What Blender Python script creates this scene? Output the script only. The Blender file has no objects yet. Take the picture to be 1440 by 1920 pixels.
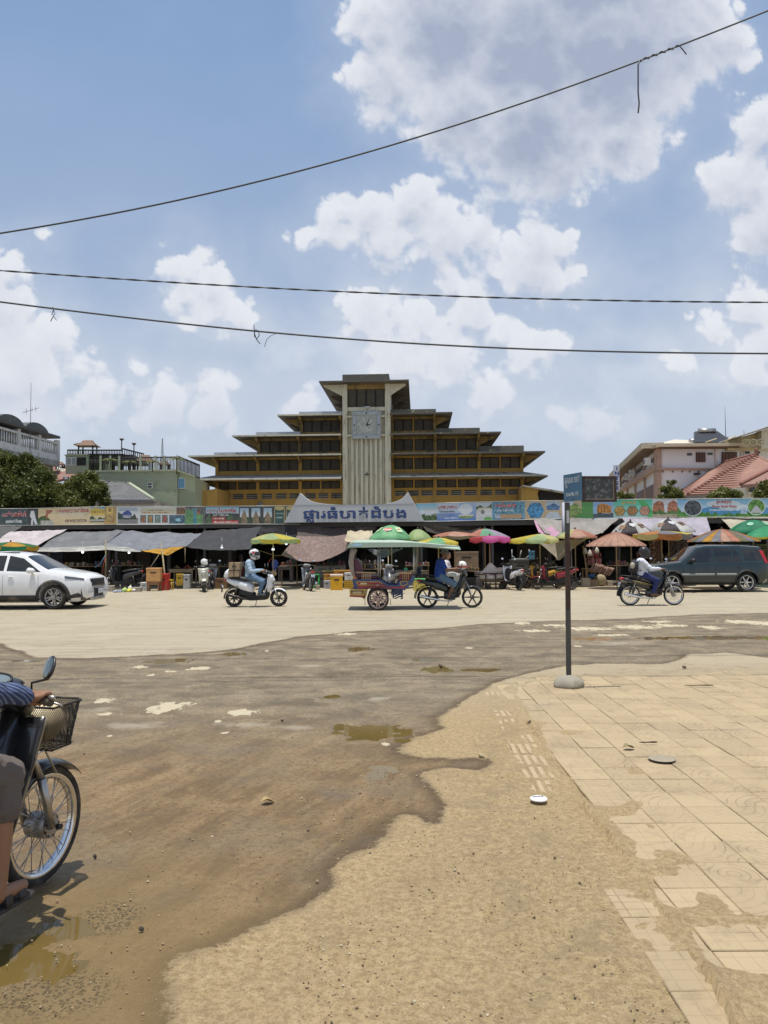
import bpy, bmesh, math, random
import numpy as np
from mathutils import Vector, Matrix, Euler, noise as mn
random.seed(7); RNG = np.random.default_rng(7)
sc = bpy.context.scene
COL = sc.collection
R = math.radians
# ------------------------------------------------------------------ camera
FPX = 1400.0
cam = bpy.data.cameras.new('camera'); camo = bpy.data.objects.new('camera', cam); COL.objects.link(camo)
cam.sensor_fit = 'VERTICAL'; cam.sensor_height = 36.0; cam.lens = 36.0*FPX/1920.0
cam.clip_start = 0.05; cam.clip_end = 3000
CM = Matrix.Rotation(R(90+2.74), 4, 'X') @ Matrix.Rotation(R(-0.4), 4, 'Z')
camo.matrix_world = Matrix.Translation((0, 0, 1.65)) @ CM
sc.camera = camo
CAMP = Vector((0, 0, 1.65))
def ray(px, py):
    return (CM @ Vector((px-720, 960-py, -FPX))).normalized()
def P(px, py, Y):            # the point at distance Y seen at a photo pixel
    d = ray(px, py); return CAMP + d*(Y/d.y)
def G(px, py, z=0.0):        # the point on the ground seen at a photo pixel
    d = ray(px, py); return CAMP + d*((z-1.65)/d.z)
# ------------------------------------------------------------------ light
SUN_EL, SUN_AZ = R(85.5), R(200)      # compass-like: shadows fall a little away from the camera
sdir = Vector((0.022, 0.072, -1)).normalized()
sun = bpy.data.lights.new('sun', 'SUN'); suno = bpy.data.objects.new('sun', sun); COL.objects.link(suno)
sun.energy = 4.6; sun.angle = R(0.5); sun.color = (1.0, 0.95, 0.86)
suno.rotation_euler = sdir.to_track_quat('-Z', 'Y').to_euler(); suno.location = (0, 0, 50)
sc.view_settings.view_transform = 'Standard'; sc.view_settings.look = 'None'
sc.view_settings.exposure = 0.0; sc.view_settings.gamma = 1.0; sc.view_settings.use_curve_mapping = False
world = bpy.data.worlds.new("World"); sc.world = world; world.use_nodes = True
class NT:
    def __init__(s, nt): s.nt = nt; s.n = nt.nodes; s.l = nt.links
    def new(s, t, **k):
        n = s.n.new(t)
        for a, b in k.items():
            if a == 'op': n.operation = b
            else: setattr(n, a, b)
        return n
    def put(s, sock, v):
        if isinstance(v, bpy.types.NodeSocket): s.l.new(v, sock)
        elif v is not None: sock.default_value = v
    def m(s, op, a, b=None, c=None, clamp=False):
        n = s.n.new('ShaderNodeMath'); n.operation = op; n.use_clamp = clamp
        s.put(n.inputs[0], a); s.put(n.inputs[1], b); s.put(n.inputs[2], c); return n.outputs[0]
    def vm(s, op, a, b=None, sc=None):
        n = s.n.new('ShaderNodeVectorMath'); n.operation = op
        s.put(n.inputs[0], a); s.put(n.inputs[1], b)
        if sc is not None: s.put(n.inputs[3], sc)
        return n.outputs[1] if op in ('DOT_PRODUCT', 'LENGTH', 'DISTANCE') else n.outputs[0]
    def mr(s, v, a, b, c=0.0, d=1.0, smooth=True):
        n = s.n.new('ShaderNodeMapRange'); n.interpolation_type = 'SMOOTHSTEP' if smooth else 'LINEAR'; n.clamp = True
        for i, x in enumerate((v, a, b, c, d)): s.put(n.inputs[i], x)
        return n.outputs[0]
    def mix(s, f, a, b, mode='MIX'):
        n = s.n.new('ShaderNodeMix'); n.data_type = 'RGBA'; n.blend_type = mode
        s.put(n.inputs[0], f)
        for i, x in ((6, a), (7, b)):
            if isinstance(x, tuple) and len(x) == 3: x = (*x, 1)
            s.put(n.inputs[i], x)
        return n.outputs[2]
    def noise(s, vec, scale, detail=4, rough=.55, dist=0, col=False):
        n = s.n.new('ShaderNodeTexNoise'); s.put(n.inputs['Vector'], vec)
        n.inputs['Scale'].default_value = scale; n.inputs['Detail'].default_value = detail
        n.inputs['Roughness'].default_value = rough; n.inputs['Distortion'].default_value = dist
        return n.outputs[1 if col else 0]
    def attr(s, name):
        n = s.n.new('ShaderNodeAttribute'); n.attribute_name = name; return n
    def bump(s, h, strength=.3, dist=.01, normal=None):
        n = s.n.new('ShaderNodeBump'); n.inputs['Strength'].default_value = strength
        n.inputs['Distance'].default_value = dist; s.put(n.inputs['Height'], h); s.put(n.inputs['Normal'], normal); return n.outputs[0]
    def mapping(s, vec, rot=(0, 0, 0), scale=(1, 1, 1)):
        n = s.n.new('ShaderNodeMapping'); s.put(n.inputs[0], vec); n.inputs['Rotation'].default_value = rot; n.inputs['Scale'].default_value = scale
        return n.outputs[0]
# sky: Nishita air with cumulus painted on the far dome by direction
CLOUDS = [ # photo px, py, radius
 (710,50,85),(730,150,100),(850,40,180),(1000,80,200),(1000,230,170),(1150,90,210),(1270,60,130),(1160,250,110),(1350,90,75),(870,190,130),(1060,320,90),(940,320,90),(1120,-120,260),(860,-130,200),
 (770,385,68),(690,410,66),(625,430,58),(835,440,74),(905,440,54),(555,462,34),(720,455,66),(800,370,50),
 (1000,480,88),(1055,462,46),(955,460,44),(1040,525,62),(930,500,50),(860,520,50),
 (345,498,52),(392,535,70),(440,585,54),(335,555,48),(385,600,50),(305,497,30),
 (690,590,62),(775,600,62),(868,580,62),(925,608,46),(675,560,32),(830,665,90),(735,545,30),(1000,660,70),(1065,645,36),(740,670,80),
 (1400,345,84),(1450,240,76),(1470,420,110),(1345,345,40),(1400,440,60),
 (1400,585,60),(1445,640,80),(1330,605,40),(1275,685,45),(1400,700,80),
 (28,520,30),(20,590,70),(100,640,64),(50,700,110),(145,690,48),(-70,600,120),
 (250,700,24),(82,455,12),(543,655,18),(400,770,80),(300,790,90),(1050,790,60),(1120,810,60),(170,770,80),(930,740,80),(560,760,60)]
def vnoise(x, y, seed):
    r = np.random.default_rng(seed).random((512, 512)).astype(np.float32); ix = np.floor(x).astype(int); iy = np.floor(y).astype(int); u = x-ix; v = y-iy
    u = u*u*u*(u*(u*6-15)+10); v = v*v*v*(v*(v*6-15)+10); g = lambda a, b: r[a & 511, b & 511]
    return (g(ix, iy)*(1-u)+g(ix+1, iy)*u)*(1-v)+(g(ix, iy+1)*(1-u)+g(ix+1, iy+1)*u)*v
def fbm(x, y, seed, sc_, oc, gain=.55, billow=False):
    o = 0; a = 1; t = 0
    for k in range(oc):
        c, s = math.cos(.7*k), math.sin(.7*k); n = vnoise((x*c-y*s)/sc_+37*k+500, (x*s+y*c)/sc_+91*k+500, seed+k)
        if billow: n = np.abs(2*n-1)
        o = o+a*n; t += a; a *= gain; sc_ *= .5
    return o/t
def cloud_field(X, Y):       # photo-pixel bearings; positive inside a cloud
    wx = (fbm(X, Y, 11, 90, 5)-.5)*62; wy = (fbm(X, Y, 31, 90, 5)-.5)*62
    x = X+wx; y = Y+wy; acc = np.full(X.shape, -400.0)
    for px, py, r in CLOUDS:
        d = r-np.hypot(x-px, (y-py)*1.05); k = 26.0; h = np.clip(.5+.5*(acc-d)/k, 0, 1); acc = d*(1-h)+acc*h+k*h*(1-h)
    return acc+(fbm(X, Y, 51, 64, 6, .55, True)-.42)*54+9
def make_sky():
    t = NT(world.node_tree); t.n.clear()
    out = t.new('ShaderNodeOutputWorld'); bg = t.new('ShaderNodeBackground'); t.l.new(bg.outputs[0], out.inputs[0])
    co = t.new('ShaderNodeTexCoord').outputs['Generated']; d = t.vm('NORMALIZE', co)
    sk = t.new('ShaderNodeTexSky', sky_type='NISHITA'); sk.sun_disc = False
    sk.sun_elevation = SUN_EL; sk.sun_rotation = SUN_AZ; sk.altitude = 0; sk.air_density = 1.0; sk.dust_density = 2.0; sk.ozone_density = 2.5
    z = t.n.new('ShaderNodeSeparateXYZ'); t.l.new(d, z.inputs[0]); z = z.outputs[2]
    base = t.mix(t.mr(z, 0.0, 0.62, .80, .10, False), sk.outputs[0], (5.0, 5.75, 7.0))
    base = t.mix(.62, base, t.mix(t.mr(z, .05, .55, 0, 1, False), (5.3, 6.15, 7.45), (2.75, 4.3, 7.05)))
    fwd = t.vm('DOT_PRODUCT', d, tuple(ray(720, 560)))
    n = t.noise(d, 3.2, 8, .6, .3)
    gen = t.m('MULTIPLY', t.mr(n, .50, .60), t.mr(fwd, .70, .80, 1, 0))
    gen = t.m('MULTIPLY', gen, t.mr(z, 0.0, .25, .3, .95))
    cc = t.mix(t.mr(n, .55, .72), (7.4, 7.8, 8.4), (4.3, 4.9, 6.0))
    t.l.new(t.mix(gen, base, cc), bg.inputs[0]); bg.inputs[1].default_value = 0.10
    # the cumulus in view: a curved backdrop 1.4 km away
    st = 4.0; xs = np.arange(-330, 1771, st); ys = np.arange(-380, 1036, st); X, Y = np.meshgrid(xs, ys)
    f = cloud_field(X, Y); fu = cloud_field(X, Y-26); fl = cloud_field(X-20, Y)
    relief = np.clip((fu-f)/46+.5, 0, 1.3)
    billow = fbm(X, Y, 71, 46, 5, .6, True)
    thick = np.clip((f-45)/95, 0, 1)
    thick = np.clip((f-25)/150, 0, 1)
    dark = np.clip(-.02+.42*relief*np.clip(f/40, 0, 1)+thick*.88+(billow-.42)*.28, 0, 1)
    dark *= np.clip(1.25-(Y-150)/620, .38, 1)
    soft = np.clip(17+relief*34, 13, 60)+np.clip((Y-600)/7, 0, 45)
    veil = np.clip((f+85)/170, 0, 1)**1.5*.42+np.clip((fbm(X, Y*1.5, 91, 240, 6)-.43)*3.2, 0, 1)*np.clip((Y-330)/420, .06, 1)*.5+np.clip((Y-520)/420, 0, 1)*.38
    al = np.clip(f/soft, -1.5, 2.5)
    fade = np.clip((X+330)/200, 0, 1)*np.clip((1770-X)/200, 0, 1)*np.clip((Y+380)/200, 0, 1)*np.clip((1035-Y)/330, .0, 1)
    cx = np.array(CM.to_3x3() @ Vector((1, 0, 0))); cy = np.array(CM.to_3x3() @ Vector((0, 1, 0))); cz = np.array(CM.to_3x3() @ Vector((0, 0, -1)))
    V = (X[..., None]-720)*cx+(960-Y[..., None])*cy+FPX*cz; V /= np.linalg.norm(V, axis=-1, keepdims=True); V = V*1400; V[..., 2] += 1.65
    Mr, Nr = X.shape; i = np.arange(Mr-1)[:, None]*Nr+np.arange(Nr-1)[None, :]; F = np.stack([i, i+1, i+Nr+1, i+Nr], -1).reshape(-1, 4)
    pass
    me = bpy.data.meshes.new('clouds'); me.vertices.add(X.size); me.vertices.foreach_set('co', V.reshape(-1))
    me.loops.add(F.size); me.loops.foreach_set('vertex_index', F.ravel()); me.polygons.add(len(F)); me.polygons.foreach_set('loop_start', np.arange(len(F))*4)
    me.polygons.foreach_set('use_smooth', [True]*len(F)); me.update(calc_edges=True)
    for nme, a in (('al', al), ('dark', dark), ('fade', fade), ('veil', veil)):
        me.attributes.new(nme, 'FLOAT', 'POINT').data.foreach_set('value', a.ravel().astype(np.float32))
    m = bpy.data.materials.new('cloud'); m.use_nodes = True; t = NT(m.node_tree); t.n.clear(); m.cycles.emission_sampling = 'NONE'
    o = t.new('ShaderNodeOutputMaterial'); mx = t.new('ShaderNodeMixShader'); tr = t.new('ShaderNodeBsdfTransparent'); em = t.new('ShaderNodeEmission')
    P_ = t.new('ShaderNodeNewGeometry').outputs['Position']; q = t.noise(P_, .035, 5, .7)
    A = t.mr(t.m('ADD', t.attr('al').outputs['Fac'], t.m('MULTIPLY_ADD', q, .9, -.45)), 0, 1.15)
    A = t.m('MAXIMUM', A, t.attr('veil').outputs['Fac'])
    A = t.m('MULTIPLY', t.m('MULTIPLY', A, t.attr('fade').outputs['Fac']), .97)
    dk = t.m('ADD', t.attr('dark').outputs['Fac'], t.m('MULTIPLY_ADD', q, .25, -.125), clamp=True)
    t.l.new(t.mix(dk, (.80, .825, .88), (.385, .44, .575)), em.inputs[0]); em.inputs[1].default_value = 1.0
    t.l.new(A, mx.inputs[0]); t.l.new(tr.outputs[0], mx.inputs[1]); t.l.new(em.outputs[0], mx.inputs[2]); t.l.new(mx.outputs[0], o.inputs[0])
    me.materials.append(m); ob = bpy.data.objects.new('sky', me); COL.objects.link(ob); ob['kind'] = 'structure'
make_sky()
# ------------------------------------------------------------------ object helpers
def reg(o, label=None, cat=None, group=None, kind=None):
    if label: o['label'] = label
    if cat: o['category'] = cat
    if group: o['group'] = group
    if kind: o['kind'] = kind
    return o
def empty(name, label, cat, loc=(0, 0, 0), rz=0.0, group=None):
    o = bpy.data.objects.new(name, None); COL.objects.link(o); o.empty_display_size = .2
    o.location = loc; o.rotation_euler = (0, 0, rz); return reg(o, label, cat, group)
def cuv(a, b, n):                                     # unit frame round an axis
    w = (b-a); L = w.length
    w = w/L if L > 1e-9 else Vector((0, 0, 1))
    u = w.orthogonal().normalized(); return u, w.cross(u)
class MB:
    def __init__(s): s.v = []; s.f = []; s.mi = []; s.sm = []
    def add(s, vs, fs, m=0, smooth=False):
        o = len(s.v); s.v += [tuple(v) for v in vs]
        for f in fs: s.f.append([i+o for i in f]); s.mi.append(m); s.sm.append(smooth)
        return s
    def bx(s, x0, x1, y0, y1, z0, z1, m=0):
        return s.add([(x0,y0,z0),(x1,y0,z0),(x1,y1,z0),(x0,y1,z0),(x0,y0,z1),(x1,y0,z1),(x1,y1,z1),(x0,y1,z1)],
                     [(0,3,2,1),(4,5,6,7),(0,1,5,4),(1,2,6,5),(2,3,7,6),(3,0,4,7)], m)
    def box(s, c, d, m=0, rot=None):
        M = Euler(rot).to_matrix() if rot else None; vs = []
        for k in range(8):
            p = Vector(((-.5 if k in (0,3,4,7) else .5)*d[0], (-.5 if k in (0,1,4,5) else .5)*d[1], (-.5 if k < 4 else .5)*d[2]))
            if M: p = M @ p
            vs.append(p+Vector(c))
        return s.add(vs, [(0,3,2,1),(4,5,6,7),(0,1,5,4),(1,2,6,5),(2,3,7,6),(3,0,4,7)], m)
    def tube(s, path, r, n=8, m=0, closed=False, sy=1.0, caps=True):
        P_ = [Vector(p) for p in path]; N = len(P_)
        if not hasattr(r, '__len__'): r = [r]*N
        rings = []; u = None
        for i in range(N):
            if closed: t = P_[(i+1) % N]-P_[i-1]
            else: t = P_[min(i+1, N-1)]-P_[max(i-1, 0)]
            t = t.normalized() if t.length > 1e-9 else Vector((0, 0, 1))
            if u is None: u = t.orthogonal().normalized()
            u = (u - t*u.dot(t)); u = u.normalized() if u.length > 1e-6 else t.orthogonal().normalized()
            w = t.cross(u)
            rings.append([P_[i]+(u*math.cos(a)+w*math.sin(a)*sy)*r[i] for a in (2*math.pi*k/n for k in range(n))])
        return s.loft(rings, m, closed_path=closed, caps=caps)
    def cyl(s, a, b, r, r2=None, n=12, m=0, caps=True):
        a = Vector(a); b = Vector(b); r2 = r if r2 is None else r2
        u, w = cuv(a, b, n)
        rings = [[c+(u*math.cos(2*math.pi*k/n)+w*math.sin(2*math.pi*k/n))*q for k in range(n)] for c, q in ((a, r), (b, r2))]
        return s.loft(rings, m, caps=caps)
    def loft(s, rings, m=0, closed_path=False, caps=True, smooth=True, closed_ring=True):
        o = len(s.v); n = len(rings[0]); N = len(rings)
        for rg in rings: s.v += [tuple(p) for p in rg]
        for i in range(N if closed_path else N-1):
            j = (i+1) % N
            for k in range(n if closed_ring else n-1):
                l = (k+1) % n
                s.f.append([o+i*n+k, o+i*n+l, o+j*n+l, o+j*n+k]); s.mi.append(m); s.sm.append(smooth)
        if caps and not closed_path and closed_ring:
            s.f.append([o+k for k in range(n)][::-1]); s.mi.append(m); s.sm.append(False)
            s.f.append([o+(N-1)*n+k for k in range(n)]); s.mi.append(m); s.sm.append(False)
        return s
    def lathe(s, prof, c, axis='z', n=24, m=0, closed=False, smooth=True):
        c = Vector(c); rings = []
        ax = {'x': (Vector((0,1,0)), Vector((0,0,1)), Vector((1,0,0))), 'y': (Vector((0,0,1)), Vector((1,0,0)), Vector((0,1,0))),
              'z': (Vector((1,0,0)), Vector((0,1,0)), Vector((0,0,1)))}[axis] if isinstance(axis, str) else axis
        for r, h in prof:
            rings.append([c+ax[0]*(r*math.cos(2*math.pi*k/n))+ax[1]*(r*math.sin(2*math.pi*k/n))+ax[2]*h for k in range(n)])
        return s.loft(rings, m, closed_path=closed, caps=True, smooth=smooth)
    def prism(s, pts, y0, y1, m=0, plane='xz', taper=1.0):
        n = len(pts); f = {'xz': lambda a, b, d: (a, d, b), 'xy': lambda a, b, d: (a, b, d), 'yz': lambda a, b, d: (d, a, b)}[plane]
        vs = [f(a, b, y0) for a, b in pts]+[f(a, b, y1) for a, b in pts]
        return s.add(vs, [list(range(n)), list(range(n, 2*n))[::-1]]+[[i, i+n, (i+1) % n+n, (i+1) % n] for i in range(n)], m)
    def ell(s, c, r, n=12, m=0, rot=None, z0=-1.0, z1=1.0):
        M = Euler(rot).to_matrix() if rot else Matrix.Identity(3); rings = []; k = max(4, n//2)
        a0 = math.asin(max(-1, z0)); a1 = math.asin(min(1, z1))
        for i in range(k+1):
            a = a0+(a1-a0)*i/k; q = max(math.cos(a), .002)
            rings.append([Vector(c)+M @ Vector((r[0]*q*math.cos(2*math.pi*j/n), r[1]*q*math.sin(2*math.pi*j/n), r[2]*math.sin(a))) for j in range(n)])
        return s.loft(rings, m)
    def body(s, st, n=14, pw=2.6, m=0, axis='x'):
        # superellipse loft; station = (x, zc, half height, half width[, y offset])
        rings = []
        for q in st:
            x, zc, hz, hw = q[:4]; yo = q[4] if len(q) > 4 else 0; rg = []
            for k in range(n):
                a = 2*math.pi*k/n; ca, sa = math.cos(a), math.sin(a)
                cy = math.copysign(abs(ca)**(2/pw), ca)*hw+yo; cz = math.copysign(abs(sa)**(2/pw), sa)*hz+zc
                rg.append((x, cy, cz) if axis == 'x' else ((cy, x, cz) if axis == 'y' else (cz, cy, x)))
            rings.append(rg)
        return s.loft(rings, m)
    def sheet(s, fn, nu, nv, m=0, th=0.0, smooth=True):
        o = len(s.v); g = [[Vector(fn(i/nu, j/nv)) for j in range(nv+1)] for i in range(nu+1)]
        for a in g: s.v += [tuple(p) for p in a]
        for i in range(nu):
            for j in range(nv):
                a = o+i*(nv+1)+j; s.f.append([a, a+nv+1, a+nv+2, a+1]); s.mi.append(m(i, j) if callable(m) else m); s.sm.append(smooth)
        return s
    def flip(s): s.f = [f[::-1] for f in s.f]; return s
    def build(s, name, mats, parent=None, bevel=0, subs=0, seg=2, solid=0):
        me = bpy.data.meshes.new(name); me.from_pydata(s.v, [], s.f)
        if not isinstance(mats, (list, tuple)): mats = [mats]
        for q in mats: me.materials.append(q)
        me.polygons.foreach_set('material_index', s.mi); me.polygons.foreach_set('use_smooth', s.sm)
        me.update()
        o = bpy.data.objects.new(name, me); COL.objects.link(o)
        if parent is not None: o.parent = parent
        if solid:
            q = o.modifiers.new('t', 'SOLIDIFY'); q.thickness = solid; q.offset = 0
        if bevel:
            q = o.modifiers.new('b', 'BEVEL'); q.width = bevel; q.segments = seg; q.limit_method = 'ANGLE'; q.angle_limit = R(35)
        if subs:
            q = o.modifiers.new('s', 'SUBSURF'); q.levels = subs; q.render_levels = subs
        return o
def ev(o, name, parent=None, smooth=True):            # bake an object's modifiers into a new object
    dg = bpy.context.evaluated_depsgraph_get(); dg.update()
    me = bpy.data.meshes.new_from_object(o.evaluated_get(dg)); n = bpy.data.objects.new(name, me); COL.objects.link(n)
    if smooth: me.polygons.foreach_set('use_smooth', [True]*len(me.polygons))
    n.parent = parent; od = o.data; bpy.data.objects.remove(o)
    if od.users == 0: (bpy.data.meshes if isinstance(od, bpy.types.Mesh) else bpy.data.curves).remove(od)
    me.name = name; n.name = name; return n
def blob(name, parts, vox, mat, parent=None, smooth=4, disp=0):
    """one continuous skin round tapered limbs ('c',a,b,ra,rb) and ellipsoids ('e',centre,radii,rot)"""
    b = MB()
    for q in parts:
        if q[0] == 'c':
            a, c, ra, rb = Vector(q[1]), Vector(q[2]), q[3], q[4]
            if (c-a).length > 1e-5: b.cyl(a, c, ra*.995, rb*.995, n=12)
            b.ell(a, (ra,)*3, 12); b.ell(c, (rb,)*3, 12)
        else: b.ell(q[1], q[2], 14, rot=q[3] if len(q) > 3 else None)
    o = b.build('tmp', mat)
    q = o.modifiers.new('r', 'REMESH'); q.mode = 'VOXEL'; q.voxel_size = vox; q.use_smooth_shade = True
    q = o.modifiers.new('s', 'SMOOTH'); q.factor = .5; q.iterations = smooth
    if disp:
        tx = bpy.data.textures.get('folds') or bpy.data.textures.new('folds', 'CLOUDS'); tx.noise_scale = .07; tx.noise_depth = 2; q = o.modifiers.new('d', 'DISPLACE'); q.texture = tx; q.strength = disp; q.mid_level = .5; q.texture_coords = 'LOCAL'
    return ev(o, name, parent)
def copy_tree(o, parent=None):
    c = o.copy(); COL.objects.link(c)
    c.parent = parent
    for ch in list(o.children): copy_tree(ch, c)
    return c
class Frame:                                           # an upright local frame: x to the right, y away, z up
    def __init__(s, org, rz): s.o = Vector(org); s.rz = rz; s.M = Matrix.Translation(s.o) @ Matrix.Rotation(rz, 4, 'Z'); s.I = s.M.inverted()
    def at(s, px, py, y=0.0):
        a = s.I @ CAMP; d = s.I.to_3x3() @ ray(px, py); k = (y-a.y)/d.y; p = a+d*k; return (p.x, p.z)
    def pts(s, L, y=0.0): return [s.at(a, b, y) for a, b in L]
# ------------------------------------------------------------------ materials
_mc = {}
def mat(name, col, rough=.6, metal=0.0, var=.15, scale=6, bump=0.0, bscale=40, dirt=None, dscale=1.5, coat=0.0, spec=.5, streak=0, dlo=.5, dhi=.72):
    if name in _mc: return _mc[name]
    m = bpy.data.materials.new(name); m.use_nodes = True; t = NT(m.node_tree); b = t.n['Principled BSDF']
    co = t.new('ShaderNodeTexCoord').outputs['Object']
    c = tuple(col)
    n = t.noise(co, scale, 5, .6)
    lo = tuple(x*(1-var) for x in c); hi = tuple(min(1, x*(1+var)) for x in c)
    k = t.mix(n, lo, hi)
    if dirt is not None:
        v = t.mapping(co, scale=(streak, streak, .12*streak)) if streak else co
        dm = t.mr(t.noise(v, dscale, 7, .65, .2), dlo, dhi); k = t.mix(dm, k, tuple(dirt))
        t.l.new(t.mr(n, 0, 1, max(.02, rough-.08), min(1, rough+.12), False), b.inputs['Roughness'])
    else: b.inputs['Roughness'].default_value = rough
    t.l.new(k, b.inputs['Base Color']); b.inputs['Metallic'].default_value = metal
    b.inputs['Coat Weight'].default_value = coat; b.inputs['Coat Roughness'].default_value = .06; b.inputs['Specular IOR Level'].default_value = spec
    if bump: t.l.new(t.bump(t.noise(co, bscale, 5, .6), bump, .01), b.inputs['Normal'])
    _mc[name] = m; return m
def emis(name, col, s):
    if name in _mc: return _mc[name]
    m = bpy.data.materials.new(name); m.use_nodes = True; b = m.node_tree.nodes['Principled BSDF']
    b.inputs['Base Color'].default_value = (*col, 1); b.inputs['Emission Color'].default_value = (*col, 1); b.inputs['Emission Strength'].default_value = s
    _mc[name] = m; return m
def glassy(name, col, rough=.04, alpha=1.0):
    if name in _mc: return _mc[name]
    m = bpy.data.materials.new(name); m.use_nodes = True; b = m.node_tree.nodes['Principled BSDF']
    b.inputs['Base Color'].default_value = (*col, 1); b.inputs['Roughness'].default_value = rough
    b.inputs['Specular IOR Level'].default_value = .7; b.inputs['Alpha'].default_value = alpha
    _mc[name] = m; return m
def facecol(name, rough=.5, attr='Col'):
    if name in _mc: return _mc[name]
    m = bpy.data.materials.new(name); m.use_nodes = True; t = NT(m.node_tree); b = t.n['Principled BSDF']
    co = t.new('ShaderNodeTexCoord').outputs['Object']
    a = t.attr(attr).outputs[0]; n = t.noise(co, 3, 5, .6)
    t.l.new(t.mix(t.mr(n, .3, .8, 0, .1), a, (.42, .40, .36)), b.inputs['Base Color']); b.inputs['Roughness'].default_value = rough
    _mc[name] = m; return m
BLACK = mat('black_plastic', (.012, .012, .013), .42, dirt=(.10, .085, .065), dscale=3, dlo=.55, dhi=.85)
RUBBER = mat('rubber', (.022, .021, .020), .85, dirt=(.17, .14, .10), dscale=5, bump=.2, dlo=.45, dhi=.8)
CHROME = mat('chrome', (.75, .75, .76), .18, 1.0, dirt=(.4, .36, .3), dscale=6, dlo=.55, dhi=.9)
STEEL = mat('steel', (.42, .41, .40), .38, .9, dirt=(.22, .17, .12), dscale=5)
DARKSTEEL = mat('dark_steel', (.06, .058, .055), .5, .7, dirt=(.14, .11, .08), dscale=5)
RUST = mat('rusty_steel', (.07, .045, .035), .75, .2, dirt=(.19, .10, .055), dscale=8, bump=.2)
WHITE = mat('white_paint', (.78, .78, .76), .35, dirt=(.5, .46, .4), dscale=2.5, dlo=.6, dhi=.95, coat=.3)
SKIN = mat('skin', (.27, .135, .075), .5, var=.1)
SKIND = mat('dark_skin', (.16, .078, .045), .5, var=.12, bump=.15, bscale=60)
def text(body, x, z, h, m, parent, name='lettering', y=0.0, off=0.0, rot=(R(90), 0, 0), ext=.002, sx=1.0, align='LEFT', join=None):
    c = bpy.data.curves.new('t', 'FONT'); c.body = body; c.size = h; c.offset = off*h; c.extrude = ext; c.align_x = align; c.resolution_u = 3
    c.materials.append(m); o = bpy.data.objects.new('t', c); COL.objects.link(o)
    n = ev(o, name, parent, smooth=False); n.location = (x, y, z); n.rotation_euler = rot; n.scale = (sx, 1, 1); return n
# ------------------------------------------------------------------ ground
def gp(L): return np.array([tuple(G(x, y))[:2] for x, y in L])
WET = gp([(-500,1190),(-100,1200),(0,1207),(40,1222),(75,1232),(140,1234),(220,1232),(330,1226),(440,1216),(500,1203),(560,1193),(680,1182),(820,1178),(900,1170),(1000,1165),(1180,1160),(1300,1152),(1440,1149),(1900,1140),
 (1900,1225),(1440,1234),(1400,1228),(1360,1223),(1300,1226),(1270,1238),(1235,1245),(1210,1245),(1130,1243),(1070,1247),(1040,1252),(1000,1260),(960,1269),(920,1282),(890,1300),(865,1315),(840,1330),(820,1350),(835,1360),(845,1367),(810,1377),(780,1385),(762,1396),(750,1410),(770,1422),
 (840,1424),(910,1425),(917,1431),(895,1444),(860,1442),(830,1442),(802,1450),(815,1468),(827,1485),(829,1510),(832,1522),(837,1535),(832,1548),(805,1550),(785,1540),(775,1532),(760,1530),(745,1548),(730,1575),(720,1592),
 (670,1612),(640,1622),(625,1630),(620,1660),(590,1683),(565,1697),(500,1730),(425,1765),(370,1782),(330,1800),(320,1812),(302,1830),(300,1850),(293,1890),(300,1925),(290,2100),(250,3000),(-3000,3000),(-3000,1400)])
PUD = [(310,1238,45,4.5),(440,1225,22,3.5),(700,1371,78,16),(640,1362,26,7),(712,1447,32,21),(675,1216,28,4),(820,1254,28,5),(905,1254,45,3.5),(1110,1197,32,3.2),(1340,1195,100,3.6),(1220,1196,30,2.6),(625,1303,14,3),
 (60,1800,100,46),(120,1740,58,26),(800,1236,22,2.5),(760,1385,22,5),(50,1238,26,2.5),(1420,1195,50,3)]
DRY = [(375,1252,32,4),(262,1250,22,3.5),(310,1326,48,14),(350,1318,22,5),(455,1334,33,10),(190,1314,27,6),(408,1351,10,4),(420,1373,15,4),(200,1338,30,4),(285,1264,10,3),(320,1258,16,2.5),(206,1378,7,2),(500,1220,6,2.5),(1040,1172,25,2),(1100,1178,50,3),(1190,1175,45,3.5),(1330,1176,26,3),(1390,1165,40,3),(980,1168,18,2.2),
 (1440,1168,50,4),(570,1184,20,2),(650,1188,22,1.8),(1085,1211,14,2.5),(790,1415,18,4),(725,1394,12,4),(397,1565,7,3),(730,1172,20,2),(1255,1172,35,2.5),(1000,1182,36,2),(1145,1190,40,1.8),(880,1214,16,2),(1235,1165,30,2)]
FILM = [(575,1247,32,2.6),(250,1360,60,9),(450,1358,60,5),(560,1362,60,5),(190,1330,40,6),(710,1310,30,6),(1150,1205,70,5)]      # thin whitish silt film
STONY = [(655,1265,72,10),(400,1290,60,10),(100,1860,150,60),(200,1720,80,40),(780,1230,70,12)]
BROKE = gp([(905,1282),(990,1262),(1440,1240),(1440,1263),(1040,1275),(960,1300),(1000,1400),(1060,1500),(1160,1620),(1280,1760),(1345,1860),(1370,1960),(900,1960),(760,1560),(850,1440),(900,1340)])
TILE = gp([(958,1290),(1000,1277),(1060,1270),(1440,1262),(1900,1252),(2300,2700),(1430,2150),(1372,1925),(1345,1870),(1318,1822),(1285,1770),(1245,1720),(1222,1690),(1175,1618),(1132,1562),(1085,1505),(1055,1460),(1030,1420),(1008,1385),(985,1345),(972,1312)])
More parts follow.
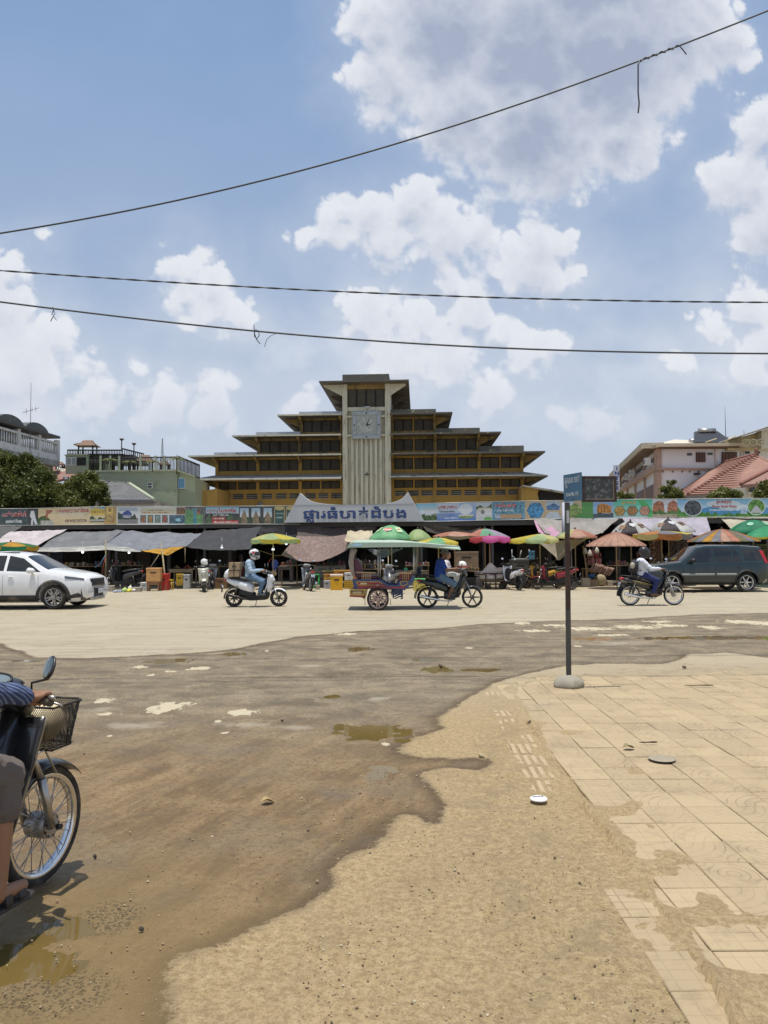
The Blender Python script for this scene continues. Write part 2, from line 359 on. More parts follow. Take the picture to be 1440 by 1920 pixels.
def sdist(P_, V):           # signed distance to polygon, + inside
    A = V; B = np.roll(V, -1, 0); d2 = np.full(len(P_), 1e9); ins = np.zeros(len(P_), bool)
    for a, b in zip(A, B):
        e = b-a; w = P_-a; t = np.clip((w@e)/(e@e+1e-12), 0, 1); q = w-t[:, None]*e; d2 = np.minimum(d2, (q*q).sum(1))
        c = ((a[1] > P_[:, 1]) != (b[1] > P_[:, 1])); xs = (b[0]-a[0])*(P_[:, 1]-a[1])/((b[1]-a[1]) or 1e-9)+a[0]; ins ^= c & (P_[:, 0] < xs)
    return np.sqrt(d2)*np.where(ins, 1, -1)
def ells(P_, L):
    out = np.full(len(P_), -2.0)
    for x, y, rx, ry in L:
        if L is DRY and y < 1200: rx, ry = rx*1.25, ry*1.5
        c = G(x, y); ax = abs(G(x+rx, y).x-c.x); ay = abs(G(x, y-ry).y-G(x, y+ry).y)/2
        r = np.sqrt(((P_[:, 0]-c.x)/ax)**2+((P_[:, 1]-c.y)/ay)**2); out = np.maximum(out, 1-r)
    return out
def npnoise(x, y, seed, freq):     # smooth value noise in numpy
    r = np.random.default_rng(seed).random((256, 256)); ca, sa = math.cos(seed*1.7+.5), math.sin(seed*1.7+.5); x, y = x*ca-y*sa, x*sa+y*ca; fx = x*freq+100; fy = y*freq+100
    ix = np.floor(fx).astype(int); iy = np.floor(fy).astype(int); u = fx-ix; v = fy-iy; u = u*u*(3-2*u); v = v*v*(3-2*v)
    g = lambda a, b: r[a & 255, b & 255]
    return (g(ix, iy)*(1-u)+g(ix+1, iy)*u)*(1-v)+(g(ix, iy+1)*(1-u)+g(ix+1, iy+1)*u)*v
def ground_mat():
    m = bpy.data.materials.new('dusty_ground'); m.use_nodes = True; t = NT(m.node_tree); b = t.n['Principled BSDF']
    co = t.new('ShaderNodeNewGeometry').outputs['Position']
    flat = t.vm('MULTIPLY', co, (1, 1, 0))
    wd = t.attr('wetd').outputs['Fac']; dd = t.attr('dryd').outputs['Fac']; fd = t.attr('filmd').outputs['Fac']; st = t.attr('stony').outputs['Fac']; bk = t.attr('broke').outputs['Fac']; far = t.attr('far').outputs['Fac']; mud = t.attr('mud').outputs['Fac']
    n4 = t.noise(flat, 4, 8, .65); n1 = t.noise(flat, .7, 6, .6); nf = t.noise(flat, 60, 5, .7); nm = t.noise(flat, 18, 6, .65)
    edge = t.m('MULTIPLY_ADD', t.m('SUBTRACT', nm, .5), .20, wd)
    edge = t.m('MULTIPLY_ADD', t.m('SUBTRACT', nf, .5), .09, edge)
    w = t.mr(edge, -.012, .03)
    damp = t.mr(t.m('MULTIPLY_ADD', t.m('SUBTRACT', n4, .5), .14, wd), -.055, .01)       # darker rim creeping into dry dust
    dp = t.mr(t.m('MULTIPLY_ADD', t.m('SUBTRACT', t.noise(t.vm('MULTIPLY', flat, (1, .5, 1)), 9, 6, .7), .5), 3.2, dd), .25, .4)
    fp = t.mr(t.m('MULTIPLY_ADD', t.m('SUBTRACT', n4, .5), 3.0, fd), -.1, .9)
    # dry dust
    near = t.mix(t.mr(nm, .25, .75), (.345, .25, .125), (.47, .36, .205))
    near = t.mix(t.mr(n1, .35, .7, 0, .5), near, (.39, .29, .165)); near = t.mix(t.mr(t.noise(flat, 2.1, 9, .74, .4), .5, .66, 0, .55), near, (.27, .20, .115)); near = t.mix(t.mr(t.noise(t.vm('MULTIPLY', flat, (2.2, .5, 1)), 1.9, 6, .65), .55, .7, 0, .4), near, (.46, .36, .21))
    near = t.mix(t.mr(t.noise(flat, 30, 6, .78), .44, .60, 0, .58), near, (.20, .14, .07))
    speck = t.mr(t.noise(flat, 95, 3, .7), .50, .66)
    near = t.mix(t.m('MULTIPLY', speck, .55), near, (.19, .135, .07))
    sx = t.noise(t.vm('MULTIPLY', flat, (.16, 1.6, 1)), 1.6, 6, .62)
    farc = t.mix(t.mr(sx, .25, .8), (.355, .305, .215), (.43, .375, .275))
    farc = t.mix(t.mr(t.noise(flat, 1.1, 8, .72), .48, .72, 0, .6), farc, (.29, .24, .165))
    farc = t.mix(t.m('MULTIPLY', t.mr(t.noise(flat, 40, 4, .75), .52, .7), .35), farc, (.23, .185, .12))
    # fine cracks and tyre marks across the far carriageway
    trk = t.mr(t.m('ABSOLUTE', t.m('SUBTRACT', t.noise(t.vm('MULTIPLY', flat, (.16, .8, 1)), 1.7, 5, .6, .3), .5)), 0, .014, .55, 0)
    farc = t.mix(trk, farc, (.22, .18, .125))
    dry = t.mix(far, near, farc)
    dry = t.mix(t.m('MULTIPLY', bk, t.mr(n4, .48, .66, 0, .6)), dry, (.25, .19, .115))
    dry = t.mix(t.m('MULTIPLY', damp, .55), dry, (.22, .165, .10))
    # wet mud on tarmac, wheel marks swing up to the right
    rot = t.mapping(flat, rot=(0, 0, R(23)), scale=(1, 1, 1))
    s1 = t.noise(t.vm('MULTIPLY', rot, (1.7, .30, 1)), 2.0, 8, .68, .5)
    s2 = t.noise(t.vm('MULTIPLY', rot, (5, .7, 1)), 1.5, 7, .72, .4)
    wet = t.mix(t.mr(s1, .36, .66), (.135, .088, .042), (.235, .162, .086))
    wet = t.mix(t.mr(s2, .5, .74, 0, .6), wet, (.30, .22, .125))
    b1 = t.noise(flat, 2.3, 9, .72, .3)
    wet = t.mix(t.mr(b1, .48, .62, 0, .55), wet, (.275, .20, .115)); wet = t.mix(t.mr(b1, .32, .44, .6, 0), wet, (.105, .075, .043))
    gry = t.mr(t.noise(flat, .9, 6, .65), .46, .62)
    wet = t.mix(t.m('MULTIPLY', gry, .38), wet, (.17, .145, .108))
    wfar = t.mix(t.mr(t.noise(t.vm('MULTIPLY', flat, (.35, 1, 1)), 2.4, 7, .68), .3, .7), (.125, .10, .066), (.245, .20, .138))
    wfar = t.mix(t.mr(b1, .50, .60, 0, .5), wfar, (.31, .265, .19)); wfar = t.mix(t.mr(b1, .36, .46, .55, 0), wfar, (.085, .066, .042))
    wet = t.mix(t.attr('wfar').outputs['Fac'], wet, wfar)
    rim = t.mr(t.m('MULTIPLY_ADD', t.m('SUBTRACT', n4, .5), .2, wd), 0, .20, 1, 0)
    wet = t.mix(t.m('MULTIPLY', rim, .82), wet, (.078, .052, .026))
    wet = t.mix(t.mr(t.noise(flat, 26, 6, .78), .47, .62, 0, .58), wet, (.09, .065, .036))
    wet = t.mix(1.0, wet, (1.06, 1.03, .98), 'MULTIPLY')
    wet = t.mix(t.m('MULTIPLY', t.mr(t.noise(flat, 120, 3, .7), .56, .66), .75), wet, (.055, .043, .03))
    wet = t.mix(t.m('MULTIPLY', t.mr(t.noise(flat, 150, 2, .6), .66, .72), .6), wet, (.45, .40, .30))
    wet = t.mix(t.m('MULTIPLY', mud, .7), wet, (.20, .135, .052))
    stn = t.new('ShaderNodeTexVoronoi'); t.put(stn.inputs['Vector'], flat); stn.inputs['Scale'].default_value = 75; stn.inputs['Randomness'].default_value = 1
    sc_ = t.mr(stn.outputs['Distance'], .1, .5)
    stc = t.mix(stn.outputs['Color'], (.10, .07, .04), (.30, .24, .15))
    wet = t.mix(t.m('MULTIPLY', st, t.mr(sc_, 0, 1, .5, .15)), wet, stc)
    wet = t.mix(t.m('MULTIPLY', fp, .6), wet, (.36, .315, .24))
    # joint of the old slabs
    sep = t.n.new('ShaderNodeSeparateXYZ'); t.l.new(flat, sep.inputs[0])
    jy = t.m('ABSOLUTE', t.m('SUBTRACT', t.m('MULTIPLY_ADD', t.noise(flat, 1.5, 3), .12, sep.outputs[1]), 9.75))
    jm = t.m('MULTIPLY', t.mr(jy, .006, .03, .7, 0), t.mr(wd, 0, .1))
    wet = t.mix(jm, wet, (.05, .04, .03))
    W = t.m('MULTIPLY', w, t.m('SUBTRACT', 1.0, dp))
    col = t.mix(w, dry, wet); col = t.mix(t.m('MULTIPLY', dp, w), col, (.50, .43, .30))
    t.l.new(col, b.inputs['Base Color'])
    rw = t.m('ADD', t.mr(b1, .36, .56, .42, .8), t.m('MULTIPLY', nf, .12)); rw = t.m('SUBTRACT', rw, t.m('MULTIPLY', mud, .22))
    rr = t.m('ADD', t.m('MULTIPLY', W, rw), t.m('MULTIPLY', t.m('SUBTRACT', 1.0, W), .92)); t.l.new(rr, b.inputs['Roughness'])
    b.inputs['Specular IOR Level'].default_value = .3
    h = t.m('ADD', t.m('MULTIPLY', nf, t.m('MULTIPLY_ADD', W, -.45, .9)), t.m('MULTIPLY', nm, 1.1))
    h = t.m('ADD', h, t.m('MULTIPLY', st, t.m('MULTIPLY', sc_, -.9)))
    h = t.m('ADD', h, t.m('MULTIPLY', W, t.m('MULTIPLY', s2, 1.2)))
    h = t.m('ADD', h, t.m('MULTIPLY', bk, t.m('MULTIPLY', n4, 4.0)))
    h = t.m('MULTIPLY_ADD', w, -.35, h)
    t.l.new(t.bump(h, .9, .016), b.inputs['Normal']); return m
GM = ground_mat()
SINK = G(*(0, 0)) if 0 else None
def relief(X, Y, wd, pud, bk, inst):
    z = (npnoise(X, Y, 1, 3.1)-.5)*.010+(npnoise(X, Y, 2, 9)-.5)*.006+(npnoise(X, Y, 3, 27)-.5)*.004
    z = z*np.clip(14/np.maximum(Y, 1), .25, 1)
    z += np.where(wd > 0, -np.minimum(wd, .05)*.14, 0)
    z += np.clip(bk*3, 0, 1)*((npnoise(X, Y, 4, 6)-.45)*.03+(npnoise(X, Y, 5, 19)-.5)*.016)
    pn = pud+(npnoise(X, Y, 6, 11)-.5)*.9+(npnoise(X, Y, 7, 35)-.5)*.3
    z -= np.clip(pn*2.2, 0, 1)*.022+np.clip(pud+.35, 0, 1)*.004
    z -= np.clip(inst*14, 0, 1)*.017; z += np.clip(npnoise(X, Y, 8, 1.9)*.6+npnoise(X, Y, 9, 6)*.4-.36, 0, 1)*np.where(inst > 0, np.exp(-np.maximum(inst, 0)/.3)*.07+.034, 0)
    z += np.exp(-(inst/.07)**2)*.012*npnoise(X, Y, 10, 5)
    return z
def make_ground():
    ys = []
    py = 7000.0
    while py > 1066: ys.append(G(720, py).y); py -= 1.9 if py < 1960 else 12 if py < 2500 else 90
    ys = np.array(ys); us = np.linspace(-.78, .78, 660)
    Y = np.repeat(ys[:, None], len(us), 1); X = us[None, :]*(Y+2.6)
    X = X.ravel(); Y = Y.ravel(); Pt = np.stack([X, Y], 1)
    wd = sdist(Pt, WET); bk = sdist(Pt, BROKE); tl = sdist(Pt, TILE); pud = ells(Pt, PUD); dd = ells(Pt, DRY); fd = ells(Pt, FILM); st = np.clip(ells(Pt, STONY)*2.2, 0, 1)
    wd = wd+(npnoise(X, Y, 21, 2.2)-.5)*.10+(npnoise(X, Y, 22, 6)-.5)*.05
    Z = relief(X, Y, wd, pud, bk, tl)
    N = len(us); M = len(ys); i = np.arange(M-1)[:, None]*N+np.arange(N-1)[None, :]
    F = np.stack([i, i+1, i+N+1, i+N], -1).reshape(-1, 4)
    me = bpy.data.meshes.new('ground'); me.vertices.add(len(X)); me.vertices.foreach_set('co', np.stack([X, Y, Z], 1).ravel())
    me.loops.add(F.size); me.loops.foreach_set('vertex_index', F.ravel()); me.polygons.add(len(F))
    me.polygons.foreach_set('loop_start', np.arange(len(F))*4); me.polygons.foreach_set('use_smooth', [True]*len(F)); me.update(calc_edges=True)
    far = np.clip((Y-7)/5, 0, 1)
    c = G(80, 1800); mud = np.clip(1.5-np.sqrt(((X-c.x)/.75)**2+((Y-c.y)/.85)**2), 0, 1)
    for n, a in (('wetd', np.clip(wd, -1, 1)), ('dryd', dd), ('filmd', fd), ('stony', st), ('broke', np.clip(bk*3+.1, 0, 1)), ('far', far), ('mud', mud), ('wfar', np.clip((Y-5.6)/2.6, 0, 1))):
        at = me.attributes.new(n, 'FLOAT', 'POINT'); at.data.foreach_set('value', a.astype(np.float32))
    me.materials.append(GM); o = bpy.data.objects.new('road', me); COL.objects.link(o); reg(o, kind='structure')
    b = MB(); b.bx(-400, 400, -150, 600, -1.0, -.06); g = b.build('ground', mat('far_ground', (.38, .335, .245), .95, var=.12, scale=.15)); reg(g, kind='structure')
make_ground()
def water_mat():
    m = bpy.data.materials.new('muddy_water'); m.use_nodes = True; t = NT(m.node_tree); b = t.n['Principled BSDF']
    co = t.new('ShaderNodeNewGeometry').outputs['Position']
    t.l.new(t.mix(t.noise(co, 3, 4), (.10, .068, .020), (.17, .118, .040)), b.inputs['Base Color']); b.inputs['Roughness'].default_value = .035
    b.inputs['IOR'].default_value = 1.33; b.inputs['Specular IOR Level'].default_value = .6
    t.l.new(t.bump(t.noise(co, 25, 3), .05, .003), b.inputs['Normal']); return m
WM = water_mat()
for pk, (x, y, rx, ry) in enumerate(PUD):
    c = G(x, y); ax = abs(G(x+rx, y).x-c.x)*1.5; ay = abs(G(x, y-ry).y-G(x, y+ry).y)/2*1.5
    b = MB(); b.add([(c.x+ax*math.cos(a), c.y+ay*math.sin(a), -.0125-pk*.00012) for a in (2*math.pi*k/28 for k in range(28))], [list(range(28))])
    reg(b.build('puddle', WM), kind='structure')
# ------------------------------------------------------------------ pavement tiles
def tile_mat(name, kind):
    m = bpy.data.materials.new(name); m.use_nodes = True; t = NT(m.node_tree); b = t.n['Principled BSDF']
    oc = t.new('ShaderNodeTexCoord').outputs['Object']; wp = t.new('ShaderNodeNewGeometry').outputs['Position']
    s = t.n.new('ShaderNodeSeparateXYZ'); t.l.new(oc, s.inputs[0]); x, y = s.outputs[0], s.outputs[1]
    H = .14; lines = None
    def ring(cx, cy, rads, wd=.0030):
        nonlocal lines
        d = t.m('SQRT', t.m('ADD', t.m('POWER', t.m('SUBTRACT', x, cx), 2), t.m('POWER', t.m('SUBTRACT', y, cy), 2)))
        for r in rads:
            v = t.mr(t.m('ABSOLUTE', t.m('SUBTRACT', d, r)), wd*.5, wd*1.6, 1, 0); lines = v if lines is None else t.m('MAXIMUM', lines, v)
    def grid(st, wd=.0026, which='xy'):
        nonlocal lines
        for ax, q in (('x', x), ('y', y)):
            if ax not in which: continue
            f = t.m('ABSOLUTE', t.m('SUBTRACT', t.m('FRACT', t.m('MULTIPLY_ADD', q, 1/st, .5)), .5)); v = t.mr(f, wd/st*.5, wd/st*1.6, 1, 0)
            lines = v if lines is None else t.m('MAXIMUM', lines, v)
    if kind == 'arc': ring(-H, -H, (.10, .155, .21, .262)); ring(H, H, (.05, .10))
    elif kind == 'brick': grid(.07, which='y'); grid(.093, which='x')
    elif kind == 'scroll': ring(0, 0, (.035, .075, .118)); ring(-H, -H, (.05, .09)); ring(H, H, (.05, .09))
    g = t.noise(wp, 3, 7, .65); f = t.noise(wp, 70, 4, .7)
    c = t.mix(t.mr(g, .3, .7), (.315, .235, .14), (.405, .31, .19))
    c = t.mix(t.m('MULTIPLY', t.mr(t.noise(wp, 1.1, 5, .6), .5, .7), .45), c, (.30, .25, .185))
    c = t.mix(t.m('MULTIPLY', t.mr(f, .5, .7), .3), c, (.20, .15, .09))
    dust = t.mr(t.noise(wp, 1.7, 7, .72, .3), .32, .56)
    c = t.mix(t.m('MULTIPLY', dust, .8), c, (.395, .305, .18))
    rev = t.m('MULTIPLY', lines, t.mr(dust, 0, 1, 1.0, .25)) if lines is not None else 0.0
    c = t.mix(t.m('MULTIPLY', rev, .62), c, (.16, .115, .07))
    c = t.mix(t.mr(t.noise(wp, 5, 8, .75, .4), .5, .66, 0, .45), c, (.235, .175, .11))
    oi = t.new('ShaderNodeObjectInfo').outputs['Random']
    hs = t.n.new('ShaderNodeHueSaturation'); t.l.new(c, hs.inputs['Color']); t.l.new(t.mr(oi, 0, 1, .90, 1.06, False), hs.inputs['Value'])
    t.l.new(hs.outputs[0], b.inputs['Base Color']); b.inputs['Roughness'].default_value = .85
    h = t.m('ADD', t.m('MULTIPLY', f, .35), t.m('MULTIPLY', rev, -1.0)); t.l.new(t.bump(h, .6, .006), b.inputs['Normal']); return m
TS = .28
TM = [tile_mat('paving_'+k, k) for k in ('arc', 'brick', 'scroll')]
def make_tiles():
    pv = empty('pavement', None, None); pv['kind'] = 'structure'
    dirtm = mat('joint_dirt', (.24, .18, .11), .95, bump=.4)
    prot = []
    for k, m in enumerate(TM):
        b = MB(); q = TS/2-.0022; w = .0045
        b.v = [(-q, -q, -.05), (q, -q, -.05), (q, q, -.05), (-q, q, -.05), (-q, -q, -w), (q, -q, -w), (q, q, -w), (-q, q, -w), (-q+w, -q+w, 0), (q-w, -q+w, 0), (q-w, q-w, 0), (-q+w, q-w, 0)]
        b.f = [(0,1,5,4),(1,2,6,5),(2,3,7,6),(3,0,4,7),(4,5,9,8),(5,6,10,9),(6,7,11,10),(7,4,8,11),(8,9,10,11)]; b.mi = [0]*9; b.sm = [False]*9
        o = b.build('paving_tile', m, pv); prot.append(o)
    cells = []
    for i in range(-2, 60):
        for j in range(0, 42):
            x = .9+i*TS; y = 1.6+j*TS-.02
            if y > 9.9: continue
            u = x/y
            s = sdist(np.array([[x, y]]), TILE)[0]
            if s > -.06 and x > .3 and x < 9: cells.append((y if u < .56 and y > 2.3 else y+100, x, i, j, s))
    cells.sort(); first = set(); bmx = MB()
    for k, (y, x, i, j, s) in enumerate(cells):
        if y > 50: y -= 100; k = 999
        # patterned fields: arcs alternate, borders of small brick marks
        if s < .34: kd = 1
        else: kd = 0 if (i*7+j*3) % 5 else 2
        tilt = random.uniform(-.010, .010), random.uniform(-.010, .010)
        if random.random() < .06: tilt = (random.uniform(-.035, .035), random.uniform(-.03, .03))
        rz = (((i & 1)*1+(j & 1)*2) % 4)*R(90) if kd != 1 else (R(90) if (i+j) % 2 else 0)
        z = .0045+random.uniform(-.003, .0025)
        if k < 297:
            if kd in first: o = prot[kd].copy(); COL.objects.link(o)
            else: o = prot[kd]; first.add(kd)
            o.location = (x, y, z); o.rotation_euler = (*tilt, rz)
        else:
            q = TS/2-.002; bmx.bx(x-q, x+q, y-q, y+q, -.03, z)
    if bmx.v: o = bmx.build('paving_tiles', TM[1], pv); o['kind'] = 'stuff'
    # bedding of dirt just below the tiles
    # ribbed kerb tiles along the broken edge
    ribm = TM[1]; proto = None
    ga, gb = G(930, 1302), G(1040, 1505); dv = (gb-ga); nn_ = int(dv.length/.315); L = [(ga+dv*(i/nn_), math.atan2(dv.y, dv.x)+R(90)) for i in range(nn_)]
    for n, (c, a) in enumerate(L):
        if proto is None:
            b = MB(); b.bx(-.13, .13, -.15, .15, -.04, 0)
            for k in range(4): b.bx(-.115+k*.062, -.078+k*.062, -.14, .14, 0, .014)
            proto = b.build('ribbed_tile', dirtm if 0 else mat('ribbed_paving', (.40, .31, .19), .9, bump=.4, dirt=(.28, .21, .13), dscale=6), pv, bevel=.005); o = proto
        else: o = proto.copy(); COL.objects.link(o)
        o.location = (c.x, c.y, random.uniform(-.019, -.008)); o.rotation_euler = (random.uniform(-.03, .03), random.uniform(-.03, .03), a)
        pass
make_tiles()
# pebbles and crumbs scattered over the dirt
def make_pebbles():
    t = MB()
    for k in range(2600):
        if random.random() < .6:
            px = random.uniform(560, 1340); py = random.uniform(1400, 1930)
        else: px = random.uniform(0, 1440); py = random.uniform(1190, 1930)
        g = G(px, py); s = sdist(np.array([[g.x, g.y]]), TILE)[0]
        if s > .1 and random.random() < .8: continue
        r = min(.009, abs(random.gauss(0, .0022))+.001)+g.y*.00028; a = random.random()*6.28; vs = []
        for zz, q in ((-.2, .8), (.45, 1.0), (.95, .55)):
            for i in range(5): th = a+i*1.2566; e = q*random.uniform(.75, 1.2); vs.append((g.x+r*e*math.cos(th), g.y+r*e*math.sin(th), r*zz*.8))
        t.add(vs, [(i, (i+1) % 5, 5+(i+1) % 5, 5+i) for i in range(5)]+[(5+i, 5+(i+1) % 5, 10+(i+1) % 5, 10+i) for i in range(5)]+[(10, 11, 12, 13, 14)], random.choice((0, 0, 0, 0, 0, 1, 3, 2)))
    o = t.build('pebbles', [mat('pebble', (.30, .22, .13), .9), mat('dark_pebble', (.10, .075, .05), .8), mat('pale_pebble', (.46, .39, .27), .9), mat('brown_pebble', (.18, .12, .07), .9)]); o['kind'] = 'stuff'
make_pebbles()
# ------------------------------------------------------------------ market hall
YEL = mat('ochre_wall', (.37, .225, .055), .85, var=.12, scale=3, dirt=(.17, .115, .05), dscale=1.1, streak=1.2, bump=.15, bscale=25, dlo=.5, dhi=.8)
YELG = mat('grimy_ochre', (.30, .20, .07), .88, var=.2, scale=2, dirt=(.11, .085, .05), dscale=1.4, streak=1, bump=.2, dlo=.42, dhi=.7)
CREAM = mat('weathered_cream', (.56, .53, .41), .85, var=.12, scale=2, dirt=(.20, .18, .13), dscale=2.2, streak=2.2, bump=.3, bscale=30, dlo=.5, dhi=.72)
SLAB = mat('concrete_slab', (.36, .34, .29), .9, var=.15, scale=2, dirt=(.10, .09, .07), dscale=1.3, bump=.2, dlo=.45, dhi=.7)
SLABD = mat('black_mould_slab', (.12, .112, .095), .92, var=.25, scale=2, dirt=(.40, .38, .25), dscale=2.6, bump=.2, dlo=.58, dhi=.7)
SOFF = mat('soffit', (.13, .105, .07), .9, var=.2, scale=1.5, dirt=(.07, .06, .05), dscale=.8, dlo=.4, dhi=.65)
ZINC = mat('zinc_sheet', (.44, .45, .46), .5, .3, var=.12, scale=2, dirt=(.28, .28, .27), dscale=1.2)
SHUT = mat('dark_shutter', (.095, .083, .064), .75, var=.25, scale=3, dirt=(.05, .045, .036), dscale=2)
SHUTF = mat('shutter_frame', (.035, .030, .025), .7)
GREYM = mat('grey_sheet', (.30, .31, .31), .6, .2, dirt=(.18, .18, .17), dscale=2)
def market_hall():
    F = Frame(P(687, 1027, 70.0).xy.to_3d(), R(-2.66)); root = empty('market_hall', 'stepped ochre market hall with tiered overhanging eaves and a tall cream clock tower', 'market building', F.o, F.rz)
    Z = lambda py, px=687, y=0: F.at(px, py, y)[1]
    X = lambda px, py=850, y=0: F.at(px, py, y)[0]
    DB = 26.0                                              # how far the hall runs back
    # (body left px, body right px, z bottom py, window top py, window bottom py, eave top py, eave left tip, eave right tip)
    T = [(404, 981, 960, 900.5, 915.5, 888, 369, 1020),
         (404, 981, 888, 859.5, 880.5, 853, 364, 1016),
         (482, 899.5, 853, 824.5, 846, 816.8, 444.5, 936),
         (562.5, 818, 816.8, 787, 808.5, 779.6, 527, 847.5)]
    zb = [0.0]; LW = X(643); RW = X(733)
    for k, (bl, br, pb, wt, wb, et, el, er) in enumerate(T):
        z0 = 0 if k == 0 else Z(pb); z1 = Z(et)-.02; xl, xr = X(bl), X(br)
        for side in (0, 1):
            xa, xb = (xl, LW) if side == 0 else (RW, xr)
            zw0, zw1 = Z(wb), Z(wt); b = MB()
            # front wall with a window strip, then the flank running back
            b.bx(xa, xb, 0, .25, z0, zw0); b.bx(xa, xb, 0, .25, zw1, z1)
            nb = {0: 3, 1: 3, 2: 2, 3: 1}[k]; w = .32
            edges = [xa+(xb-xa)*i/nb for i in range(nb+1)]
            for i, e in enumerate(edges): 
                a0 = max(xa, e-w/2); a1 = min(xb, e+w/2)
                if a1-a0 < w: a0, a1 = (xa, xa+w*.9) if i == 0 else (xb-w*.9, xb)
                b.bx(a0, a1, -.06, .25, zw0, zw1)
                if k: b.bx(a0, a1, -.06, -.001, z0, zw0)
                else: b.bx(a0, a1, -.06, -.001, 0, zw0)
            b.bx(xa, xb, .251, .45, zw0, zw1, 1)
            fl = xl if side == 0 else xr
            b.bx(min(fl, fl+(.25 if side == 0 else -.25)), max(fl, fl+(.25 if side == 0 else -.25)), .26, DB, z0, z1)
            b.build('wall', [YEL if k < 2 else YELG, SHUTF], root)
            for i in range(nb):
                e0, e1 = edges[i]+w/2, edges[i+1]-w/2
                if i == 0: e0 = xa+w
                if i == nb-1: e1 = xb-w
                mid = (e0+e1)/2
                mu = MB().bx(mid-.07, mid+.07, .0, .18, zw0, zw1).build('mullion', YEL if not (side == 0 and k > 0) else SHUTF, root)
                for a0, a1 in ((e0, mid-.07), (mid+.07, e1)):
                    for h in (0, 1):
                        p0 = a0+(a1-a0)*h/2+.03; p1 = a0+(a1-a0)*(h+1)/2-.03
                        s = MB(); n = 9; H = (zw1-zw0-.14)
                        s.bx(p0, p1, .10, .13, zw0+.05, zw1-.05)
                        for q in range(n): s.box(((p0+p1)/2, .085, zw0+.07+H*(q+.5)/n), (p1-p0-.08, .05, H/n*.45), 0, (R(25), 0, 0))
                        s.bx(p0, p0+.05, .06, .10, zw0+.05, zw1-.05, 1); s.bx(p1-.05, p1, .06, .10, zw0+.05, zw1-.05, 1)
                        s.build('shutter', [SHUT, SHUTF], root)
        # eave slab all round, thin front edge, soffit dark with brackets
        ex0, ex1 = X(el), X(er); ze = Z({0: 900.5, 1: 857, 2: 821, 3: 784.5}[k]); ov = 1.9
        for side in (0, 1):
            b = MB(); s = 1 if side else -1; xi = RW if side else LW; xb = xr if side else xl; xt = ex1 if side else ex0
            zt = Z(et)
            th = .14; drop = (zt-ze) if k == 0 else (zt-ze)*.35
            if k == 0: drop = zt-ze-.12
            A = [(xi, -ov, zt-drop), (xt, -ov, zt-drop), (xt, DB, zt-drop), (xb, DB, zt), (xb, .0, zt), (xi, .0, zt)]
            lo = [(x, y, z-th) for x, y, z in A]
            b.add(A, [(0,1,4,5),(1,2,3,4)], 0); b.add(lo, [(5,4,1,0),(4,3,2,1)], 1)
            b.add(A+lo, [(0,6,7,1),(1,7,8,2),(2,8,9,3),(0,5,11,6)], 2)
            if side == 0: b.flip()
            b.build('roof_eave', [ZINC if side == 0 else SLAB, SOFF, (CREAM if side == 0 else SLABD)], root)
            for i in range(9):                             # sloped brackets under the side overhang
                y = .3+i*(DB-1)/8; br = MB()
                br.add([(xb, y-.1, zt-.15), (xb, y+.1, zt-.15), (xb, y+.1, zt-1.0), (xb, y-.1, zt-1.0), (xb+s*abs(xt-xb)*.9, y-.1, zt-drop-.16), (xb+s*abs(xt-xb)*.9, y+.1, zt-drop-.16)], [(0,4,5,1),(3,2,5,4),(0,3,4),(1,5,2)]); br.build('eave_bracket', YELG if i == 0 else SOFF, root)
            nb = {0: 3, 1: 3, 2: 2, 3: 1}[k]
            xa_, xb_ = (xl, LW) if side == 0 else (RW, xr)
            for i in range(nb+1):
                x = xa_+(xb_-xa_)*i/nb; x = min(max(x, xa_+.15), xb_-.15); br = MB()
                br.add([(x-.1, 0, zt-.15), (x+.1, 0, zt-.15), (x+.1, 0, zt-.75), (x-.1, 0, zt-.75), (x-.1, -ov*.85, zt-drop-.15), (x+.1, -ov*.85, zt-drop-.15)], [(0,4,5,1),(3,2,5,4),(0,3,4),(1,5,2)]); br.build('eave_bracket', YELG, root)
        # parapet upstand where the next tier steps in
        if k > 0:
            nl, nr = ((482, 899.5), (562.5, 818), (643, 733))[k-1]
            zt = Z(et); zp = Z({1: 846, 2: 809, 3: 772}[k])
            b = MB().bx(xl, X(nl)+.1, -.5, DB, zt, zp); b.build('parapet', ZINC, root)
            zp = Z({1: 840.5, 2: 806.5, 3: 770.5}[k]); b = MB().bx(X(nr)-.1, xr, -.5, DB, zt, zp); b.build('parapet', SLABD, root)
    # vents in the ground floor
    for u0, u1 in [(255,338),(362,438),(465,547),(580,658),(692,770),(795,880),(913,995),(1018,1090),(1115,1195)]:
        a, c = X(350+u0/4.114), X(350+u1/4.114); vb = MB()
        for j in range(3):
            z = Z(925.2+j*3.3); vb.bx(a, c, -.07, -.02, z-.075, z+.05, 0); vb.bx(a-.02, c+.02, -.09, -.02, z-.115, z-.075, 1)
        vb.build('vent', [SHUTF, SLAB], root)
    for u0, u1 in [(230,302),(322,392),(415,492),(521,604),(625,698),(721,803),(832,914),(936,1009),(1031,1113)]:
        a, c = X(680+u0/3.789), X(680+u1/3.789); vb = MB()
        for j in range(3):
            z = Z(922.0+j*3.3); vb.bx(a, c, -.07, -.02, z-.075, z+.05, 0); vb.bx(a-.02, c+.02, -.09, -.02, z-.115, z-.075, 1)
        vb.build('vent', [SHUTF, SLAB], root)
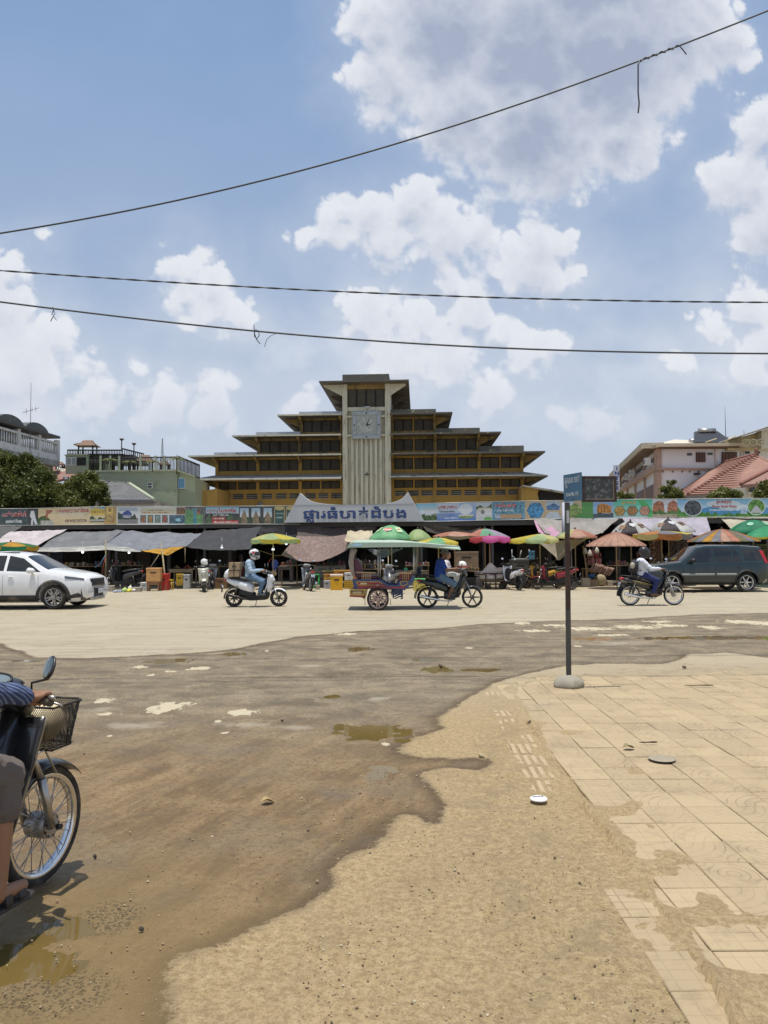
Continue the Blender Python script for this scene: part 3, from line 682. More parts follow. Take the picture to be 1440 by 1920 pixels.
    # raking buttresses above the banners
    for px in (395, 478, 812, 895, 977):
        x, z = F.at(px, 948, -2.5); MB().add([(x-.2, -3.4, z-1.2), (x+.2, -3.4, z-1.2), (x+.2, 0, z+.5), (x-.2, 0, z+.5), (x-.2, -3.4, z-1.5), (x+.2, -3.4, z-1.5), (x+.2, 0, z-1.4), (x-.2, 0, z-1.4)], [(0,1,2,3),(4,7,6,5),(0,4,5,1),(0,3,7,4),(1,5,6,2)]).build('buttress', SLAB, root)
    # tower
    tf = -1.3; XT = lambda px: F.at(px, 850, tf)[0]; ZT = lambda py: F.at(687, py, tf)[1]
    xa, xb = XT(642.3), XT(732.6); pa, pb_ = XT(651.3), XT(722.3)
    MB().bx(xa, pa, tf, 1.2, 0, ZT(717)).build('tower_pillar', CREAM, root, bevel=.02); MB().bx(pb_, xb, tf, 1.2, 0, ZT(717)).build('tower_pillar', CREAM, root, bevel=.02)
    b = MB(); b.bx(pa, pb_, tf+.45, 1.2, 0, ZT(762.5)); b.bx(pa, pb_, tf+.15, 1.0, ZT(770), ZT(762.6)); b.build('tower_wall', CREAM, root)
    e = [651.3, 656.5, 660.5, 667.5, 671, 675, 683.5, 692, 695.5, 700.5, 707.5, 711, 715, 722.3]
    nf = 8; W = (pb_-pa)/nf
    for i in range(nf+1):
        x = pa+W*i
        if i in (0, nf): continue
        top = 770 if i not in (2, 6) else 770
        MB().bx(x-W*.30, x+W*.30, tf+(.16 if i % 2 == 0 else .28), tf+.45, 0, ZT(top)).build('fin', CREAM, root, bevel=.015)
    for i in range(nf): MB().bx(pa+W*(i+.5)-.05, pa+W*(i+.5)+.05, tf+.36, tf+.45, 0, ZT(770)).build('fin', CREAM, root)
    for py in (780.5, 816): MB().bx(pa, pb_, tf+.03, tf+.3, ZT(py)-.08, ZT(py)+.08).build('beam', CREAM, root)
    # louvres at the top
    for i in range(4):
        a = pa+(pb_-pa)*(.01+i*.25); c = a+(pb_-pa)*.225; s = MB(); s.bx(a, c, tf+.35, tf+.4, ZT(762), ZT(729)); s.bx(a, a+.06, tf+.3, tf+.35, ZT(762), ZT(729), 1); s.bx(c-.06, c, tf+.3, tf+.35, ZT(762), ZT(729), 1)
        for q in range(14): s.box(((a+c)/2, tf+.33, ZT(762)+(ZT(729)-ZT(762))*(q+.5)/14), (c-a-.1, .05, .05), 0, (R(25), 0, 0))
        s.build('shutter', [SHUT, SHUTF], root)
    b = MB(); b.bx(pa, pb_, tf+.42, 1.2, ZT(762), ZT(718)); b.bx(pa, pb_, tf+.2, 1.0, ZT(728.5), ZT(717.5), 1); b.build('tower_head', [SHUTF, YELG], root)
    ze = ZT(719.5); zt = ZT(716.8); ex0, ex1 = XT(601), XT(768)
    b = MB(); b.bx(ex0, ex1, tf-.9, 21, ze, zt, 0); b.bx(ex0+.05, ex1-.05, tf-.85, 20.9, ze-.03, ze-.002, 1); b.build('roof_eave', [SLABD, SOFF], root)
    for x, s in ((xa, -1), (xb, 1)):
        xt = ex0 if s < 0 else ex1
        for y in (tf+.1, 4, 8, 12, 16): b = MB().add([(x, y, ze-.01), (x, y+.2, ze-.01), (x, y+.2, ze-1.1), (x, y, ze-1.1), (xt-s*.3, y, ze-.03), (xt-s*.3, y+.2, ze-.03), (xt-s*.3, y, ze-.15), (xt-s*.3, y+.2, ze-.15)], [(3,2,7,6),(0,3,6,4),(1,5,7,2)]); b.build('eave_bracket', CREAM if y < 3 else SOFF, root)
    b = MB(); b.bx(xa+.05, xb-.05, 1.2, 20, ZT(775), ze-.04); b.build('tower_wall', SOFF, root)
    MB().bx(XT(643), XT(730.5), tf-.2, 4, zt, ZT(702.5)).build('parapet', SLABD, root)
    # clock
    cf = tf-.15; XC = lambda px: F.at(px, 800, cf)[0]; ZC = lambda py: F.at(687, py, cf)[1]
    x0, x1, z0, z1 = XC(660.7), XC(713.7), ZC(822.5), ZC(771)
    m = mat('clock_frame', (.36, .385, .40), .5, .2, dirt=(.24, .25, .25), dscale=3)
    b = MB(); bw = (x1-x0)*.135; b.bx(x0, x1, cf, cf+.35, z0, z0+bw); b.bx(x0, x1, cf, cf+.35, z1-bw, z1); b.bx(x0, x0+bw, cf, cf+.35, z0+bw, z1-bw); b.bx(x1-bw, x1, cf, cf+.35, z0+bw, z1-bw)
    clk = empty('clock', None, None); clk.parent = root
    b.build('clock_frame', m, clk, bevel=.04)
    cx, cz = (x0+x1)/2, (z0+z1)/2
    fm = mat('flaked_clock_face', (.33, .355, .32), .8, var=.2, scale=6, dirt=(.75, .75, .68), dscale=9, dlo=.6, dhi=.64)
    MB().bx(x0+bw, x1-bw, cf+.08, cf+.12, z0+bw, z1-bw).build('clock_face', fm, clk)
    fl = MB()
    for k in range(130):
        a = random.uniform(0, 6.28); r = random.choice((.35, .55, .62, .7))*random.uniform(.8, 1.05); fl.box((cx+math.cos(a)*r, cf+.075, cz+math.sin(a)*r), (random.uniform(.02, .06), .01, random.uniform(.03, .09)))
    fl.build('paint_flakes', mat('flake_white', (.7, .7, .62), .8), clk)['kind'] = 'stuff'
    hm = mat('clock_hand', (.02, .02, .02), .5)
    for an, L, w in ((R(22), .80, .05), (R(80), .5, .07)):
        MB().add([(cx-w*math.cos(an), cf+.05, cz+w*math.sin(an)), (cx+w*math.cos(an), cf+.05, cz-w*math.sin(an)), (cx+L*math.sin(an), cf+.05, cz+L*math.cos(an)),
                  (cx-w*math.cos(an), cf+.065, cz+w*math.sin(an)), (cx+w*math.cos(an), cf+.065, cz-w*math.sin(an)), (cx+L*math.sin(an), cf+.065, cz+L*math.cos(an))], [(0,1,2),(3,5,4),(0,2,5,3),(1,4,5,2)]).build('clock_hand', hm, clk)
    for dx, dz in ((0, 1), (0, -1), (1, 0), (-1, 0)): MB().cyl((cx+dx*((x1-x0)/2-bw/2), cf-.02, cz+dz*((z1-z0)/2-bw/2)), (cx+dx*((x1-x0)/2-bw/2), cf+.02, cz+dz*((z1-z0)/2-bw/2)), .075, m=0).build('bolt', hm, clk)
    MB().cyl((cx-.25, tf-.2, ZC(763.5)), (cx+.35, tf-.2, ZC(763.5)), .09).build('lamp_tube', ZINC, root)
    x, z = F.at(688, 890, tf); b = MB().bx(x-.25, x+.25, tf-.02, tf+.1, z-.04, z+.04); b.bx(x-.03, x+.03, tf-.02, tf+.1, z-.04, z+.22); b.build('bracket', SHUTF, root)
    # low lean-to roofs at both ends
    return F, root
HALL, hall = market_hall()
def quadprism(mb, pts, y0, y1, m=0): return mb.prism(pts, y0, y1, m)
def shed_side():
    # lean-to on the left of the hall: long low roof with broken dark wall
    F = Frame(P(330, 1027, 66).xy.to_3d(), R(-2.6)); r = empty('lean_to_shed', 'mouldy lean-to with rising grey roof edge at the left end of the hall', 'shed', F.o, F.rz)
    q = F.pts([(246, 943.5), (373, 921.5), (373, 925), (246, 947.5)]); MB().prism(q, 0, 9).build('roof', SLAB, r)
    q = F.pts([(250, 947.5), (370, 925.5), (370, 1040), (250, 1040)]); MB().prism(q, .5, 8).build('wall', mat('stained_dark_wall', (.06, .05, .04), .9, dirt=(.30, .25, .19), dscale=1.6, streak=2.5, dlo=.52, dhi=.6), r)
    for px in (351, 359, 367):
        x, z = F.at(px, 940, 0); MB().bx(x-.12, x+.12, .1, .4, 0, F.at(px, 927, 0)[1]).build('post', mat('stained_post', (.4, .34, .25), .9, dirt=(.08, .06, .05), dscale=3), r)
    q = F.pts([(372, 921), (405, 915.5), (405, 1040), (372, 1040)]); MB().prism(q, .3, 6).build('end_wall', YEL, r)
    F = Frame(P(1030, 1027, 66).xy.to_3d(), R(-2.6)); r = empty('lean_to_shed', 'lean-to with black opening and falling roof edge at the right end of the hall', 'shed', F.o, F.rz)
    q = F.pts([(980, 909), (1060, 922), (1060, 925), (980, 912)]); MB().prism(q, 0, 9).build('roof', SLAB, r)
    q = F.pts([(1012, 916), (1060, 924.5), (1060, 1040), (1012, 1040)]); MB().prism(q, .6, 8).build('wall', mat('opening_shade_black', (.018, .016, .015), .9), r)  # solid block painted black, standing for the shade inside the opening
    q = F.pts([(980, 911.6), (1012, 916), (1009, 925), (1012, 940), (1010, 1040), (980, 1040)]); MB().prism(q, .3, 6).build('end_wall', YEL, r)
shed_side()
# ------------------------------------------------------------------ left: balcony house, green house, grey roof
def rail(mb, a, b, h, n, r=.02, m=0):
    a = Vector(a); b = Vector(b); up = Vector((0, 0, h)); mb.cyl(a+up, b+up, r*1.4, n=6, m=m); mb.cyl(a+Vector((0, 0, .08)), b+Vector((0, 0, .08)), r, n=5, m=m)
    for i in range(n+1): p = a.lerp(b, i/n); mb.cyl(p, p+up, r*.8, n=5, m=m)
def left_houses():
    K = 1.35; F = Frame(P(100, 1027, 62).xy.to_3d(), R(86)); r = empty('balcony_house', 'grey house with a white balustrade balcony and arched roof vaults at the left edge', 'house', F.o, F.rz)
    # facade recedes to the right: x along facade to the right, y behind
    WL = mat('grey_render', (.33, .335, .32), .85, var=.1, dirt=(.16, .155, .14), dscale=1, streak=1); X0 = F.at(-120, 850)[0]; X1 = F.at(103, 850)[0]
    zB = F.at(100, 868)[1]; zF = F.at(100, 846)[1]; zE = F.at(103, 826)[1]
    MB().bx(X0, X1-.1, .1, 9, 0, zB-.1).build('wall', WL, r)
    MB().bx(X0, X1, -.4, 9, zB-.3, zB+.15).build('balcony_floor', WL, r)
    b = MB(); b.bx(X0, X1-.2, -.35, -.05, zB+.15, zB+.5*K)
    WH = mat('balustrade_white', (.62, .62, .60), .7, dirt=(.35, .34, .32), dscale=3)
    n = 46
    for i in range(n): x = X0+(X1-X0)*i/n; b.cyl((x, -.2, zB+.5*K), (x, -.2, zB+1.15*K), .08, .06, n=6)
    b.bx(X0, X1-.1, -.35, -.05, zB+1.15*K, zB+1.27*K); b.build('balustrade', WH, r)
    for i in range(5): x = X0+(X1-X0)*(i+.98)/5; MB().bx(x-.16, x+.16, -.38, 0, zB, zB+1.42*K).build('pier', WH, r)
    up = MB().bx(X0, X1-2.6, 2.0, 9, zB+.15, zE+.1).build('upper_wall', mat('dark_lattice', (.10, .095, .085), .9, var=.3, scale=14, dirt=(.28, .27, .25), dscale=10), r)
    for i, u in enumerate((.16, .38, .62, .8)):
        x = X0+(X1-X0-3)*u; w = MB().bx(x, x+.9, 1.94, 2.0, zB+.2, zE-.5).build('window', WH, r); MB().bx(x+.07, x+.83, 1.92, 1.935, zB+.3, zE-.6).build('pane', glassy('dark_glass', (.03, .035, .04)), w)
    MB().bx(X0-1, X1-.3, -.6, 9, zE+.1, zE+.3).build('eave', mat('dark_eave', (.09, .088, .085), .8), r)
    for i in range(5):
        c = X1-2.4-i*3.7; a = MB(); rr = 1.8; pts = [(c+rr*math.cos(t), zE+.3+rr*.44*math.sin(t)) for t in (math.pi*k/14 for k in range(15))]
        a.prism(pts, .2, 7); a.build('roof_vault', mat('dark_vault', (.075, .085, .075), .5, dirt=(.14, .14, .13), dscale=2), r)
    # antenna is separate
    a = P(57, 800, 52); t = reg(MB().cyl((0, 0, -5), (0, 0, 3.1), .03, .015).cyl((-.55, 0, 1.0), (.55, .1, 1.35), .015, n=5).cyl((.35, 0, 1.05), (.35, 0, 1.5), .012, n=5).cyl((.1, 0, 1.0), (.1, 0, 1.4), .012, n=5).cyl((-.3, 0, .9), (-.3, 0, 1.3), .012, n=5).build('antenna', DARKSTEEL), 'thin television aerial mast standing over the arched roof vaults', 'antenna'); t.location = a
    # green house
    F = Frame(P(250, 1027, 62).xy.to_3d(), R(4)); r = empty('green_house', 'pale green building with dark roof terrace, railings and small tiled pavilions', 'building', F.o, F.rz)
    GR = mat('green_render', (.36, .40, .28), .85, var=.08, scale=1, dirt=(.22, .25, .17), dscale=.8); q = F.pts
    MB().prism(q([(123, 853), (164, 852), (164, 884), (332, 882), (332, 1040), (123, 1040)]), 0, 8).build('wall', GR, r)
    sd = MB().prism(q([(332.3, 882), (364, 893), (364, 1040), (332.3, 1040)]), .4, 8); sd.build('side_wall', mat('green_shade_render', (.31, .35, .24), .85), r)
    MB().prism(q([(122, 852.5), (165, 851.5), (165, 853.5), (122, 854.5)]), -.15, 8).build('cornice', GR, r); MB().prism(q([(164, 882.5), (333, 880.5), (365, 892), (365, 894), (332, 883.5), (164, 885)]), -.12, .3).build('cornice', mat('pale_green_trim', (.42, .45, .33), .8), r)
    for a0, a1, m in ((125, 143, 'sun_lit_glass'), (144.5, 161.5, 'dark_pane')):
        w = MB().prism(q([(a0, 858), (a1, 857.6), (a1, 872.5), (a0, 872.9)]), -.06, .02).build('window', WHITE if m[0] == 's' else SHUTF, r)
        for h in range(2): MB().prism(q([(a0+1+h*(a1-a0)/2, 859), (a0+(h+1)*(a1-a0)/2-.6, 859), (a0+(h+1)*(a1-a0)/2-.6, 871.5), (a0+1+h*(a1-a0)/2, 871.5)]), -.08, -.065).build('pane', glassy(m, (.32, .34, .34) if m[0] == 's' else (.02, .02, .022)), w)
    w = MB().prism(q([(276, 905), (286, 905), (286, 915.5), (276, 915.5)]), -.05, .02).build('window', WHITE, r); MB().prism(q([(277, 906), (285, 906), (285, 909.5), (277, 909.5)]), -.07, -.055).build('pane', glassy('dark_pane', (.02, .02, .022)), w); MB().prism(q([(277, 911), (285, 911), (285, 914.5), (277, 914.5)]), -.07, -.055).build('pane', glassy('dark_pane', (0, 0, 0)), w)
    w = MB().prism(q([(333, 895), (346, 897), (346, 916), (333, 916)]), .2, .38).build('window', WHITE, r)
    for h in range(3): MB().prism(q([(333.8+h*4, 897), (337.2+h*4, 897), (337.2+h*4, 915), (333.8+h*4, 915)]), .17, .19).build('pane', glassy('blue_pane', (.08, .26, .42)), w)
    sky = mat('terrace_black', (.025, .023, .022), .6)
    def zz(px, py, y=0): return F.at(px, py, y)
    # terrace structure
    b = MB().prism(q([(165, 851), (247, 851), (252, 862), (180, 862)]), .5, 5).build('terrace_deck', sky, r)
    for px in (166, 183, 205, 222, 237, 246):
        x, z = zz(px, 883); MB().cyl((x, 1.0, z-.1), (x, 1.0, zz(px, 855)[1]), .13, n=8).build('column', sky, r)
    b = MB(); x0, z0 = zz(124, 852.5); x1, z1 = zz(228, 852); rail(b, (x0, .3, z0), (x1, .3, z0), zz(124, 843)[1]-z0, 34, .045); x2, z2 = zz(252, 860); rail(b, (x1, .3, z0), (x2, 3, z0-.1), .55, 10, .05); b.build('railing', sky, r)
    b = MB(); x0, z0 = zz(166, 884); x1, z1 = zz(332, 881.5); rail(b, (x0, .3, z0), (x1, .3, z0+.1), 1.15, 60, .04); x2, z2 = zz(364, 893); rail(b, (x1, .3, z0+.1), (x2, 2.5, z2), 1.2, 16, .06); b.build('railing', sky, r)
    for px in (187, 205, 222, 262, 290, 307, 332):
        x, z = zz(px, 883); MB().bx(x-.08, x+.08, .15, .35, z, z+1.3).build('pier', GR, r)
    def pav(px, pyb, pyt, w, lab):
        x, zb = zz(px, pyb, 1.5); zt = zz(px, pyt, 1.5)[1]; W = w*62/1400; H = zt-zb; p = empty('pavilion', None, None, (x, 1.5, zb)); p.parent = r
        b = MB()
        for sx in (-1, 1):
            for sy in (-1, 1): b.cyl((sx*W*.32, sy*W*.3, 0), (sx*W*.32, sy*W*.3, H*.6), .07, n=6)
        b.build('post', sky, p)
        rf = MB(); h = H*.42; z = H*.58; a = W*.5; k = W*.28
        rf.add([(-a, -a*.8, z), (a, -a*.8, z), (a, a*.8, z), (-a, a*.8, z), (-k, -a*.3, z+h*.55), (k, -a*.3, z+h*.55), (k, a*.3, z+h*.55), (-k, a*.3, z+h*.55), (-k*.8, 0, z+h), (k*.8, 0, z+h), (-a*1.05, -a*.85, z+h*.18), (a*1.05, -a*.85, z+h*.18)],
               [(0,1,5,4),(1,2,6,5),(2,3,7,6),(3,0,4,7),(4,5,9,8),(6,7,8,9),(5,6,9),(7,4,8),(0,3,2,1),(0,4,10),(1,11,5)])
        rf.build('roof', mat('brown_tile', (.20, .12, .08), .8, dirt=(.10, .07, .05), dscale=4), p)
    pav(164.5, 853, 825.5, 41, ''); pav(272, 883, 853, 37, ''); pav(309, 883, 864, 22, ''); pav(113, 879, 866, 18, '')
    # sloping stair roof and grey tiled roof in front
    F = Frame(P(190, 1027, 55).xy.to_3d(), R(3)); r = empty('grey_roof_house', 'old house with a big dark grey sloping roof between the trees and the green building', 'house', F.o, F.rz); q = F.pts
    GRR = mat('grey_shingle', (.15, .15, .155), .9, var=.22, scale=5, dirt=(.08, .08, .08), dscale=3, bump=.4, bscale=15)
    a = [F.at(118, 893, 6), F.at(240, 905, 6), F.at(289, 937, 0), F.at(150, 937, 0)]; ys = (6, 6, 0, 0)
    v = [(p[0], y, p[1]) for p, y in zip(a, ys)]; rf = MB(); rf.add(v+[(x, y, z-.25) for x, y, z in v], [(3,2,1,0),(4,5,6,7),(0,1,5,4),(1,2,6,5),(2,3,7,6),(3,0,4,7)]); rfo = rf.build('roof', GRR, r)
    rows = MB()
    for k in range(14):
        t = (k+.5)/14; A = Vector(v[0]).lerp(Vector(v[3]), t); B = Vector(v[1]).lerp(Vector(v[2]), t); up = Vector((0, -.02, .03)); dn = Vector((0, -.09, -.02)); rows.add([A+up, B+up, B+up+dn, A+up+dn], [(0,1,2,3)][::1])
    rows.build('roof_courses', GRR, r)['kind'] = 'stuff'
    MB().tube([v[1], v[2]], .14, 6, 0).build('verge', mat('pale_green_trim', (0, 0, 0)), r)
    MB().prism(q([(150, 937), (289, 937.5), (289, 1040), (150, 1040)]), .2, 6).build('wall', SLAB, r)
    a = [F.at(100, 874, 9), F.at(118, 873, 9), F.at(160, 888, 7), F.at(95, 903, 5)]; v = [(p[0], y, p[1]) for p, y in zip(a, (9, 9, 7, 5))]
    MB().add(v+[(x, y, z-.2) for x, y, z in v], [(3,2,1,0),(4,5,6,7),(0,1,5,4),(1,2,6,5),(2,3,7,6),(3,0,4,7)]).build('red_roof', mat('faded_red_sheet', (.27, .13, .11), .8, dirt=(.2, .17, .15), dscale=2), r)
    gs = MB(); 
    for k in range(14):
        a_ = F.at(107+k*3.4, 875+k*.95, 8); c_ = F.at(107+k*3.4+1.8, 875+k*.95+.5, 8); gs.add([(a_[0], 8, a_[1]), (c_[0], 8, c_[1]), (c_[0]+.2, 7.4, c_[1]-.35), (a_[0]+.2, 7.4, a_[1]-.35)], [(0,3,2,1)])
    gs.build('ribbed_sheet', mat('mint_sheet', (.50, .58, .48), .7), r)
left_houses()
def mast(px, pyt, pyb, Y, label, kind):
    p = P(px, pyb, Y); h = P(px, pyt, Y).z-p.z; b = MB()
    if kind == 'lattice':
        for a, c in ((-.12, -.1), (.12, -.1), (0, .12)): b.cyl((a, c, 0), (a*.2, c*.2, h), .02, n=5)
        for k in range(12): z = h*k/12; s = 1-.8*k/12; b.cyl((-.12*s, -.1*s, z), (.12*s, -.1*s, z+h/12), .012, n=4)
    elif kind == 'lamp': b.cyl((0, 0, 0), (0, 0, h), .045, n=7); b.cyl((0, 0, h-.05), (0, 0, h+.08), .08, .2, n=10); b.cyl((0, 0, h+.08), (0, 0, h+.12), .2, .17, n=10)
    else: b.cyl((0, 0, 0), (0, 0, h), .035, .015, n=6)
    o = b.build('mast' if kind != 'lamp' else 'roof_lamp', DARKSTEEL); o.location = p; reg(o, label, 'mast' if kind != 'lamp' else 'lamp')
mast(228, 825, 846, 63, 'disc topped lamp pole on the green building, left one of the pair', 'lamp')
mast(251, 833.5, 857, 63, 'disc topped lamp pole on the green building, right one of the pair', 'lamp')
mast(304.5, 822, 866, 70, 'red and grey lattice radio mast rising behind the terrace pavilions', 'lattice')
mast(331.5, 851, 872, 63, 'short steel pole beside the palm on the green roof terrace', 'pole')
mast(354.5, 864, 884, 61, 'short thin pole at the right corner of the green roof terrace', 'pole')
# ------------------------------------------------------------------ right: hotel and red roofs
def right_houses():
    WP = mat('pinkish_white_wall', (.70, .70, .71), .8, var=.06, scale=1, dirt=(.47, .42, .39), dscale=1, streak=1.2, dlo=.55, dhi=.85)
    PK = mat('terracotta_trim', (.42, .29, .23), .8, dirt=(.3, .22, .18), dscale=2); BRW = mat('brown_shutter', (.07, .035, .025), .7, var=.2, scale=8)
    EAV = mat('cream_fascia', (.52, .45, .34), .7, dirt=(.33, .28, .2), dscale=2); Y0 = 62.0
    F = Frame(P(1239, 1027, Y0).xy.to_3d(), R(0)); r = empty('hotel', 'long white and terracotta hotel with brown shutters, deep eaves and receding left wing', 'hotel', F.o, F.rz)
    u = lambda a, b: (1100+a/4.235, 760+b/4.235); Q = lambda L, y=0: F.pts([u(*p) for p in L], y)
    MB().prism(Q([(592, 345), (1440, 340), (1700, 340), (1700, 1150), (592, 1150)]), .02, .5).build('front_wall', WP, r)
    MB().prism(Q([(552, 345), (592, 345), (592, 1150), (552, 1150)]), -.1, .6).build('corner_pilaster', PK, r)
    MB().prism(Q([(545, 497), (985, 499), (985, 512), (545, 515)]), -.25, .0).build('ledge', PK, r)
    for x in (1015, 1222, 1243): MB().prism(Q([(x, 345), (x+9, 345), (x+9, 480), (x, 480)]), -.08, .0).build('pilaster', mat('pink_pilaster', (.58, .48, .44), .8), r)
    z = MB().prism(Q([(515, 316), (1215, 310), (1215, 333), (515, 341)]), -1.0, .9); z.build('eave', [EAV], r)
    z = MB().prism(Q([(1180, 333), (1445, 322), (1700, 312), (1700, 333), (1180, 343)]), -.8, 9); z.build('eave', [EAV], r)
    MB().prism(Q([(540, 333), (1215, 330), (1215, 345), (560, 348)]), -.7, 0).build('soffit', mat('brown_soffit', (.13, .085, .06), .8), r)
    # hipped roof sheet
    a = [u(525, 314), u(1210, 308), u(1130, 296), u(700, 272)]; ys = (-.95, -.95, 6, 9); v = []
    for p, y in zip(a, ys): x_, z_ = F.at(*p, y); v.append((x_, y, z_+.02))
    MB().add(v, [(0,1,2,3)]).build('roof', mat('cream_roof_sheet', (.60, .54, .42), .5, var=.08), r)
    for x0, y0, x1, y1 in ((867, 375, 940, 450), (1071, 372, 1190, 447)):
        w = MB().prism(Q([(x0, y0), (x1, y0), (x1, y1), (x0, y1)]), -.1, .0).build('window', BRW, r)
        n = 3 if x1-x0 < 100 else 5
        for k in range(n):
            a0 = x0+4+(x1-x0-8)*k/n; a1 = x0+4+(x1-x0-8)*(k+1)/n-4; s = MB(); s.prism(Q([(a0, y0+5), (a1, y0+5), (a1, y1-5), (a0, y1-5)]), -.14, -.10)
            for j in range(6): zz = y0+10+j*(y1-y0-20)/6; s.prism(Q([(a0+2, zz), (a1-2, zz), (a1-2, zz+5), (a0+2, zz+5)]), -.16, -.14)
            s.build('shutter', mat('brown_slat', (.12, .06, .045), .6), w)
    for x0, y0 in ((797, 380), (960, 376), (1256, 367), (1335, 367)): MB().prism(Q([(x0, y0), (x0+38, y0), (x0+38, y0+19), (x0, y0+19)]), -.05, .0).build('vent_window', glassy('dark_pane', (0, 0, 0)), r)
    for x0 in (600, 678, 754, 813, 883): MB().prism(Q([(x0, 522), (x0+8, 522), (x0+8, 532), (x0, 532)]), -.08, .0).build('vent', SHUTF, r)
    MB().prism(Q([(850, 538), (893, 538), (893, 551), (850, 551)]), -.3, .0).build('vent_hood', SHUTF, r)
    # receding left wing: wall plane runs back and left; find depth from the shrinking storey height
    A = Vector((F.at(*u(552, 345), 0)[0], 0)); 
    zt0 = F.at(*u(548, 345), 0)[1]
    Yb = Y0*1.42; Pb = P(*u(265, 470), Yb); dx = Pb.x-F.o.x-A.x; dy = Yb-Y0
    L = math.hypot(dx, dy); d = Vector((dx, dy))/L; ang = math.atan2(-d.y, -d.x)
    W = Frame(F.o+Vector((A.x, A.y, 0)), math.atan2(d.y, d.x)+math.pi)     # x from far end (-L) to corner (0), y = behind
    ez = lambda py: W.at(1229, py, 0)[1]
    z1, zl, zm, z0 = W.at(*u(548, 352), 0)[1], W.at(*u(552, 512), 0)[1], W.at(*u(552, 500), 0)[1], 0
    wing = empty('wing', None, None); wing.parent = r; wing.matrix_local = Matrix.Translation((A.x, A.y, 0)) @ Matrix.Rotation(W.rz, 4, 'Z')
    MB().bx(-L, -.15, .05, .6, 0, z1).build('wing_wall', WP, wing)
    MB().bx(-L-1, .1, -1.2, .6, z1+.1, z1+.55).build('wing_eave', EAV, wing); MB().bx(-L-.6, -.1, -1.0, .05, z1-.05, z1+.098).build('soffit', mat('brown_soffit', (0, 0, 0)), wing)
    MB().bx(-L, -.1, -.35, .04, zl-.1, zm+.25).build('wing_ledge', PK, wing)
    n = 4
    for i in range(n+1): x = -L+(L-.5)*i/n; MB().bx(x, x+.5, -.12, .05, 0, z1-.06).build('pilaster', PK, wing)
    for i in range(n):
        x = -L+(L-.5)*i/n
        for zz0, zz1 in ((zm+.75, z1-.55), (zl-3.3, zl-1.1)):
            w = MB().bx(x+.9, x+(L-.5)/n-.5, -.06, .05, zz0, zz1).build('window', BRW, wing)
            for k in range(3): a0 = x+.95+k*((L-.5)/n-1.45)/3; MB().bx(a0, a0+((L-.5)/n-1.45)/3-.06, -.09, -.061, zz0+.06, zz1-.06).build('shutter', mat('brown_slat', (0, 0, 0)), w)
    for i, xx in enumerate((-.9, -L*.42, -L*.55)):
        ac = MB().bx(xx-.45, xx+.4, -.85, -.36, zm+.35, zm+.95).cyl((xx, -.87, zm+.65), (xx, -.86, zm+.65), .24, m=1).build('air_conditioner', [mat('ac_white', (.6, .6, .58), .5), SHUTF], wing)
    # vertical letter sign at the far end
    s = empty('hotel_sign', 'tall narrow white sign with blue letters stacked at the hotel corner', 'sign', P(1157, 902, 66.5)); st = []
    pw = 9.5*66.5/1400; ph = 58*66.5/1400
    MB().bx(-pw*.5, pw*.5, 0, .25, -ph*.62, ph*.52).build('sign_box', mat('sign_white', (.62, .65, .72), .4), s)
    for k, ch in enumerate('INTERNA'): text(ch, 0, ph*.5-(k+1)*9.3*66.5/1400+.05, .44, mat('sign_letter_blue', (.03, .05, .25), .4), s, 'letter', -.012, .035, sx=1.25, align='CENTER')
    # rooftop things
    def rt(name, label, cat, px, py, Y, f):
        b = MB(); mats = f(b); o = b.build(name, mats); o.location = P(px, py, Y); reg(o, label, cat)
    def tank(b): b.cyl((-.9, 0, 0), (.9, 0, 0), .55, n=16); b.ell((-.9, 0, 0), (.3, .55, .55), 14); b.ell((.9, 0, 0), (.3, .55, .55), 14); b.bx(-.7, -.6, -.4, .4, -1, -.3, 0); b.bx(.6, .7, -.4, .4, -1, -.3, 0); return STEEL
    rt('water_tank', 'shiny steel water tank lying on the hotel roof beside the yellow block', 'tank', 1379, 830, 66, tank)
    def heater(b): b.cyl((-.75, 0, .9), (.75, 0, .9), .2, n=12, m=1); b.add([(-1.7, -1.2, -.3), (1.7, -1.2, -.3), (1.0, .1, .85), (-1.0, .1, .85), (-1.7, -1.1, -.36), (1.7, -1.1, -.36), (1.0, .2, .79), (-1.0, .2, .79)], [(0,1,2,3),(7,6,5,4),(0,4,5,1),(1,5,6,2),(3,7,4,0)]); b.cyl((-1, .3, .8), (-1, .6, -1), .04); b.cyl((1, .3, .8), (1, .6, -1), .04); return [mat('collector', (.05, .05, .055), .2), STEEL]
    rt('solar_heater', 'solar water heater on the ridge of the cream hotel roof', 'solar heater', 1326, 826, 66, heater)
    def panel(b): b.add([(-2.1, -1, -.3), (2.1, -1, -.3), (1.2, .8, .65), (-1.0, .8, .65), (-2.1, -1, -.4), (2.1, -1, -.4), (1.2, .8, .55), (-1.0, .8, .55)], [(0,1,2,3),(7,6,5,4),(0,4,5,1),(1,5,6,2),(3,7,4,0)]); b.cyl((1, .6, .6), (1, .7, -1), .04); return mat('dark_sheet', (.07, .065, .06), .6)
    rt('roof_shelter', 'low dark shelter roof behind the solar heater on the hotel', 'roof shelter', 1348, 829, 70, panel)
    rt('small_tank', 'small pale tank at the left end of the cream hotel roof ridge', 'tank', 1300, 827, 66, lambda b: (b.cyl((-.35, 0, 0), (.35, 0, 0), .2, n=10), b.cyl((0, 0, -.9), (0, 0, 0), .05), STEEL)[-1])
    mast(1361, 762, 828, 70, 'very tall thin radio pole behind the hotel roof', 'pole'); mast(1395.5, 806, 830, 64, 'short thin pole beside the yellow rooftop block', 'pole')
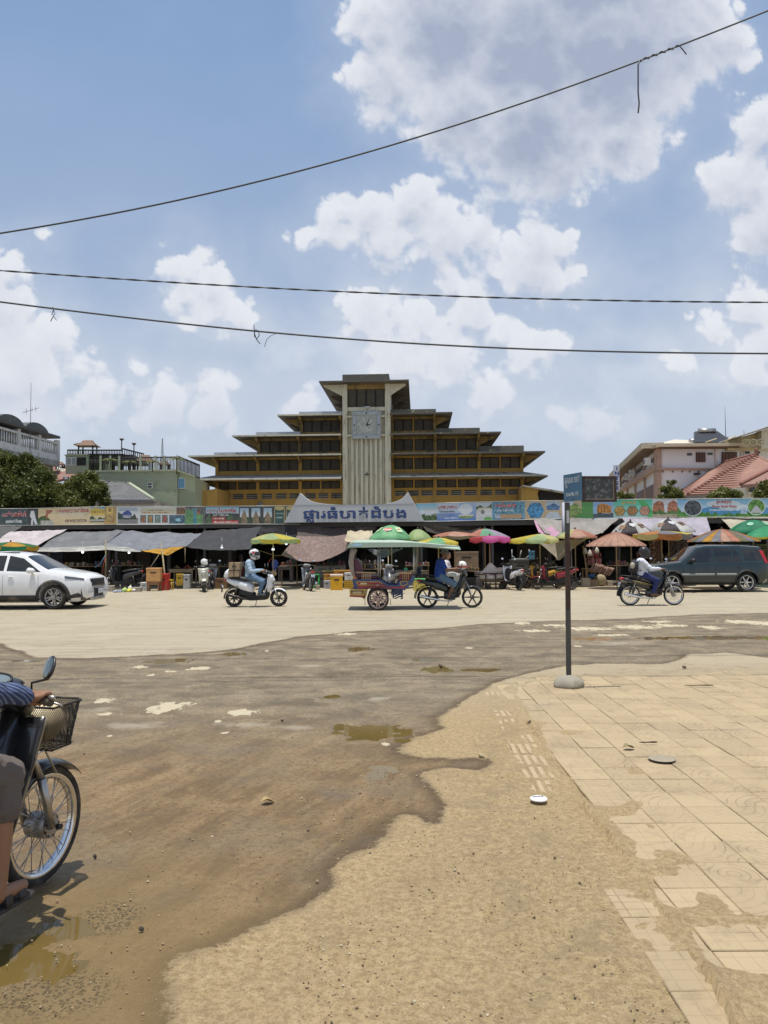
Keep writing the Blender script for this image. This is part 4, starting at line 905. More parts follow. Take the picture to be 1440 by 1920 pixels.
    F = Frame(P(1410, 1027, 60).xy.to_3d(), 0); r = empty('rooftop_block', 'pale yellow rooftop block with sloping sheet roof and lattice balcony at the far right', 'building', F.o, 0)
    YW = mat('pale_yellow_wall', (.56, .47, .29), .8, dirt=(.4, .34, .22), dscale=1.5)
    QQ = lambda L, y=0: F.pts([u(*p) for p in L], y)
    MB().prism(QQ([(1190, 262), (1416, 195), (1700, 115), (1700, 335), (1190, 335)]), 1.5, 6).build('wall', YW, r)
    MB().prism(QQ([(1418, 190), (1700, 110), (1700, 335), (1418, 335)]), .6, 1.49).build('wall', mat('cream_wall', (.62, .56, .45), .8), r)
    MB().prism(QQ([(1175, 255), (1440, 168), (1700, 82), (1700, 95), (1440, 182), (1175, 262)]), -.3, 6).build('roof', SLAB, r)
    b = MB()
    for x0, x1 in ((1240, 1290), (1298, 1345), (1355, 1405)):
        a, c = F.at(*u(x0, 315)), F.at(*u(x1, 272)); b.cyl((a[0], 0, a[1]), (c[0], 0, a[1]), .04, n=6); b.cyl((a[0], 0, c[1]), (c[0], 0, c[1]), .05, n=6); b.cyl((a[0], 0, a[1]), (a[0], 0, c[1]), .05, n=6); b.cyl((c[0], 0, a[1]), (c[0], 0, c[1]), .05, n=6); b.cyl((a[0], 0, a[1]), (c[0], 0, c[1]), .03, n=6); b.cyl((a[0], 0, c[1]), (c[0], 0, a[1]), .03, n=6)
        m_ = ((a[0]+c[0])/2, (a[1]+c[1])/2); b.tube([(m_[0]+.25*math.cos(t), 0, m_[1]+.28*math.sin(t)) for t in (k*math.pi/5 for k in range(10))], .03, 5, closed=True)
    b.build('lattice_railing', YW, r)
    b = MB(); a = F.at(*u(1110, 283)); c = F.at(*u(1190, 240)); b.cyl((a[0], .2, a[1]), (c[0], .2, c[1]), .05, n=6); b.cyl((F.at(*u(950, 292))[0], .2, F.at(*u(950, 292))[1]), (F.at(*u(1040, 262))[0], .2, F.at(*u(1040, 262))[1]), .05, n=6); b.build('handrail', YW, r)
    # red tiled roof in front
    RT = mat('red_roof_tile', (.31, .165, .125), .75, var=.15, scale=8, dirt=(.42, .26, .19), dscale=1.5, bump=.2)
    RD = mat('red_ridge', (.22, .09, .065), .8)
    F = Frame(P(1350, 1027, 52).xy.to_3d(), 0); r = empty('tiled_house', 'house with a big hipped red tile roof and finial behind the banners at right', 'house', F.o, 0)
    def V(a, b, y): x, z = F.at(*u(a, b), y); return Vector((x, y, z))
    apex = V(1347, 395, 3.0); e0 = V(690, 735, 9.5); e1 = V(805, 715, 0.0); e2 = V(1700, 690, 0.0); ap2 = V(1010, 480, 12)
    rf = MB(); rf.add([ap2, e0, e1, apex], [(0,1,2,3)]); rf.add([apex, e1, e2, V(1700, 560, 3.0)], [(0,1,2,3)]); rf.build('roof', RT, r)
    for k in range(22):                                        # courses of tiles, each a proud strip
        t0, t1 = k/22, (k+1)/22; c = MB()
        A0, B0, A1, B1 = apex.lerp(e1, t0), V(1700, 560, 3).lerp(e2, t0), apex.lerp(e1, t1), V(1700, 560, 3).lerp(e2, t1); n = Vector((0, -.03, .05)); n2 = Vector((0, -.10, .10))
        c.add([A0+n, B0+n, B1+n2, A1+n2, A1, B1], [(0,3,2,1),(3,4,5,2)]); c.build('tile_course', RT, r)
    for k in range(18):
        t0, t1 = k/18, (k+1)/18; c = MB(); A0, B0, A1, B1 = ap2.lerp(e0, t0), apex.lerp(e1, t0), ap2.lerp(e0, t1), apex.lerp(e1, t1); n = Vector((-.03, -.02, .04)); n2 = Vector((-.08, -.03, .08))
        c.add([A0+n, B0+n, B1+n2, A1+n2, A1, B1], [(0,3,2,1),(3,4,5,2)]); c.build('tile_course', RT, r)
    def ridge(a, b, m=RD, rr=.11):
        k = MB(); n = max(4, int((b-a).length/.35))
        for i in range(n): p, q = a.lerp(b, i/n), a.lerp(b, (i+.92)/n); k.cyl(p+Vector((0, 0, .05)), q+Vector((0, 0, .09)), rr, rr*1.15, n=8)
        return k.build('ridge', m, r)
    ridge(apex, e1); ridge(apex, ap2); ridge(ap2, e0)
    b = MB().lathe([(.16, 0), (.2, .1), (.08, .25), (.15, .38), (.06, .5), (.01, .62)], apex, 'z', 10); b.build('finial', RD, r)
    a, c = F.at(*u(820, 735), .6), F.at(*u(1700, 735), .6); MB().bx(a[0], c[0], .6, 9, 0, a[1]).build('wall', YW, r)
    F2 = Frame(P(1420, 1027, 48).xy.to_3d(), 0); r2 = empty('corner_house', 'cream house with a darker red tile roof edge cut by the right side', 'house', F2.o, 0)
    def V2(a, b, y): x, z = F2.at(*u(a, b), y); return Vector((x, y, z))
    a, b_, c, d = V2(1440+80, 480, 6), V2(1222, 632, 0), V2(1700, 590, 0), V2(1700, 470, 6)
    MB().add([a, b_, c, d]+[p-Vector((0, 0, .2)) for p in (a, b_, c, d)], [(0,1,2,3),(7,6,5,4),(0,4,5,1),(1,5,6,2)]).build('roof', mat('brown_red_tile', (.24, .13, .10), .8, var=.2, scale=9, bump=.4, bscale=12), r2)
    k = MB(); n = 24
    for i in range(n): p, q = b_.lerp(a, i/n), b_.lerp(a, (i+.9)/n); k.cyl(p+Vector((0, 0, .05)), q+Vector((0, 0, .1)), .1, .12, n=8)
    k.build('ridge', RD, r2)
    q = F2.pts([u(*p) for p in ((1270, 640), (1700, 610), (1700, 1100), (1270, 1100))], .6); MB().prism(q, .6, 6).build('wall', mat('cream_wall', (0, 0, 0)), r2)
    for x0 in (1300, 1345): q = F2.pts([u(*p) for p in ((x0, 660), (x0+38, 652), (x0+38, 690), (x0, 696))], .5); MB().prism(q, .52, .59).build('window', glassy('dark_pane', (0, 0, 0)), r2)
    q = F2.pts([u(*p) for p in ((1290, 690), (1395, 682), (1395, 692), (1290, 700))], .4); MB().prism(q, .3, .59).build('sill', WHITE, r2)
right_houses()
# ------------------------------------------------------------------ trees
def leaf_mat(name, a, b_):
    m = bpy.data.materials.new(name); m.use_nodes = True; t = NT(m.node_tree); b = t.n['Principled BSDF']
    P_ = t.new('ShaderNodeNewGeometry'); n = t.noise(P_.outputs['Position'], 1.6, 4); r = P_.outputs['Random Per Island']
    c = t.mix(r, a, b_); c = t.mix(t.mr(n, .35, .7, 0, .5), c, (b_[0]*1.5, b_[1]*1.35, b_[2])); t.l.new(c, b.inputs['Base Color']); b.inputs['Roughness'].default_value = .55
    b.inputs['Subsurface Weight'].default_value = 0; tr = t.new('ShaderNodeBsdfTranslucent'); t.l.new(c, tr.inputs[0]); mx = t.new('ShaderNodeMixShader'); mx.inputs[0].default_value = .25
    o = [x for x in t.n if x.type == 'OUTPUT_MATERIAL'][0]; t.l.new(b.outputs[0], mx.inputs[1]); t.l.new(tr.outputs[0], mx.inputs[2]); t.l.new(mx.outputs[0], o.inputs[0]); return m
LEAF = leaf_mat('dark_leaf', (.045, .065, .012), (.10, .12, .022)); LEAF2 = leaf_mat('light_leaf', (.06, .085, .02), (.15, .16, .035)); BARK = mat('bark', (.10, .075, .05), .9, var=.3, bump=.6)
def tree(base, lobes, n, ls, label, name='tree', m=None, cat='tree', rnd=1.0, group=None):
    r = empty(name, label, cat, base, 0, group); rg = np.random.default_rng(abs(hash(label)) % 9973 if 0 else len(label)*31+n)
    k = MB(); H = max(l[2]+l[3] for l in lobes); zc = min(l[2] for l in lobes)
    k.tube([(0, 0, 0), (.06*H*.1, 0, zc*.5), (0, .05, zc)], [.035*H, .028*H, .022*H], 8)
    for lx, ly, lz, lr in lobes: k.tube([(0, .05, zc*.75), ((lx)*.5, ly*.5, (zc*.75+lz)/2+.1), (lx, ly, lz)], [.02*H, .013*H, .006*H], 6)
    k.build('trunk', BARK, r)
    vs = []; tot = sum(l[3]**2 for l in lobes)
    V = []
    for lx, ly, lz, lr in lobes:
        q = int(n*lr*lr/tot); nc = max(6, int(q/45)); cl = rg.normal(size=(nc, 3)); cl /= np.linalg.norm(cl, axis=1, keepdims=True)+1e-9; cl *= (rg.random((nc, 1))**.4)*lr*np.array([1, 1, .8])
        cl[:, 2] = np.where(cl[:, 2] < 0, cl[:, 2]*.6, cl[:, 2])
        idx = rg.integers(0, nc, q); p = cl[idx]+rg.normal(size=(q, 3))*lr*.15*rnd+np.array([lx, ly, lz]); V.append(p)
    p = np.concatenate(V); N = len(p); a = rg.normal(size=(N, 3)); a /= np.linalg.norm(a, axis=1, keepdims=True); b = np.cross(a, rg.normal(size=(N, 3))); b /= np.linalg.norm(b, axis=1, keepdims=True)
    s = ls*(.6+.8*rg.random((N, 1))); Q = np.stack([p-a*s, p+b*s*.42, p+a*s, p-b*s*.42], 1).reshape(-1, 3)
    me = bpy.data.meshes.new('crown'); me.vertices.add(4*N); me.vertices.foreach_set('co', Q.ravel()); me.loops.add(4*N); me.loops.foreach_set('vertex_index', np.arange(4*N)); me.polygons.add(N); me.polygons.foreach_set('loop_start', np.arange(N)*4); me.update(calc_edges=True)
    me.materials.append(m or LEAF); o = bpy.data.objects.new('crown', me); COL.objects.link(o); o.parent = r; return r
def lob(px, py, r, Y, base, dy=0): p = P(px, py, Y); return (p.x-base[0], dy, p.z, r*Y/1400)
def trees():
    Y = 41; b = (P(30, 1027, Y).x, Y, 0)
    tree(b, [lob(10, 900, 34, Y, b), lob(45, 880, 28, Y, b, .5), lob(75, 900, 26, Y, b), lob(-25, 890, 32, Y, b), lob(60, 930, 34, Y, b, -.6), lob(10, 945, 36, Y, b, -.4), lob(28, 868, 16, Y, b), lob(88, 925, 24, Y, b), lob(5, 862, 18, Y, b), lob(-20, 862, 26, Y, b), lob(95, 945, 26, Y, b), lob(50, 862, 14, Y, b)], 60000, .085, 'broad dark green tree in front of the balcony house at far left')
    Y = 41; b = (P(160, 1027, Y).x, Y, 0)
    tree(b, [lob(155, 910, 24, Y, b), lob(178, 925, 24, Y, b), lob(130, 930, 26, Y, b), lob(195, 940, 13, Y, b), lob(150, 945, 28, Y, b, -.4), lob(120, 945, 22, Y, b), lob(165, 900, 18, Y, b), lob(140, 912, 18, Y, b), lob(190, 915, 12, Y, b), lob(112, 925, 20, Y, b)], 32000, .08, 'rounder bushy tree with lighter patches in front of the grey roof', m=LEAF2)
    Y = 45
    for px, L, n, lab in ((1180, [(1165, 930, 9), (1180, 932, 9), (1170, 945, 12)], 900, 'low bush behind the banner just right of the blank street board'),
                       (1257, [(1250, 918, 10), (1262, 925, 14), (1245, 935, 12), (1258, 905, 7), (1275, 930, 8)], 1500, 'straggly young tree with upright sprays before the white hotel'),
                       (1360, [(1340, 932, 12), (1360, 925, 13), (1380, 930, 12), (1350, 940, 14), (1375, 942, 12)], 2600, 'leafy shrub below the red tiled roof'),
                       (1432, [(1425, 928, 12), (1440, 918, 14), (1432, 908, 8), (1438, 940, 14)], 2200, 'tree top cut by the right edge in front of the corner house'),
                       (372, [(372, 905, 5), (378, 912, 6), (368, 915, 6)], 500, 'small distant tree seen past the end of the green building')):
        YY = 45 if px != 372 else 100; b = (P(px, 1027, YY).x, YY, 0)
        tree(b, [lob(x, y, r, YY, b) for x, y, r in L], int(n*2.2), .08 if YY < 60 else .25, lab, m=LEAF2, rnd=1.5)
    def palm(px, py, Y, h, label, nf=9, L=.8):
        p = P(px, py, Y); r = empty('palm_plant', label, 'palm', p); MB().tube([(0, 0, -h), (.05, 0, -h*.4), (0, 0, 0)], [.05, .04, .035], 6).build('trunk', BARK, r); b = MB()
        for k in range(nf):
            a = k*2.4; d = Vector((math.cos(a), math.sin(a), 0)); s = d.cross(Vector((0, 0, 1))); rows = []
            for i in range(7): t = i/6; q = d*L*t+Vector((0, 0, L*(.55*t-.75*t*t))); w = L*.11*math.sin(math.pi*min(1, t+.08))+.01; rows.append([q-s*w-Vector((0, 0, w*.6)), q, q+s*w-Vector((0, 0, w*.6))])
            b.loft(rows, 0, closed_ring=False)
        b.build('frond', LEAF2, r)
    palm(331, 860, 61, 1.3, 'small palm standing on the green roof terrace')
    palm(206, 862, 61, .9, 'drooping potted palm below the terrace deck', 8, .8); palm(286, 866, 61, .8, 'leafy pot plant between the two roof pavilions', 10, .75); palm(243, 866, 61, .8, 'pot plant at the corner column under the terrace deck', 8, .7)
    palm(1345, 924, 44, 2, 'young palm with arching fronds below the red roof', 11, .55)
trees()
# ------------------------------------------------------------------ banners
BA = P(0, 1027, 35.5); BB = P(1440, 1027, 32.5)
BF = Frame((BA.x, BA.y, 0), math.atan2(BB.y-BA.y, BB.x-BA.x))
class Art:                       # flat print: a raster painted in photo pixels, carried as face colours of a flat panel
    def __init__(s, x0, x1, y0, y1, base, res=.9):
        s.x0, s.x1, s.y0, s.y1 = x0, x1, y0, y1; s.W = int((x1-x0)/res); s.H = int((y1-y0)/res); s.im = np.zeros((s.H, s.W, 3))+np.array(base)
        s.X, s.Y = np.meshgrid(x0+(np.arange(s.W)+.5)*(x1-x0)/s.W, y0+(np.arange(s.H)+.5)*(y1-y0)/s.H)
    def put(s, m, c, n=0, seed=0):
        c = np.array(c, float)
        if n: k = 1+(npnoise(s.X, s.Y, 40+seed, .45)-.5)*2*n+(npnoise(s.X, s.Y, 60+seed, 1.1)-.5)*n; s.im[m] = (c*k[..., None])[m]
        else: s.im[m] = c
        return s
    def rect(s, a, b, c, d, col, n=0): return s.put((s.X > a) & (s.X < b) & (s.Y > c) & (s.Y < d), col, n)
    def ell(s, x, y, rx, ry, col, n=0): return s.put(((s.X-x)/rx)**2+((s.Y-y)/ry)**2 < 1, col, n)
    def poly(s, L, col, n=0):
        m = sdist(np.stack([s.X.ravel(), s.Y.ravel()], 1), np.array(L, float)).reshape(s.X.shape) > 0; return s.put(m, col, n)
    def grad(s, a, b, c, d, c0, c1):
        m = (s.X > a) & (s.X < b) & (s.Y > c) & (s.Y < d); t = np.clip((s.Y-c)/(d-c), 0, 1)[..., None]; v = np.array(c0)*(1-t)+np.array(c1)*t; s.im[m] = v[m]; return s
    def trees(s, a, b, c, d, col=(.03, .07, .015), seed=0):
        top = c+(d-c)*.75*npnoise(s.X, s.X*0+seed, 33+seed, .16); return s.put((s.X > a) & (s.X < b) & (s.Y > top) & (s.Y < d), col, .8, seed)
    def hexa(s, x, y, r, ry, col, n=.5): return s.poly([(x-r, y), (x-r*.5, y-ry), (x+r*.5, y-ry), (x+r, y), (x+r*.5, y+ry), (x-r*.5, y+ry)], col, n)
    def words(s, a, b, y, h, col, seed=1):          # small print seen only as strokes
        x = a; rr = random.Random(seed)
        while x < b:
            w = rr.uniform(1.0, 2.4); s.rect(x, x+w*.75, y-h*rr.uniform(.6, 1), y, col); x += w
        return s
def panel(art, top, bot, name, label, mats_name='banner_print', th=.06, cat='banner'):
    root = empty(name, label, cat, BF.M @ Vector((BF.at(art.x0, 960)[0], 0, 0)), BF.rz, None)
    L = Frame(root.location, BF.rz)
    def z(px, v): y = np.interp(px, [art.x0, art.x1], top)*(1-v)+np.interp(px, [art.x0, art.x1], bot)*v; return L.at(px, y)
    W, H = art.W, art.H; vs = []
    for j in range(H+1):
        for i in range(W+1): a = z(art.x0+(art.x1-art.x0)*i/W, j/H); vs.append((a[0], -.004, a[1]))
    fs = [(j*(W+1)+i, (j+1)*(W+1)+i, (j+1)*(W+1)+i+1, j*(W+1)+i+1) for j in range(H) for i in range(W)]
    me = bpy.data.meshes.new('print'); me.from_pydata(vs, [], fs); a = me.attributes.new('Col', 'FLOAT_COLOR', 'FACE')
    c = np.ones((H*W, 4), np.float32); c[:, :3] = np.clip(art.im.reshape(-1, 3), 0, 1)**.82*1.02; a.data.foreach_set('color', c.ravel()); me.materials.append(facecol('banner_print', .38))
    o = bpy.data.objects.new('print', me); COL.objects.link(o); o.parent = root
    c4 = [z(art.x0, 0), z(art.x1, 0), z(art.x1, 1), z(art.x0, 1)]; MB().prism(c4, 0, th).build('backing', mat('banner_back', (.35, .35, .34), .6), root)
    fr = MB(); e = .035
    for p, q in ((c4[0], c4[1]), (c4[2], c4[3])): fr.tube([(p[0], -.012, p[1]), (q[0], -.012, q[1])], e*.5, 4)
    fr.build('frame', mat('banner_frame', (.5, .49, .46), .5, .3), root)
    return root, L
KB = {'navy': (.012, .03, .06), 'white': (.7, .7, .68), 'red': (.42, .02, .02), 'blue': (.03, .10, .32), 'cream': (.62, .46, .22), 'yellow': (.7, .45, .06), 'green': (.05, .30, .09)}
def ktext(L, root, s, px0, px1, py, h, col, y=-.014, off=.02, name='lettering', halo=None):
    x0, z0 = L.at(px0, py); x1, _ = L.at(px1, py); H = h*33/1400
    if halo is not None:
        o = text(s, x0, z0, H, mat('ink_'+halo, KB[halo], .5), root, name, y+.004, .055, ext=.001); w = o.dimensions.x or max(v.co.x for v in o.data.vertices); o.scale.x = (x1-x0)/w
    o = text(s, x0, z0, H, mat('ink_'+col, KB[col], .5), root, name, y, off, ext=.001); w = max(v.co.x for v in o.data.vertices); o.scale.x = (x1-x0)/w
    return o
def banners():
    # 1 navy
    A = Art(-70, 52, 954, 985, (.02, .045, .06)); A.grad(-70, 52, 954, 985, (.03, .06, .07), (.015, .03, .035)); A.put(A.Y > 0, A.im.mean((0, 1)), .5); A.words(10, 42, 980, 4, (.45, .5, .5), 3)
    r, L = panel(A, (954.5, 953.5), (985.5, 985), 'banner', 'dark navy banner with red outlined Khmer title at the left edge'); ktext(L, r, 'អេតំបងទំហំ', 4, 50, 968.5, 11, 'red', halo='white'); ktext(L, r, 'ក្រុងបាត់ដំបង', 12, 40, 979.5, 7, 'white')
    # 2 cream
    A = Art(52, 219, 952, 985, KB['cream']); A.rect(52, 72, 952, 985, (.02, .02, .02)); A.trees(72, 100, 954, 985, seed=1); A.rect(86, 98, 956, 972, (.35, .10, .05), .3); A.rect(76, 102, 976, 985, (.4, .38, .33), .4)
    A.put(((A.X-150)/60)**2+((A.Y-968)/17)**2 < 1, (.68, .52, .28), .12); A.ell(61, 960, 4, 3.5, (.66, .67, .68)); A.poly([(57, 962), (65, 962), (67, 972), (71, 983), (66, 984), (62, 974), (62, 985), (58, 985), (59, 972), (56, 967)], (.62, .64, .66)); A.rect(122, 162, 975, 979.5, (.12, .03, .01)); A.words(124, 160, 978.6, 2.4, (.7, .6, .4), 8)
    A.grad(170, 196, 951, 968, (.10, .32, .55), (.3, .5, .6)); A.poly([(169, 968), (169, 956), (180, 953), (196, 957), (196, 968)], (.66, .42, .06), .15)
    for k in range(5): A.rect(172+k*5, 174+k*5, 959, 964, (.25, .13, .03))
    A.trees(168, 196, 968, 980, seed=3); A.rect(168, 196, 975, 979, (.45, .4, .35), .3); A.rect(196, 218, 952, 985, (.40, .24, .07), .5); A.rect(199, 212, 953, 965, (.75, .5, .1), .1); A.ell(206, 958, 3, 4, (.3, .16, .03)); A.words(110, 158, 966, 3, (.75, .7, .6), 4)
    r, L = panel(A, (953.5, 949.5), (985, 983.5), 'banner', 'cream banner with a white dancer silhouette and a yellow colonial building'); ktext(L, r, 'សាលាខេត្តបាត់ដំបង', 106, 166, 960.5, 9, 'red', halo='white')
    # 3 white frame
    A = Art(219, 347, 949, 984, (.66, .65, .60)); A.trees(221, 259, 951, 982, (.02, .035, .02), 5); A.grad(222, 258, 951, 957, (.45, .5, .55), (.3, .35, .4)); A.rect(221, 259, 974, 982, (.20, .19, .18), .2); A.poly([(227, 966), (232, 960), (240, 956), (247, 962), (247, 968), (227, 968)], (.03, .05, .22), .3); A.rect(231, 245, 966, 971, (.35, .36, .4), .3)
    A.rect(264, 330, 953, 964, (.60, .52, .33)); A.words(278, 306, 957, 2, (.25, .1, .02), 1); A.words(266, 316, 962, 2, (.3, .1, .02), 2)
    for k, c in enumerate(((.28, .10, .04), (.42, .20, .05), (.22, .25, .20), (.35, .08, .05))): A.rect(263+k*13.5, 274+k*13.5, 966, 980, (.04, .12, .12), .6); A.rect(265+k*13.5, 272+k*13.5, 967, 979, c, .4)
    A.rect(317, 347, 966, 982, (.05, .10, .13), .7); A.ell(334, 975, 5, 3, (.3, .6, .7)); A.rect(331, 347, 951, 965, (.20, .09, .04), .8)
    r, L = panel(A, (949.5, 949.5), (984, 983.5), 'banner', 'white framed banner with a blue house and a row of textile photos')
    A = Art(347, 384, 950, 983, (.10, .12, .10)); A.put(A.Y > 0, (.12, .12, .10), .9)
    for k in range(14): A.rect(347+random.random()*34, 347+random.random()*34+4, 952+random.random()*26, 984, random.choice([(.4, .08, .05), (.05, .2, .25), (.1, .25, .08), (.45, .3, .1)]), .5)
    r, L = panel(A, (949.5, 949.5), (983.5, 982.5), 'banner', 'small photo banner of a cluttered shop interior, left of the red captioned banner')
    A = Art(384, 562, 949, 983, (.03, .03, .03)); A.grad(386, 448, 951, 963, (.25, .5, .62), (.45, .5, .5)); A.trees(386, 448, 958, 983, (.05, .09, .03), 7); A.rect(398, 423, 969, 974.5, KB['red']); A.rect(398, 447, 975.5, 982, KB['red']); A.words(400, 420, 973.5, 3, (.7, .6, .5), 4); A.words(400, 445, 981, 3.4, (.75, .6, .5), 5)
    for k in range(5):
        x = 448+k*22; A.rect(x, x+20, 951, 983, (.30, .22, .08) if k > 2 else (.04, .04, .04)); 
        A.grad(x+2, x+18, 953, 970, (.3, .48, .62), (.6, .62, .6)); 
        if k < 3: A.trees(x+2, x+18, 966, 982, seed=k); A.poly([(x+4, 982), (x+5, 968), (x+10, 955+2*k), (x+15, 968), (x+16, 982)], (.20, .13, .07), .5)
        else: A.rect(x+2, x+18, 953, 982, (.015, .05, .045), .3); A.words(x+4, x+16, 964, 3, (.2, .35, .3), k); A.words(x+4, x+16, 972, 3, (.2, .35, .3), k+9); A.ell(x+10, 953, 9, 4, (.5, .38, .12))
    r, L = panel(A, (949.5, 948.5), (982.5, 983), 'banner', 'banner with a red caption box and arched photos of brick temple towers'); ktext(L, r, 'វត្តសំបកកែង', 388, 442, 961, 9, 'red', halo='white'); ktext(L, r, 'បាត់ដំបង', 400, 428, 967.5, 5, 'white')
    # right side
    A = Art(778, 923, 943, 978, (.45, .5, .55)); A.grad(778, 820, 944, 962, (.15, .45, .6), (.6, .65, .68)); A.trees(786, 820, 960, 976, seed=2); A.rect(796, 820, 954, 958, (.5, .5, .48)); 
    for k in range(5): A.rect(797+k*5, 798.4+k*5, 957, 967, (.5, .5, .48))
    A.grad(819, 892, 943, 978, (.35, .47, .66), (.05, .13, .42)); A.rect(819, 860, 944, 962, (.48, .55, .66)); A.ell(873, 956, 13, 10, (.62, .66, .70), .1); A.ell(874, 970, 14, 3.6, (.15, .25, .06), .5); A.rect(860, 888, 966, 968.5, (.6, .6, .55))
    A.trees(892, 922, 944, 962, seed=8); A.rect(893, 922, 957, 976, (.55, .56, .55), .2); A.rect(897, 920, 954, 958, (.5, .45, .3)); A.ell(905, 962, 4, 4, (.15, .15, .15)); A.ell(786, 976, 8, 3, (.08, .3, .04)); A.ell(915, 975, 8, 3.5, (.1, .35, .05)); A.rect(826, 830, 966, 971, (.15, .2, .3), .6); A.words(833, 848, 968, 2, (.05, .1, .3), 1); A.words(833, 858, 973, 2.4, (.5, .55, .7), 3)
    r, L = panel(A, (944.5, 940.5), (978.5, 975.5), 'banner', 'blue and white banner titled Old Stone Bridge right of the market name board'); ktext(L, r, 'ស្ពានថ្មចាស់', 820, 857, 953.5, 8.5, 'red', halo='white'); ktext(L, r, 'Old Stone Bridge', 824, 852, 961, 5.2, 'navy')
    A = Art(923, 1112, 938, 975, (.10, .28, .38)); A.put(A.Y > 0, (.07, .22, .32), .7); A.trees(990, 1040, 939, 960, (.02, .12, .10), 3); A.rect(938, 978, 963, 972, (.48, .28, .13)); A.words(942, 976, 967, 2.4, (.3, .18, .1), 1); A.words(942, 970, 971, 2.4, (.3, .18, .1), 2); A.rect(928, 937, 962, 971, (.35, .4, .5), .5)
    A.rect(984, 1112, 938, 975, (.50, .36, .20))
    A.hexa(1004, 957, 17, 15, (.03, .17, .36), .9); A.hexa(1037, 946, 15, 11, (.35, .45, .5), .3); A.poly([(1024, 950), (1038, 943), (1050, 950), (1048, 957), (1026, 957)], (.05, .14, .3), .5); A.hexa(1037, 971, 15, 10, (.5, .56, .6), .2); A.hexa(1073, 958, 18, 14, (.15, .25, .05), .6); A.hexa(1066, 942, 12, 6, (.5, .55, .58)); A.poly([(1090, 940), (1112, 938), (1112, 975), (1075, 975), (1090, 962)], (.05, .22, .04), .1)
    r, L = panel(A, (940.5, 937.5), (975.5, 972), 'banner', 'teal banner with tan hexagon photo cells behind the street sign post'); ktext(L, r, 'រមណីយដ្ឋាន', 928, 968, 951, 9.5, 'red', halo='white'); ktext(L, r, 'បាត់ដំបង', 932, 962, 959, 5.5, 'white')
    A = Art(1112, 1150, 938, 972, (.2, .38, .6)); A.trees(1112, 1150, 960, 972, (.015, .025, .015), 3); A.poly([(1119, 962), (1120, 948), (1128, 944), (1136, 946), (1146, 950), (1147, 963)], (.48, .17, .02), .5); A.rect(1112, 1150, 964, 972, (.03, .05, .06), .4)
    for k in range(4): A.rect(1121+k*6, 1122.5+k*6, 948, 961, (.12, .04, .01))
    r, L = panel(A, (937.5, 937), (972, 971), 'banner', 'photo banner of a sunlit orange brick temple below the blank street board')
    A = Art(1150, 1270, 936, 971, (.04, .35, .16)); A.grad(1150, 1223, 936, 971, (.02, .45, .25), (.35, .55, .50)); A.poly([(1195, 936), (1206, 936), (1223, 955), (1223, 971), (1215, 971)], (.05, .38, .08))
    for k, c in enumerate(((.42, .22, .04), (.30, .12, .03), (.40, .18, .10))): A.hexa(1162+k*23.5, 958, 11.5, 9.5, (.02, .10, .08), 0); A.hexa(1162+k*23.5, 958, 10, 8.5, c, .6)
    A.rect(1223, 1270, 936, 964, (.55, .56, .58), .1); A.poly([(1223, 963), (1225, 945), (1234, 939), (1244, 942), (1246, 963)], (.33, .10, .04), .6); A.poly([(1251, 963), (1252, 945), (1262, 938), (1270, 944), (1270, 963)], (.36, .11, .05), .6); A.rect(1223, 1270, 961, 971, (.40, .33, .2), .6); A.trees(1223, 1270, 955, 965, (.05, .12, .02), 4)
    r, L = panel(A, (936.5, 935.5), (971, 970), 'banner', 'green banner with three hexagon food photos and red brick temples'); ktext(L, r, 'ភូមិពាម្ដី', 1165, 1192, 944.5, 7, 'yellow')
    A = Art(1270, 1500, 934, 970, (.12, .30, .5)); A.grad(1270, 1500, 935, 962, (.12, .38, .6), (.5, .62, .7)); A.poly([(1310, 955), (1340, 947), (1375, 953), (1410, 946), (1440, 952), (1500, 948), (1500, 965), (1310, 965)], (.04, .20, .42), .2); A.ell(1356, 944, 32, 7, (.6, .64, .68)); A.ell(1375, 950, 30, 6, (.58, .63, .68)); A.trees(1270, 1500, 958, 970, (.04, .17, .01), 3); A.trees(1270, 1290, 940, 970, (.05, .2, .02), 2)
    A.ell(1299, 951.5, 17.5, 16.5, (.6, .65, .68)); A.ell(1299, 951.5, 16, 15, (.035, .045, .05), 1.2); A.ell(1418, 950.5, 17, 16, (.6, .65, .68)); A.ell(1418, 950.5, 15.5, 14.5, (.07, .20, .02), .8); A.poly([(1406, 962), (1416, 948), (1420, 948), (1430, 962)], (.42, .42, .44)); A.rect(1389, 1401, 952, 964, (.35, .45, .6), .5); A.words(1330, 1386, 957, 3, (.7, .72, .75), 6)
    r, L = panel(A, (935.5, 934), (970, 969), 'banner', 'sky blue banner with two round photos and green fields at the right edge'); ktext(L, r, 'ភូមិកាច់ផ្កា', 1343, 1371, 943.5, 8, 'red', halo='white'); ktext(L, r, 'Phum Kach Phkar', 1335, 1382, 951.5, 6, 'red', halo='white')
    # central name board with pagoda tips
    pts = [(532.8, 980), (563, 924), (572, 932.5), (581, 938.5), (596, 943), (616, 945.5), (640, 946), (700, 945.5), (724, 944.8), (742, 940.5), (754, 935), (765, 922.5), (780, 950), (795.5, 977.8)]
    r = empty('name_board', 'white market name board with blue Khmer lettering and two upswept pagoda tips', 'sign', BF.M @ Vector((BF.at(664, 960)[0], 0, 0)), BF.rz); L = Frame(r.location, BF.rz)
    bm_ = mat('board_white', (.50, .51, .52), .55, var=.05, dirt=(.34, .33, .31), dscale=1.3, streak=1.5, dlo=.5, dhi=.8)
    q = L.pts(pts, -.25); MB().prism(q, -.25, -.08).build('board', bm_, r, bevel=.012)
